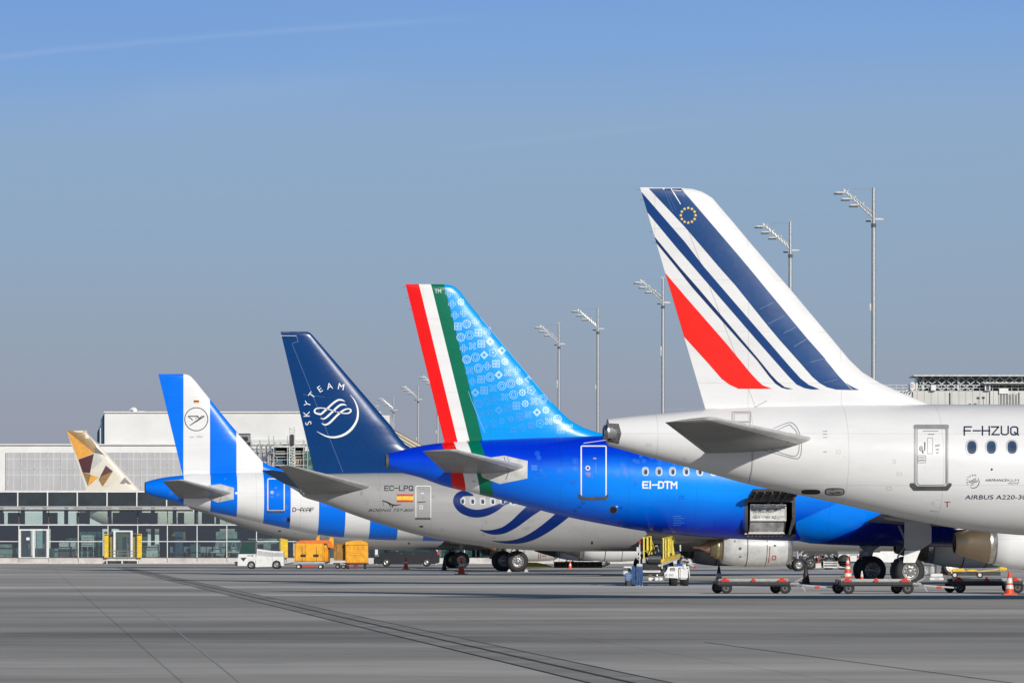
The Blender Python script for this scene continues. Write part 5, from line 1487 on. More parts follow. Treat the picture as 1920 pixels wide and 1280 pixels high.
# sloping roof hall to the right of the navy fin
sl = MB(); 
prof = [(bx(727.5),bz(796)),(bx(762),bz(814)),(bx(797),bz(833)),(bx(850),bz(862)),(bx(850),0),(bx(700),0),(bx(700),bz(782))]
sl = MB(); sl.prism([(x-bx(760), z) for x, z in prof], 0, 40, 0)
for k in range(7):
    d = k*1.05
    sl.bar((bx(700)-bx(760)-.0, -.06, bz(782+ d*4.2)), (bx(850)-bx(760), -.06, bz(862+d*9)), .12, .12, 1)
slope = sl.build('sloped_hall', [mat('beige_cladding', (.58,.53,.44), .7, dirt=.1), mat('cladding_joint', (.22,.19,.15), .7)], None, (bx(760), BD+20, 0))
tag(slope, 'beige hall with a roof sloping down behind the navy fin', 'building')

# scaffold and unfinished floor on the hall behind the striped fin
sc = empty('scaffold', (bx(520), BD-3, 0), 0, 'steel scaffold with rails and netting against the white hall, left of the navy fin', 'scaffold')
Q = lambda x: bx(x)-bx(520)
mb = MB()
for x in (472, 489, 506, 515, 541, 571, 578): mb.bar((Q(x),0,0),(Q(x),0,bz(818 if x in (506,515,541) else 825)),.13); mb.bar((Q(x),1.6,0),(Q(x),1.6,bz(828)),.13)
for y in (826.5, 829.5, 833, 836, 850, 862, 873, 884): mb.bar((Q(470 if y < 840 else 506),0,bz(y)),(Q(578),0,bz(y)),.10)
for x in (489, 506, 541): mb.bar((Q(x),0,bz(884)),(Q(x+17),0,bz(862)),.08); mb.bar((Q(x+17),0,bz(862)),(Q(x),0,bz(840)),.08)
for x in (490, 497, 503): mb.bar((Q(x),0,bz(884)),(Q(x+3),0,bz(842)),.09)
mb.build('frame', [M['galv']], sc)
mb = MB(); mb.box(Q(518), Q(572), 1.8, 3, bz(900), bz(839), 0); mb.box(Q(516), Q(573), -.1, 3, bz(839), bz(836.5), 1)
mb.box(Q(519), Q(543), 1.7, 1.79, bz(871), bz(858), 2); mb.box(Q(551.5), Q(571.5), 1.7, 1.79, bz(880), bz(858), 3)
for y in (847, 852, 857, 872): mb.box(Q(518), Q(572), .9, 1.69, bz(y), bz(y-1.0), 1)
for k in range(9): mb.bar((Q(552+k*2.2), 1.6, bz(880)), (Q(553.5+k*2.2), 1.6, bz(859+ (k*7 % 5))), .12, m=1 if k % 2 else 4)
mb.build('floor_opening', [mat('dark_void', (.015,.02,.025), .8), M['dirty_white'], mat('blue_sheeting', (.05,.15,.22), .6, dirt=.5, scale=.6), mat('orange_sheeting', (.75,.36,.12), .6, dirt=.45, scale=.8), M['brown']], sc)
mb = MB(); mb.box(Q(572.5), Q(590), .3, .5, bz(900), bz(846), 0); mb.box(Q(542), Q(552), .2, .4, bz(884), bz(838), 0)
mb.build('netting', [mat('green_netting', (.10,.24,.19), .8, dirt=.5, scale=1.2)], sc)
mb = MB()
for s in (-.4,.4): mb.bar((Q(549.5)+s,0,bz(884)),(Q(549.5)+s,0,bz(801)),.13)
for k in range(16): mb.bar((Q(549.5)-.4,0,bz(884-k*5.2)),(Q(549.5)+.4,0,bz(879-k*5.2)),.10); mb.bar((Q(549.5)-.4,0,bz(884-k*5.2)),(Q(549.5)+.4,0,bz(884-k*5.2)),.10)
mb.cbox(Q(546), Q(553), -.5, .4, bz(836), bz(815), .1, 1)
mb.build('hoist_mast', [M['dirty_white'], M['dark']], sc)
mb = MB(); mb.prism([(Q(448.5),bz(813.5)),(Q(472),bz(813.5)),(Q(472),bz(838)),(Q(466),bz(836)),(Q(455),bz(820))], -.1, .1, 0)
mb.prism([(Q(448),bz(815)),(Q(472),bz(815)),(Q(471),bz(813.3)),(Q(448),bz(813.3))], -.2, -.1, 1); mb.prism([(Q(455),bz(820)),(Q(466),bz(819)),(Q(468),bz(826)),(Q(464),bz(828))], -.2,-.1, 1); mb.prism([(Q(463),bz(830)),(Q(472),bz(829)),(Q(472),bz(836)),(Q(468),bz(836))], -.2,-.1, 1)
mb.build('hoarding', [M['grey'], M['black']], sc)
mb = MB(); mb.prism([(Q(492),bz(863)),(Q(506),bz(846)),(Q(508),bz(850)),(Q(497),bz(866))], -.3, -.1, 0); mb.build('chute', [mat('slate_tube', (.10,.10,.17), .6)], sc)

# ---------------------------------------------------------------- terminal at the right, glazed top floor with lattice
TD = 500.0; ts = FP/TD
tx = lambda x: (x-CX)/ts
tz = lambda y: HC+(HY-y)/ts
tm = empty('terminal_building', (tx(1850), TD, 0), 0, 'pale terminal with a lattice-braced glass top floor behind the white jet', 'building')
K = lambda x: tx(x)-tx(1850)
mb = MB(); mb.box(K(1712), K(2300), 0, 50, 0, tz(732.5), 0)
for x in (1780.8, 1910.5): mb.box(K(x)-.08, K(x)+.08, -.03, 0, tz(900), tz(736), 1)
for x in range(1720, 1912, 13): mb.box(K(x)-.02, K(x)+.02, -.02, 0, tz(900), tz(733), 2)
for i in range(14): mb.box(K(1874+i*2.8)-.03, K(1874+i*2.8)+.03, -.15, 0, tz(900), tz(737+(i%3)), 2 if i%2 else 3)
mb.box(K(1873), K(1890), -.3, .1, tz(738), tz(728), 3); mb.box(K(1855), K(1856.2), -.1, 0, tz(760), tz(733), 1)
mb.build('wall', [mat('cream_wall', (.60,.60,.56), .8, dirt=.06, scale=.4), M['dark'], M['grey'], M['white']], tm)
mb = MB(); mb.box(K(1722), K(2300), 2, 5, tz(733), tz(705), 0)
for x in (1722, 1734, 1800, 1860, 1920): mb.box(K(x)-.1, K(x)+.1, 1.9, 2.0, tz(733), tz(704), 1)
mb.build('glass_floor', [mat('teal_glazing', (.015,.06,.07), .12, dirt=.4, scale=.3, coat=.5), M['white']], tm)
mb = MB(); mb.box(K(1713.5), K(2300), .2, 6, tz(704.8), tz(702.6), 0); mb.box(K(1842), K(2300), -1.2, 3, tz(719.3), tz(717.3), 0); mb.build('roof', [M['dirty_white']], tm)
mb = MB()
for k in range(-2, 26):
    x = 1730+k*18.2
    mb.bar((K(x),1.6,tz(732)),(K(x+40),1.6,tz(705)),.085); mb.bar((K(x),1.6,tz(705)),(K(x+40),1.6,tz(732)),.085)
mb.v = [(max(p[0], K(1723)), p[1], p[2]) for p in mb.v]
mb.build('lattice', [M['dirty_white']], tm)
mb = MB()
for y in (721.5, 727): mb.bar((K(1655),0,tz(y)),(K(2000),0,tz(y)),.07)
for x in range(1657, 2000, 12): mb.bar((K(x),0,tz(733)),(K(x),0,tz(721)),.06)
mb.build('railing', [M['galv']], tm)
mb = MB(); mb.box(K(1655), K(1712), .3, 30, 0, tz(733), 0); mb.box(K(1655), K(1712), -.1, .3, tz(734), tz(732), 0)
mb.build('terrace', [M['dirty_white']], tm)
mb = MB(); mb.cbox(K(1705.5), K(1714.5), -.6, .6, tz(732), tz(716.5), .1, 0); mb.box(K(1707.5), K(1712.5), -.63, -.6, tz(727), tz(719), 1)
mb.box(K(1745), K(1754), -.6, .6, tz(732), tz(720), 0); mb.box(K(1744.6), K(1754.4), -.7, .7, tz(721), tz(720), 2)
mb.box(K(1846), K(1856), -.5, .5, tz(732), tz(719), 0); mb.box(K(1848.5), K(1854), -.55, -.5, tz(731), tz(720.5), 3)
mb.build('roof_box', [M['white'], mat('pale_pink', (.6,.5,.5), .6), M['dark'], M['pane']], tm)
mb = MB()
for a in (1693, 1704):
    mb.prism([(K(a-4),tz(737)),(K(a+5),tz(731.5)),(K(a+8),tz(731.5)),(K(a),tz(742)),(K(a-5),tz(742))], -.8, -.2, 0); mb.prism([(K(a-2),tz(738)),(K(a+4),tz(733)),(K(a+5),tz(733.5)),(K(a),tz(740.5))], -.9, -.81, 1)
mb.build('skylight', [M['white'], M['dark']], tm)
mb = MB()
for x, y in ((1830.5,747),(1840.5,746.5)): mb.cbox(K(x)-.15, K(x)+.15, -2, -1.6, tz(y)-.12, tz(y)+.12, .04, 0); mb.bar((K(x+.3),-1.8,tz(760)),(K(x+.3),-1.8,tz(y)),.05)
mb.build('roof_camera', [M['dark']], tm)

# ---------------------------------------------------------------- lamp masts
def make_mast(fork):
    root = empty('floodlight_mast', (0,0,0))
    TOP = 30.0
    mb = MB()
    mb.tube((0,0,0),(0,0,TOP-3.0),.22,14,0,.17); mb.tube((0,0,TOP-3.0),(0,0,TOP),.15,12,0,.13)
    mb.tube((0,0,TOP-3.15),(0,0,TOP-2.85),.20,12,1)
    mb.build('pole', [M['galv'], M['dgrey']], root)
    mb = MB()
    A0, A1 = Vector((-.12,0,TOP-2.35)), Vector((-2.45,0,TOP-.15))
    for dy in (-.16,.16):
        for up_ in (0,.42):
            mb.tube(A0+Vector((0,dy,up_)), A1+Vector((0,dy,up_*.25)), .042, 6)
    for k in range(9):
        a = A0.lerp(A1, k/9); b = A0.lerp(A1, (k+1)/9); ua, ub = .42-.32*k/9, .42-.32*(k+1)/9
        for dy in (-.16,.16):
            mb.tube(a+Vector((0,dy,0)), b+Vector((0,dy,ub)), .026, 5); mb.tube(b+Vector((0,dy,0)), b+Vector((0,dy,ub)), .026, 5)
        mb.tube(a+Vector((0,-.16,0)), b+Vector((0,.16,0)), .018, 5)
    mb.tube((-1.8,0,TOP-.1),(-.05,0,TOP-.12),.012,5)
    mb.build('truss_arm', [M['galv']], root)
    mb = MB(); mb.bar((-.65,0,TOP-2.62),(.78,0,TOP-2.5),.09,.10); mb.cbox(.1,.75,-.12,.12,TOP-2.58,TOP-2.44,.02,0); mb.cbox(-.62,-.2,-.12,.12,TOP-2.72,TOP-2.58,.02,1)
    mb.build('crossarm', [M['dirty_white'], M['dark']], root)
    for x, z in ((-2.55,TOP-.45),(-1.35,TOP-1.45),(-2.0,TOP-.95)):
        mb = MB(); mb.cbox(x-.55,x+.35,-.32,.32,z,z+.12,.04,0); mb.cbox(x-.62,x+.1,-.3,.3,z-.08,z-.01,.03,1)
        mb.bar((x+.3,0,z+.05),(x+.62,0,z+.28),.06)
        mb.build('floodlight', [M['dirty_white'], M['dgrey']], root)
    if fork:
        mb = MB(); mb.bar((0,0,TOP),(-.16,0,TOP+.32),.05); mb.bar((0,0,TOP),(.16,0,TOP+.32),.05); mb.bar((-.16,0,TOP+.1),(.16,0,TOP+.1),.04)
        mb.build('antenna', [M['galv']], root)
        mb = MB(); mb.cbox(-.28,-.15,-.1,.1,TOP-8.2,TOP-7.2,.02,0); mb.build('junction_box', [M['dirty_white']], root)
    else:
        mb = MB(); mb.cbox(-.32,-.2,-.08,.08,TOP-9.8,TOP-9.2,.02,0); mb.build('junction_box', [M['dirty_white']], root)
    return root
masts = [(1638,352,0,'tallest floodlight mast, right of the red and blue striped fin'),
         (1482,416,1,'floodlight mast rising above the leading edge of the red and blue striped fin'),
         (1243,523,1,'floodlight mast just left of the red patch on the white jet fin'),
         (1121,577,0,'floodlight mast standing above the grey tail end of the nearest white jet'),
         (1048,608,1,'floodlight mast rising beside the lower leading edge of the tricolour-banded blue fin'),
         (784,722,0,'floodlight mast between the navy fin and the red band of the blue fin'),
         (738,744,1,'shortest floodlight mast, over the beige sloping roof right of the navy fin'),
         (821,703,0,'floodlight mast half hidden behind the red band of the blue fin')]
proto = [make_mast(False), make_mast(True)]; used = [False, False]
for px, top, fk, l in masts:
    D_ = 28.44*FP/(HY-top)
    o = proto[fk] if not used[fk] else copy_tree(proto[fk]); used[fk] = True
    o.location = (ray(px, D_), D_, 0); o.rotation_euler = (0, 0, R(random.uniform(-9, 9)))
    tag(o, l, 'lamp mast', 'floodlight masts behind the jets')
mb = MB(); mb.tube((0,0,0),(0,0,24.2),.16,10,0,.1); mb.cbox(-.35,.35,-.2,.2,24.0,24.25,.04,0)
thing('signal_pole', mb, [M['galv']], (bx(707.5)*1.05, BD*1.05, 0), 'plain pale pole above the leading edge of the navy fin', 'pole')

# ================================================================ ground equipment
def at(px, py):      # a point on the ground
    D_ = HC*FP/(py-HY); return (ray(px, D_), D_, 0), FP/D_

# ---- baggage dollies
def make_dolly():
    root = empty('baggage_dolly', (0,0,0))
    mb = MB()
    mb.box(-1.0,1.02,-.72,.72,.26,.36,0)
    for y in (-.74,.74): mb.bar((-1.15,y,.34),(1.15,y,.34),.07,.09,0)
    for x in (-1.15,1.15): mb.bar((x,-.74,.34),(x,.74,.34),.07,.09,0)
    mb.box(-1.25,-1.05,-.5,.5,.30,.46,0)
    for k in range(14): mb.bar((-1.12,-.7+k*.107,.27),(1.12,-.7+k*.107,.27),.03,.04,0)
    mb.build('frame', [M['dark']], root)
    mb = MB(); mb.box(-1.12,1.12,-.70,.70,.385,.41,1)
    for k in range(10): mb.lathe([(-.66,.03),(.66,.03)], (-1.0+k*.22,0,.43), 'y', 8, 1)
    for y in (-.70,.70): mb.bar((-1.12,y,.44),(1.12,y,.44),.035,.07,0)
    mb.build('roller_deck', [M['galv'], M['rim']], root)
    for x in (-.95,.95):
        for y in (-.62,.62):
            a, b = wheel_mb(.185, .13, 1)
            for i in range(len(b.m)): b.m[i] += 3
            base = len(a.v); a.v += b.v; a.f += [[base+i for i in f] for f in b.f]; a.m += b.m; a.s += b.s
            w = a.build('wheel', [M['tyre'], M['tyre'], M['black'], M['dgrey'], M['rim']], root, (x+(.08 if y < 0 else -.2), y, .185))
            f = MB(); f.bar((0,0,0),(0,0,.12),.06); f.bar((0,-.09,0),(0,.09,0),.05); f.build('axle_fork', [M['dark']], w)
    mb = MB()
    for x, w in ((-.92,.30),(0.0,.16),(.93,.30)):
        mb.cbox(x-w/2,x+w/2,-.80,-.74,.385,.455,.015,0); mb.cbox(x-w*.2,x+w*.2,-.79,-.70,.45,.52,.01,0)
    mb.build('stop_flap', [M['red']], root)
    mb = MB(); mb.cbox(1.2,1.5,-.10,.10,.24,.36,.02,0); mb.bar((1.5,0,.28),(2.55,0,.20),.05,.05,0); mb.bar((1.25,-.25,.3),(1.6,0,.28),.04,.04,0); mb.bar((1.25,.25,.3),(1.6,0,.28),.04,.04,0)
    mb.bar((1.35,-.08,.36),(1.62,-.1,.52),.05); mb.lathe([(-.03,.05),(.03,.05)], (2.6,0,.2), 'z', 12, 1); mb.cbox(2.0,2.16,-.05,.05,.16,.24,.01,2); mb.bar((1.6,-.02,.22),(1.7,-.02,.08),.03)
    mb.build('tow_bar', [M['galv'], M['dark'], M['red']], root)
    return root
loc, s_ = at(1412, 1112)
dolly = make_dolly(); dolly.location = loc; dolly.rotation_euler = (0,0,R(-2)); 
tag(dolly, 'flat baggage dolly with red stops parked below the large grey engine', 'baggage dolly', 'baggage dollies coupled in a train')
loc, s_ = at(1640, 1112.5); d2 = copy_tree(dolly); d2.location = loc; d2.rotation_euler = (0,0,R(-1)); d2['label'] = 'flat baggage dolly in front of the big wheels of the blue jet'
loc, s_ = at(1848, 1110.6); d3 = copy_tree(dolly); d3.location = loc; d3.rotation_euler = (0,0,R(-3)); d3['label'] = 'shaded baggage dolly behind the striped cone at the right edge'

# ---- cones
def cone(px, py, h, label, bands=None, dark=False, base=True, z0=0.0, D_=None):
    if D_ is None: loc, s_ = at(px, py)
    else: loc = (ray(px, D_), D_, z0)
    mb = MB(); bands = bands or []
    r0, r1 = .165*h/.75, .035*h/.75
    prev = .035
    cuts = sorted({.035, h} | {q*h for b in bands for q in b[:2]})
    for a, b in zip(cuts[:-1], cuts[1:]):
        mid = (a+b)/2/h; m = 0
        for q in bands:
            if q[0] <= mid <= q[1]: m = 1
        rr = lambda t: r0+(r1-r0)*(t/h)
        mb.lathe([(a, rr(a)+(.002 if m else 0)), (b, rr(b)+(.002 if m else 0))], (0,0,0), 'z', 24, m)
    mb.lathe([(h,r1),(h+.004,r1*.8),(h+.002,r1*.55),(h-.08,r1*.5)], (0,0,0), 'z', 16, 0)
    q = r0*1.35
    mb.cbox(-q,q,-q,q,0,.04,.012,2)
    c = mb.build('traffic_cone', [M['cone_shade'] if dark else M['cone'], M['cone_w'], M['cone_shade'] if dark else M['cone']], None, loc)
    c.rotation_euler = (0,0,random.uniform(0,1.5))
    return tag(c, label, 'traffic cone', 'traffic cones on the apron')
cone(1893, 1114.3, .74, 'large orange cone with two white bands at the right edge', [(.50,.72),(.26,.42)])
cone(865, 1076, .92, 'tall orange cone in front of the far jet wheels, beside the dark car', [(.45,.62)])
cone(761, 1067, .82, 'orange cone standing in front of the dark estate car', [(.5,.62)])
cone(1069, 1065.5, .55, 'orange cone beneath the white engine of the striped jet', [(.35,.6)])
cone(833, 1069, .8, 'dark shaded cone left of the far jet wheels', [], True)
cone(1348, 1092, .72, 'dark cone with a dull red middle behind the left end of the first dolly', [(.3,.55)], True)
cone(1511, 1096, .80, 'dark unbanded cone between the first two dollies', [], True)
cone(1589.5, 1081, .95, 'orange cone with several white bands left of the blue jet wheels', [(.02,.2),(.42,.55),(.72,.86)])
cone(1767, 1077, .55, 'orange cone behind the small white cases near the right wheels', [(.3,.5)])
cone(1616, 1083, .33, 'little orange cone with white top standing on the second dolly', [(.45,1.0)], z0=.41, D_=d2.location.y-.1)

# ---- belt loader seen from behind
loc, s_ = at(1232, 1098)
ld = empty('belt_loader', loc, 0, 'white belt loader with tall yellow handrails under the blue jet', 'belt loader')
def Lx(zx): return (zx/11.63+1160-1232)/s_
def Lz(zy): return (1098-(995+zy/11.63))/s_
dx = .11
mb = MB()
mb.cbox(Lx(105),Lx(340),0,1.2,Lz(960),Lz(770),.03,0)
mb.cbox(Lx(520),Lx(910),-.05,.12,Lz(905),Lz(855),.02,0)
mb.box(Lx(330),Lx(960),.1,3.6,Lz(960),Lz(880),1)
mb.box(Lx(560),Lx(880),-.052,-.04,Lz(872),Lz(862),2)
for x in (650, 790, 880): mb.cbox(Lx(x),Lx(x+80),.1,.5,Lz(1080),Lz(1010),.02,0)
for k in range(14):
    x = random.uniform(560,960); y = random.uniform(930,1070)
    mb.bar((Lx(x),random.uniform(.0,.5),Lz(y)),(Lx(x+random.uniform(20,120)),random.uniform(0,.5),Lz(y+random.uniform(-40,40))),.03,m=3)
mb.cbox(Lx(110),Lx(265),-.01,.0,Lz(870),Lz(800),.003,2)
mb.build('chassis', [M['white'], M['dark'], M['dgrey'], M['galv']], ld)
mb = MB()
mb.prism([(Lx(1040),Lz(880)),(Lx(1085),Lz(775)),(Lx(1300),Lz(775)),(Lx(1300),Lz(1030)),(Lx(1010),Lz(1010)),(Lx(990),Lz(920))], -.05, 1.5, 0)
mb.cbox(Lx(1320),Lx(1510),-.02,1.5,Lz(1050),Lz(790),.05,0)
mb.cbox(Lx(1270),Lx(1540),-.04,1.55,Lz(800),Lz(770),.02,0)
mb.box(Lx(1115),Lx(1225),-.055,-.05,Lz(870),Lz(805),2)
mb.box(Lx(1130),Lx(1210),-.06,-.055,Lz(860),Lz(835),1)
mb.prism([(Lx(1540),Lz(800)),(Lx(1515),Lz(790)),(Lx(1545),Lz(1010)),(Lx(1560),Lz(1010))], .2, 1.4, 0)
mb.box(Lx(1275),Lx(1395),.1,.5,Lz(770),Lz(715),3); mb.cbox(Lx(1415),Lx(1465),-.06,.0,Lz(830),Lz(725),.01,0)
v_, f_, _ = blob_text('B 00'); mb.add([(Lx(1015+p[0]*175),-.056,Lz(985-p[1]*50)) for p in v_], f_, 2)
mb.build('cab_body', [M['white'], M['galv'], M['dgrey'], M['blue']], ld)
for k, (a, b) in enumerate(((1150,1285),(1390,1530),(180,365))):
    r = .30 if k < 2 else .31
    for yy in (.35, 2.6):
        w = MB(); w.lathe([(-.0,r*.6),(.0,r*.9),(.03,r),((b-a)/11.63/s_-.03,r),((b-a)/11.63/s_,r*.9),((b-a)/11.63/s_,r*.6)], (0,0,0), 'x', 28, 0)
        w.lathe([((b-a)/11.63/s_,r*.6),((b-a)/11.63/s_-.05,r*.2),((b-a)/11.63/s_-.05,.01)], (0,0,0), 'x', 20, 1); w.disc((0,0,0), r*.6, 'x', 20, 1)
        w.build('wheel', [M['tyre'], M['rim']], ld, (Lx(a),yy,r))
def rail(xs, top, bot, mb, xtop_end, lean):
    pass
mb = MB()
for x, y, zt_, zb_ in ((550,0,150,620),(645,1.2,140,470),(755,3.0,110,500)):
    mb.bar((Lx(x),y,Lz(zb_)),(Lx(x),y,Lz(zt_)),.055)
mb.bar((Lx(540),0,Lz(148)),(Lx(745),3.2,Lz(108)),.055); mb.bar((Lx(550),0,Lz(440)),(Lx(655),1.2,Lz(425)),.035)
mb.bar((Lx(655),1.2,Lz(140)),(Lx(680),1.5,Lz(520)),.05); mb.bar((Lx(745),3.2,Lz(110)),(Lx(800),3.6,Lz(300)),.05); mb.bar((Lx(800),3.3,Lz(280)),(Lx(870),3.8,Lz(500)),.04); mb.bar((Lx(760),2.6,Lz(330)),(Lx(765),2.6,Lz(510)),.06)
mb.build('handrail', [M['lemon']], ld)
mb = MB()
for x, y, zt_, zb_ in ((978,0,172,650),(1045,.9,158,630),(1115,1.7,146,610),(1138,2.0,142,605),(1192,2.7,130,480),(1245,3.3,118,560)):
    mb.bar((Lx(x),y,Lz(zb_)),(Lx(x),y,Lz(zt_)),.052)
mb.bar((Lx(968),0,Lz(168)),(Lx(1250),3.4,Lz(112)),.06); mb.bar((Lx(978),0,Lz(460)),(Lx(1120),1.7,Lz(425)),.035); mb.bar((Lx(1250),3.4,Lz(112)),(Lx(1310),4,Lz(240)),.05)
mb.bar((Lx(1245),3.3,Lz(300)),(Lx(1280),3.3,Lz(560)),.05)
mb.build('handrail', [M['lemon']], ld)
mb = MB(); mb.bar((Lx(945),-.05,Lz(655)),(Lx(1395),3.6,Lz(538)),.10,.14,m=0)
mb.bar((Lx(960),-.02,Lz(715)),(Lx(1380),3.5,Lz(590)),.07,.10,m=1); mb.bar((Lx(540),-.02,Lz(650)),(Lx(625),.6,Lz(620)),.09,.16,m=1)
mb.build('side_beam', [M['yellow'], M['dirty_white']], ld)
mb = MB(); mb.cbox(Lx(520),Lx(880),.05,.6,Lz(860),Lz(700),.04,0); mb.add([(Lx(640),.1,Lz(650)),(Lx(930),.1,Lz(650)),(Lx(1000),4.2,Lz(470)),(Lx(760),4.2,Lz(470))],[(0,1,2,3)],0)
mb.lathe([(0,.11),((930-640)/11.63/s_,.11)], (Lx(640),.05,Lz(600)), 'x', 20, 1); mb.lathe([(0,.09),((920-650)/11.63/s_,.09)], (Lx(650),.02,Lz(665)), 'x', 20, 0)
mb.build('conveyor_belt', [M['black'], M['dgrey']], ld)
mb = MB(); mb.bar((Lx(457),-.05,Lz(760)),(Lx(457),-.05,Lz(290)),.045,m=0); mb.lathe([(0,.045),(.10,.05),(.14,.02)], (Lx(457),-.05,Lz(285)), 'z', 14, 1); mb.cbox(Lx(390),Lx(440),-.08,0,Lz(440),Lz(350),.01,0)
mb.lathe([(0,.02),(.07,.09)], (Lx(435),-.12,Lz(580)), 'y', 14, 0)
mb.build('beacon_mast', [M['dirty_white'], M['red']], ld)
mb = MB(); mb.bar((Lx(860),-.0,Lz(760)),(Lx(940),.1,Lz(730)),.07,m=0); mb.bar((Lx(940),0,Lz(720)),(Lx(950),0,Lz(820)),.05,m=0); mb.lathe([(0,.09),(.05,.10),(.06,.02)],(Lx(1000),0,Lz(810)),'y',20,1)
mb.build('hydraulic_arm', [M['dirty_white'], M['dark'], M['red']], ld); mb = MB()
for k in range(7): mb.bar((Lx(1400+k*18),1+.1*k,Lz(640+(k*37)%70)),(Lx(1440+k*20),1.1+.1*k,Lz(600+(k*53)%90)),.035,m=k%2)
mb.build('hose_bundle', [M['dirty_white'], M['dark'], M['red']], ld); mb = MB()
mb.bar((Lx(1560),1.8,Lz(720)),(Lx(1670),2.2,Lz(770)),.07,m=0); mb.cbox(Lx(1690),Lx(1745),2.0,2.2,Lz(820),Lz(770),.02,2)
mb.build('rear_arm', [M['dirty_white'], M['dark'], M['red']], ld); mb = MB(); mb.bar((Lx(1395),2.5,Lz(300)),(Lx(1400),2.5,Lz(440)),.05,m=0); mb.build('guard_bar', [M['dirty_white'], M['dark'], M['red']], ld); mb = MB(); mb.bar((Lx(900),3,Lz(320)),(Lx(925),3,Lz(450)),.05,m=0); mb.bar((Lx(850),3,Lz(330)),(Lx(902),3,Lz(318)),.03,m=0)
mb.build('guard_bar', [M['dirty_white'], M['dark'], M['red']], ld)
# pleated tarpaulin hanging from the left side
def drape(x0, x1, z0, z1, y, n, amp, m):
    mb = MB(); v = []; rows = 9; cols = 40
    for r_ in range(rows):
        t = r_/(rows-1)
        for c in range(cols):
            q = c/(cols-1)
            v.append((x0+(x1-x0)*q+.012*math.sin(9*t+q*3), y+amp*(.4+.6*t)*math.sin(n*2*math.pi*q+1.3*t), z1+(z0-z1)*t+.01*math.sin(7*q)))
    mb.add(v, [(r_*cols+c, r_*cols+c+1, (r_+1)*cols+c+1, (r_+1)*cols+c) for r_ in range(rows-1) for c in range(cols-1)], 0, True)
    b2 = [(p[0],p[1]+.06,p[2]) for p in v]; mb.add(b2, [(r_*cols+c, (r_+1)*cols+c, (r_+1)*cols+c+1, r_*cols+c+1) for r_ in range(rows-1) for c in range(cols-1)], 0, True)
    return mb
tr = empty('rolled_tarpaulin', (loc[0]+Lx(430), loc[1]-.4, 0), 0, 'pleated blue tarpaulin hanging at the left of the belt loader', 'tarpaulin')
ofs = Lx(430)
mb = drape(Lx(372)-ofs, Lx(522)-ofs, Lz(1190), Lz(755), 0, 4, .035, 0); mb.build('sheet', [M['tarp']], tr)
mb = drape(Lx(272)-ofs, Lx(375)-ofs, Lz(1170), Lz(765), .08, 3, .03, 0); mb.build('sheet', [M['tarp']], tr)
mb = MB(); mb.cbox(Lx(385)-ofs, Lx(515)-ofs, -.05, .1, Lz(775), Lz(712), .025, 0); mb.build('roll', [M['dirty_white']], tr)
mb = MB()
for x in (385, 440, 508): mb.bar((Lx(x)-ofs,0,Lz(1185)),(Lx(x+14)-ofs,-.06,Lz(1232)),.035)
mb.build('weight', [M['dirty_white']], tr)
mb = MB(); mb.cbox(Lx(128),Lx(275),-.5,-.15,Lz(1075),Lz(905),.04,0)
for k in range(3): mb.box(Lx(132),Lx(272),-.505,-.5,Lz(940+k*45),Lz(934+k*45),1)
mb.box(Lx(170),Lx(270),-.45,-.2,0.0,Lz(1075),2)
thing('folded_cloth', mb, [M['tarp2'], M['tarp'], M['dark']], loc, 'pale blue folded cloth bundle at the lower left of the belt loader', 'cloth')

# ---- container in the open hold of the blue jet
s2 = I.loc(1406, 1000, -1.4); e2 = I.loc(1474, 945, -1.4); md = I.loc(1406, 975, -1.5)
Wd = e2.x-s2.x; Ht = e2.z-s2.z; Zm = md.z-s2.z
w_ = I.root.matrix_world if False else None
c_, q_ = math.cos(YAW), math.sin(YAW)
def to_world(p): return (I.X+p.x*c_-p.y*q_, I.D+p.x*q_+p.y*c_, p.z)
wl_ = to_world(Vector((s2.x, -1.42, s2.z)))
ct = empty('cargo_container', wl_, YAW, 'worn silver cargo container standing in the open hold of the blue jet', 'container')
mb = MB()
mb.prism([(0.0,Zm),(0,Ht),(1.5,Ht),(1.5,0),(.42,0),(.08,Zm-.02)], 0, Wd, 0, plane='yz')
mb.build('shell', [mat('worn_aluminium', (.55,.55,.53), .45, metal=.25, dirt=.25, scale=3, bump=.4, bscale=5)], ct)
mb = MB()
for z in (Zm, Ht-.02): mb.bar((0,-.015,z),(Wd,-.015,z),.035,.045)
for x in (.02, Wd-.02): mb.bar((x,-.015,Zm),(x,-.015,Ht),.045,.03); mb.bar((x,.06,Zm-.04),(x,.41,.0),.04,.03)
mb.bar((0,.38,.03),(Wd,.38,.03),.05,.06); mb.bar((.1,-.02,Ht-.09),(Wd-.1,-.02,Ht-.09),.01,.02)
mb.build('edge_frame', [M['silver']], ct)
mb = MB(); 
v_, f_, _ = blob_text('jettainer'); mb.add([(.10+p[0]*(Wd*.62), -.012, Zm+.27+p[1]*.13) for p in v_], f_, 0)
v_, f_, _ = blob_text('AKH 17401 AZ'); mb.add([(.10+p[0]*(Wd*.66), -.012, Zm+.07+p[1]*.11) for p in v_], f_, 0)
v_, f_, _ = blob_text('1PN'); mb.add([(Wd*.83+p[0]*(Wd*.12), -.012, Zm+.10+p[1]*.08) for p in v_], f_, 2)
mb.disc((Wd*.72,-.014,Zm+.44), .035, 'y', 12, 1)
mb.build('lettering', [M['ink'], M['red'], M['grey_ink']], ct)

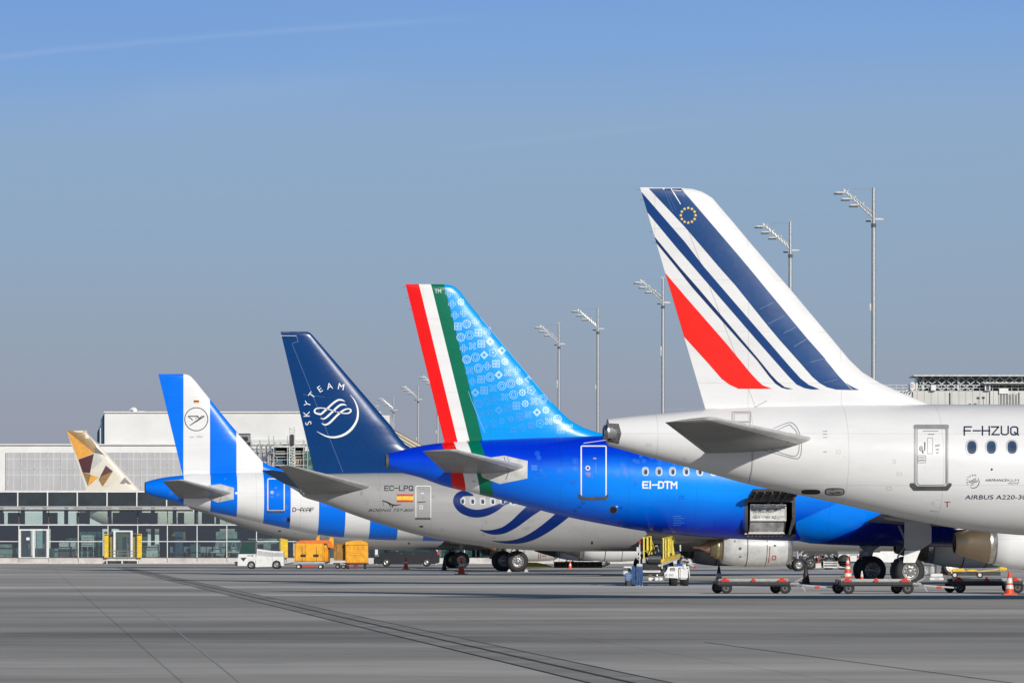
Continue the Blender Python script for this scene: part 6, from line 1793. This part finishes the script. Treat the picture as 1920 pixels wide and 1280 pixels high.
# ---- airport tug at left
loc, s_ = at(488, 1066)
tug = empty('airport_tug', loc, 0, 'white airport tug with glazed cab and flat bed before the glass pier', 'tug')
U = lambda zx: (430+zx/6.4-488)/s_; V = lambda zy: (1066-(960+zy/6.4))/s_
mb = MB()
mb.prism([(U(106),V(640)),(U(106),V(560)),(U(120),V(500)),(U(325),V(500)),(U(325),V(560)),(U(340),V(440)),(U(345),V(438)),(U(520),V(462)),(U(655),V(468)),(U(660),V(640)),(U(625),V(640)),(U(615),V(590)),(U(570),V(572)),(U(530),V(590)),(U(515),V(650)),(U(318),V(655)),(U(308),V(605)),(U(270),V(585)),(U(232),V(600)),(U(215),V(640))], -.62, .62, 0)
for k in range(5): mb.bar((U(345),-.63,V(462+k*12)),(U(515),-.63,V(486+k*10)),.025,.02,m=1); mb.bar((U(522),-.63,V(486+k*9)),(U(655),-.63,V(490+k*9)),.02,.02,m=1)
mb.prism([(U(140),V(545)),(U(215),V(540)),(U(180),V(585)),(U(165),V(575))], -.64, -.60, 2)
mb.box(U(222),U(262),-.63,-.61,V(525),V(512),1); mb.box(U(270),U(292),-.635,-.61,V(525),V(512),2)
mb.box(U(518),U(521),-.625,-.61,V(640),V(470),1); mb.box(U(320),U(324),-.625,-.61,V(650),V(560),1)
mb.build('body', [M['white'], M['grey'], M['dark']], tug)
mb = MB()
for a, b in (((122,500),(152,358)),((318,500),(318,352))):
    for y in (-.6,.6): mb.bar((U(a[0]),y,V(a[1])),(U(b[0]),y,V(b[1])),.05)
mb.cbox(U(140),U(326),-.64,.64,V(360),V(344),.02,0)
mb.prism([(U(124),V(500)),(U(152),V(360)),(U(316),V(360)),(U(316),V(500))], -.585, .585, 1)
mb.build('cab', [M['dgrey'], M['glass_green']], tug)
for x, z, r in ((270,632,.27),(572,625,.29)):
    for y in (-.56,.56): wheel(U(x), y, r, .2, tug, hubm=M['rim'])
mb = MB(); mb.bar((U(60),-.2,V(600)),(U(106),-.2,V(600)),.08); mb.cbox(U(75),U(106),-.5,.5,V(640),V(590),.02,0); mb.bar((U(660),0,V(620)),(U(800),0,V(600)),.06); mb.bar((U(330),-.6,V(372)),(U(330),-.6,V(440)),.03)
mb.build('coupling', [M['dark']], tug)

# ---- two tarpaulin-covered baggage carts
loc, s_ = at(585, 1066)
Cx = lambda zx: (560+zx/12-585)/s_; Cz = lambda zy: (1066-(1000+zy/12))/s_
cw = empty('baggage_cart', loc, 0, 'yellow covered baggage cart with black straps, directly behind the white tug', 'baggage cart', 'covered baggage carts')
mb = MB(); mb.cbox(Cx(-85),Cx(575),-.75,.75,Cz(620),Cz(220),.04,0)
for x in (90,410): mb.bar((Cx(x),-.765,Cz(620)),(Cx(x),-.765,Cz(290)),.02,m=1)
for x in (-60,160,555): mb.bar((Cx(x),-.76,Cz(615)),(Cx(x),-.76,Cz(225)),.015,m=2)
for x in (115,400): mb.cbox(Cx(x-60),Cx(x+60),-.79,-.75,Cz(520),Cz(465),.01,1)
mb.build('cover', [M['cart'], M['black'], M['brown']], cw)
mb = MB(); mb.prism([(Cx(-70),Cz(215)),(Cx(60),Cz(135)),(Cx(190),Cz(150)),(Cx(470),Cz(140)),(Cx(470),Cz(40)),(Cx(400),Cz(65)),(Cx(385),Cz(140)),(Cx(180),Cz(135)),(Cx(190),Cz(160)),(Cx(720),Cz(150)),(Cx(800),Cz(330)),(Cx(670),Cz(310)),(Cx(640),Cz(215))][:0] or [(Cx(-70),Cz(218)),(Cx(40),Cz(150)),(Cx(690),Cz(145)),(Cx(740),Cz(200)),(Cx(800),Cz(335)),(Cx(675),Cz(310)),(Cx(650),Cz(218))], -.7, .7, 0)
mb.prism([(Cx(400),Cz(145)),(Cx(420),Cz(60)),(Cx(475),Cz(35)),(Cx(480),Cz(145))], -.5, -.42, 1); mb.prism([(Cx(690),Cz(145)),(Cx(715),Cz(70)),(Cx(790),Cz(90)),(Cx(790),Cz(330)),(Cx(740),Cz(200))], -.3, -.22, 1)
mb.build('roof_tarp', [M['orange'], M['cart']], cw)
cu = drape(Cx(580), Cx(668), Cz(670), Cz(260), -.6, 2.5, .04, 0); cu.build('curtain', [M['cart']], cw)
mb = MB(); mb.box(Cx(575),Cx(700),-.5,.7,Cz(640),Cz(300),0); mb.build('interior', [M['brown']], cw)
mb = MB(); mb.box(Cx(-85),Cx(690),-.7,.7,Cz(660),Cz(622),0); mb.box(Cx(90),Cx(400),-.72,-.65,Cz(745),Cz(722),1); mb.box(Cx(-85),Cx(600),-.77,-.72,Cz(650),Cz(632),2)
mb.build('chassis', [M['dark'], M['red'], M['dirty_white']], cw)
for x in (10,500):
    for y in (-.6,.6): wheel(Cx(x), y, .16, .12, cw, hubm=M['white'])
loc2 = (loc[0]+Cx(1310), loc[1], 0); o_ = Cx(1310)
c2 = empty('baggage_cart', loc2, 0, 'yellow baggage cart turned end-on with creased rear flap, left of the dark car', 'baggage cart', 'covered baggage carts')
mb = MB(); mb.cbox(Cx(1060)-o_,Cx(1565)-o_,-.5,.3,Cz(660),Cz(250),.04,0)
mb.prism([(Cx(1050)-o_,Cz(255)),(Cx(1060)-o_,Cz(190)),(Cx(1250)-o_,Cz(155)),(Cx(1400)-o_,Cz(150)),(Cx(1540)-o_,Cz(190)),(Cx(1570)-o_,Cz(255))], -.55, .35, 0)
for a, b in (((1150,480),(1440,480)),((1150,430),(1440,430)),((1250,270),(1250,400)),((1340,270),(1340,400)),((1160,290),(1170,360)),((1450,480),(1520,560)),((1120,520),(1070,600)),((1440,300),(1500,380))):
    mb.bar((Cx(a[0])-o_,-.50,Cz(a[1])),(Cx(b[0])-o_,-.50,Cz(b[1])),.03,.035,m=1)
for x in range(1080,1560,70): mb.bar((Cx(x)-o_,-.50,Cz(655)),(Cx(x+10)-o_,-.50,Cz(590)),.02,m=1)
mb.build('cover', [M['cart'], M['orange']], c2)
mb = MB(); mb.cbox(Cx(790)-o_,Cx(1058)-o_,.0,1.4,Cz(600),Cz(215),.03,0); mb.cbox(Cx(780)-o_,Cx(1062)-o_,-.05,1.45,Cz(225),Cz(205),.01,1)
for x in (850, 1000): mb.bar((Cx(x)-o_,-.02,Cz(600)),(Cx(x)-o_,-.02,Cz(225)),.03,m=1)
mb.build('side_panel', [mat('tan_panel', (.42,.21,.025), .6, dirt=.2), M['brown']], c2)
mb = MB(); mb.box(Cx(780)-o_,Cx(1560)-o_,-.3,1.3,Cz(690),Cz(655),0); mb.cbox(Cx(1240)-o_,Cx(1330)-o_,-.5,-.3,Cz(780),Cz(680),.02,1); mb.bar((Cx(1100)-o_,-.4,Cz(700)),(Cx(1180)-o_,-.4,Cz(740)),.05,m=2); mb.bar((Cx(1340)-o_,-.4,Cz(700)),(Cx(1420)-o_,-.4,Cz(730)),.05,m=2); mb.bar((Cx(940)-o_,-.3,Cz(670)),(Cx(1050)-o_,-.3,Cz(690)),.06,m=3)
mb.build('chassis', [M['dark'], mat('dark_red_hitch', (.20,.02,.02), .5), M['red'], M['dirty_white']], c2)
for x in (880,1010,1100,1490):
    for y in (-.3,.9):
        w = MB(); w.lathe([(-.06,.08),(-.06,.15),(.06,.15),(.06,.08)], (0,0,0), 'x' if x > 1050 else 'y', 20, 0); w.disc((0,-.05,0), .08, 'y', 12, 1); w.build('wheel', [M['tyre'], M['rim']], c2, (Cx(x)-o_, y, .16))

# ---- parked dark estate car
loc, s_ = at(762, 1061.5)
E = lambda zx: (690+zx/3.918-762)/s_; Z = lambda zy: (1061.5-(960+zy/3.918))/s_
car = empty('parked_car', loc, R(0), 'dark grey estate car parked by the pier, behind two cones', 'car')
def loft(profile, widths):
    """profile: polygon (x,z); widths per point"""
    mb = MB(); n = len(profile); v = []
    for sgn in (-1,1):
        for (x,z),w in zip(profile,widths): v.append((x,sgn*w,z))
    bm = bmesh.new(); bv = [bm.verts.new(p) for p in v]
    bm.faces.new(bv[:n]); bm.faces.new(bv[n:][::-1])
    for i in range(n): bm.faces.new([bv[i],bv[n+i],bv[n+(i+1)%n],bv[(i+1)%n]])
    bmesh.ops.bevel(bm, geom=[e for e in bm.edges if abs(e.verts[0].co.y-e.verts[1].co.y) < .35], offset=.035, segments=2, affect='EDGES')
    bmesh.ops.triangulate(bm, faces=[f for f in bm.faces if len(f.verts) > 4]); bmesh.ops.recalc_face_normals(bm, faces=bm.faces[:])
    mb.addbm(bm, 0); return mb
lowr = [(E(45),Z(378)),(E(44),Z(345)),(E(52),Z(325)),(E(80),Z(306)),(E(128),Z(297)),(E(200),Z(292)),(E(330),Z(289)),(E(460),Z(288)),(E(518),Z(292)),(E(527),Z(330)),(E(525),Z(368)),(E(505),Z(376)),(E(466),Z(378)),(E(462),Z(350)),(E(432),Z(332)),(E(402),Z(350)),(E(396),Z(382)),(E(170),Z(382)),(E(166),Z(352)),(E(136),Z(335)),(E(106),Z(352)),(E(100),Z(380))]
body = loft(lowr, [.86]*len(lowr)).build('body', [mat('dark_car_paint', (.022,.024,.032), .3, dirt=.1, coat=.6)], car)
cabp = [(E(118),Z(298)),(E(165),Z(272)),(E(205),Z(262)),(E(300),Z(258)),(E(420),Z(261)),(E(490),Z(268)),(E(514),Z(294))]
mb = loft(cabp, [.80,.66,.62,.62,.62,.66,.78]); mb.build('roof', [bpy.data.materials['dark_car_paint']], car)
mb = MB()
for pts in ([(E(150),Z(292)),(E(178),Z(273)),(E(215),Z(267)),(E(255),Z(266)),(E(255),Z(290))], [(E(265),Z(290)),(E(265),Z(266)),(E(345),Z(266)),(E(350),Z(290))], [(E(360),Z(290)),(E(358),Z(267)),(E(430),Z(269)),(E(470),Z(288))]):
    for sg in (-1,1): mb.add([(x, sg*(.665+ (Z(262)-z)*.42+.015), z) for x, z in pts], [tuple(range(len(pts)))], 0)
mb.build('side_window', [M['glass_green']], car)
mb = MB(); mb.cbox(E(508),E(524),-.875,-.6,Z(312),Z(290),.02,0); mb.cbox(E(508),E(524),.6,.875,Z(312),Z(290),.02,0); mb.build('tail_light', [M['red']], car)
mb = MB(); mb.cbox(E(52),E(85),-.865,-.6,Z(325),Z(310),.02,0); mb.cbox(E(52),E(85),.6,.865,Z(325),Z(310),.02,0); mb.build('headlight', [M['silver']], car)
for x in (136,432):
    for y in (-.8,.8): wheel(E(x), y, .315, .2, car, hubm=M['silver'])
mb = MB()
for x in (262,352): mb.box(E(x)-.006,E(x)+.006,-.867,-.862,Z(378),Z(292),0)
mb.bar((E(170),-.868,Z(366)),(E(396),-.868,Z(366)),.02,m=0); mb.cbox(E(325),E(342),-.88,-.865,Z(305),Z(301),.004,1); mb.cbox(E(240),E(257),-.88,-.865,Z(305),Z(301),.004,1)
mb.cbox(E(205),E(222),-.98,-.86,Z(293),Z(280),.02,1)
mb.build('trim', [M['black'], M['dgrey']], car)

# ---- service trucks seen under the jets
loc, s_ = at(1595, 1067)
trk = empty('service_truck', loc, 0, 'white service truck with side guards seen under the blue jet belly', 'truck')
G_ = lambda zx: (1480+zx/8.727-1595)/s_; W_ = lambda zy: (1067-(1000+zy/8.727))/s_
mb = MB(); mb.cbox(G_(780),G_(1110),-1.1,1.1,W_(450),W_(335),.05,0); mb.box(G_(140),G_(1110),-1.0,1.0,W_(470),W_(440),1)
mb.cbox(G_(1085),G_(1112),-1.12,-1.0,W_(400),W_(350),.02,2); mb.box(G_(150),G_(780),-.6,.9,W_(440),W_(200),1)
mb.cbox(G_(965),G_(1090),-1.14,-1.08,W_(460),W_(345),.03,0)
mb.build('body', [M['white'], M['dark'], M['red']], trk)
mb = MB()
for z in (465,500,545): mb.bar((G_(540),-1.12,W_(z)),(G_(780),-1.12,W_(z)),.05,.09); mb.bar((G_(785),-1.14,W_(z)),(G_(960),-1.14,W_(z)),.05,.09)
for x in (545,770,790): mb.bar((G_(x),-1.1,W_(545)),(G_(x),-1.1,W_(440)),.06)
mb.bar((G_(410),-1.1,W_(520)),(G_(500),-1.1,W_(520)),.1,.3)
mb.build('side_guard', [M['dirty_white']], trk)
mb = MB(); mb.lathe([(-.02,.01),(-.02,.40),(.02,.42)],(0,-1.145,0),'y',30,0); mb.v=[(p[0]+G_(875),p[1],p[2]+W_(445)) for p in mb.v]; mb.build('wheel_arch', [M['black']], trk)
rr = random.Random(9); mb = MB()
for k in range(46):
    x = rr.uniform(150,760); z = rr.uniform(340,440)
    mb.bar((G_(x),-1.02+rr.uniform(0,.3),W_(z)),(G_(x+rr.uniform(-40,60)),-1.02+rr.uniform(0,.3),W_(z+rr.uniform(-50,50))),rr.uniform(.03,.08),m=rr.choice([0,0,1,1,2]))
mb.bar((G_(445),-1.1,W_(500)),(G_(480),-1.1,W_(340)),.07,m=3); mb.bar((G_(140),-1.1,W_(350)),(G_(330),-1.1,W_(520)),.09,m=2); mb.bar((G_(330),-1.1,W_(520)),(G_(400),-1.1,W_(400)),.06,m=2)
mb.build('pump_gear', [M['white'], M['galv'], M['dark'], M['red']], trk)
for x in (60, 330, 640, 875): 
    for y in (-.9,.9): wheel(G_(x), y, .42, .3, trk, hubm=M['rim'])

def van(name, px, py, L_, H_, label, cat='van', col='white'):
    loc, s_ = at(px, py)
    r_ = empty(name, loc, 0, label, cat)
    pr = [(-L_/2,.35),(-L_/2,H_*.55),(-L_/2+.25,H_*.62),(-L_/2+.75,H_*.97),(-L_/2+1.1,H_),(L_/2-.1,H_),(L_/2,H_*.9),(L_/2,.35)]
    loft(pr, [.9,.9,.88,.78,.76,.78,.85,.9]).build('body', [M[col]], r_)
    mb = MB()
    for sg in (-1,1): mb.add([(-L_/2+.45,sg*.885,H_*.62),(-L_/2+.85,sg*.815,H_*.9),(-L_/2+1.6,sg*.815,H_*.9),(-L_/2+1.6,sg*.885,H_*.62)],[(0,1,2,3)],0)
    mb.build('side_window', [M['glass_green']], r_)
    for x in (-L_/2+.8, L_/2-.8):
        for y in (-.8,.8): wheel(x, y, .33, .2, r_, hubm=M['rim'])
    mb = MB(); mb.cbox(-L_/2-.03,-L_/2+.1,-.7,-.4,.75,.9,.02,0); mb.cbox(-L_/2-.03,-L_/2+.1,.4,.7,.75,.9,.02,0); mb.build('headlight', [M['silver']], r_)
    return r_
van('parked_van', 1654, 1063, 3.6, 1.75, 'white van glimpsed between the two big wheel sets of the blue jet')
van('parked_van', 1164, 1062, 4.2, 1.5, 'white van parked left of the belt loader under the grey jet')
van('parked_van', 1102, 1060, 4.4, 1.55, 'pale van parked right of the small cone, under the striped jet engine', col='dirty_white')
# small stuff near the wheels
loc, s_ = at(1756, 1087)
mb = MB(); mb.cbox(-.33,.30,-.2,.2,.0,.13,.02,0); mb.cbox(-.28,.27,-.18,.18,.15,.29,.02,0); mb.box(-.30,.30,-.19,.19,.13,.15,1); mb.bar((-.1,-.21,.07),(.1,-.21,.07),.02,m=1)
thing('equipment_case', mb, [M['white'], M['dgrey']], loc, 'two stacked flat white cases beside the big right wheel', 'case')
loc, s_ = at(1745, 1078)
mb = MB(); mb.cbox(-.45,-.15,-.2,.2,.05,.45,.06,0); mb.cbox(-.05,.2,-.2,.2,.05,.6,.06,0); mb.bar((.25,-.2,.05),(.25,-.2,.62),.06,m=1); mb.bar((-.5,-.2,.55),(.3,-.2,.5),.05,m=1); mb.lathe([(-.05,.12),(.05,.12)],(-.3,-.22,.3),'y',14,1); mb.box(-.5,.3,-.2,.2,0,.05,1)
thing('ground_unit', mb, [M['galv'], M['dark']], loc, 'small grey ground unit with tanks behind the white cases', 'machine')
loc, s_ = at(1812, 1083)
yw = empty('yellow_tow_unit', loc, 0, 'low dark trolley with yellow arms under the bronze engine', 'trolley')
mb = MB(); mb.box(-.9,1.6,-.4,.4,.12,.3,0); mb.build('frame', [M['dark']], yw)
mb = MB(); mb.cbox(-.75,-.1,-.42,-.2,.25,.46,.06,0); mb.cbox(-.05,.5,-.42,-.2,.27,.40,.05,0); mb.cbox(1.5,1.9,-.42,-.2,.35,.55,.05,0); mb.bar((-.9,-.4,.5),(-.7,-.4,.2),.06); mb.bar((.5,-.4,.3),(1.5,-.4,.42),.04); mb.build('yellow_arm', [M['yellow']], yw)
for x in (-.6,.6): wheel(x, -.42, .15, .1, yw, hubm=M['white'])
loc, s_ = at(1786, 1079)
mb = MB(); mb.lathe([(-.1,.35),(-.14,.42),(-.12,.50),(0,.52),(.12,.50),(.14,.42),(.1,.35)],(0,0,.52),'y',36,0); mb.lathe([(-.11,.35),(-.05,.30),(-.05,.02)],(0,0,.52),'y',30,1)
thing('spare_wheel', mb, [M['tyre'], M['white']], loc, 'upright spare wheel with a white hub behind the right-hand cases', 'wheel')
loc, s_ = at(1012, 1063.5)
mb = MB(); mb.prism([(-1.0,.05),(-.95,.38),(-.2,.36),(.4,.25),(1.0,.05)], -.3, .3, 0); mb.box(1.0,4.4,-.3,.4,0,.42,1)
for k in range(8): mb.box(1.05+k*.42,1.4+k*.42,-.32,-.3,.08,.36,2)
thing('stored_chocks', mb, [M['yellow'], M['brown'], M['dark']], loc, 'mustard yellow wedge and dark boards right of the biggest far wheels', 'boards')
loc, s_ = at(724, 1059.5)
mb = MB(); mb.cbox(-.12,.12,-.1,.1,.55,1.35,.02,0); mb.bar((0,0,0),(0,0,.55),.07)
for o_name, px_ , l in (('post_sign',706,'white post sign left of the dark car'),('post_sign',818,'white post right behind the dark car')):
    m2 = MB(); m2.cbox(-.11,.11,-.06,.06,.7,1.4,.02,0); m2.bar((0,0,0),(0,0,.7),.08)
    thing(o_name, m2, [M['white']], (ray(px_, 372), 372, 0), l, 'post')
for k, (px_, py_) in enumerate(((1040,1072.5),(1003,1072))): pass
# wheel chocks
for px_, py_, l in ((955,1071.5,'pale wheel chock left of the largest far wheel'), (987,1071.5,'pale wheel chock right of the largest far wheel')):
    loc, s_ = at(px_, py_); m2 = MB(); m2.prism([(-.13,0),(.13,0),(.03,.16),(-.03,.16)], -.25, .25, 0)
    thing('wheel_chock', m2, [M['dirty_white']], (loc[0], j.D+0 if False else loc[1], 0), l, 'chock', 'wheel chocks of the striped jet')
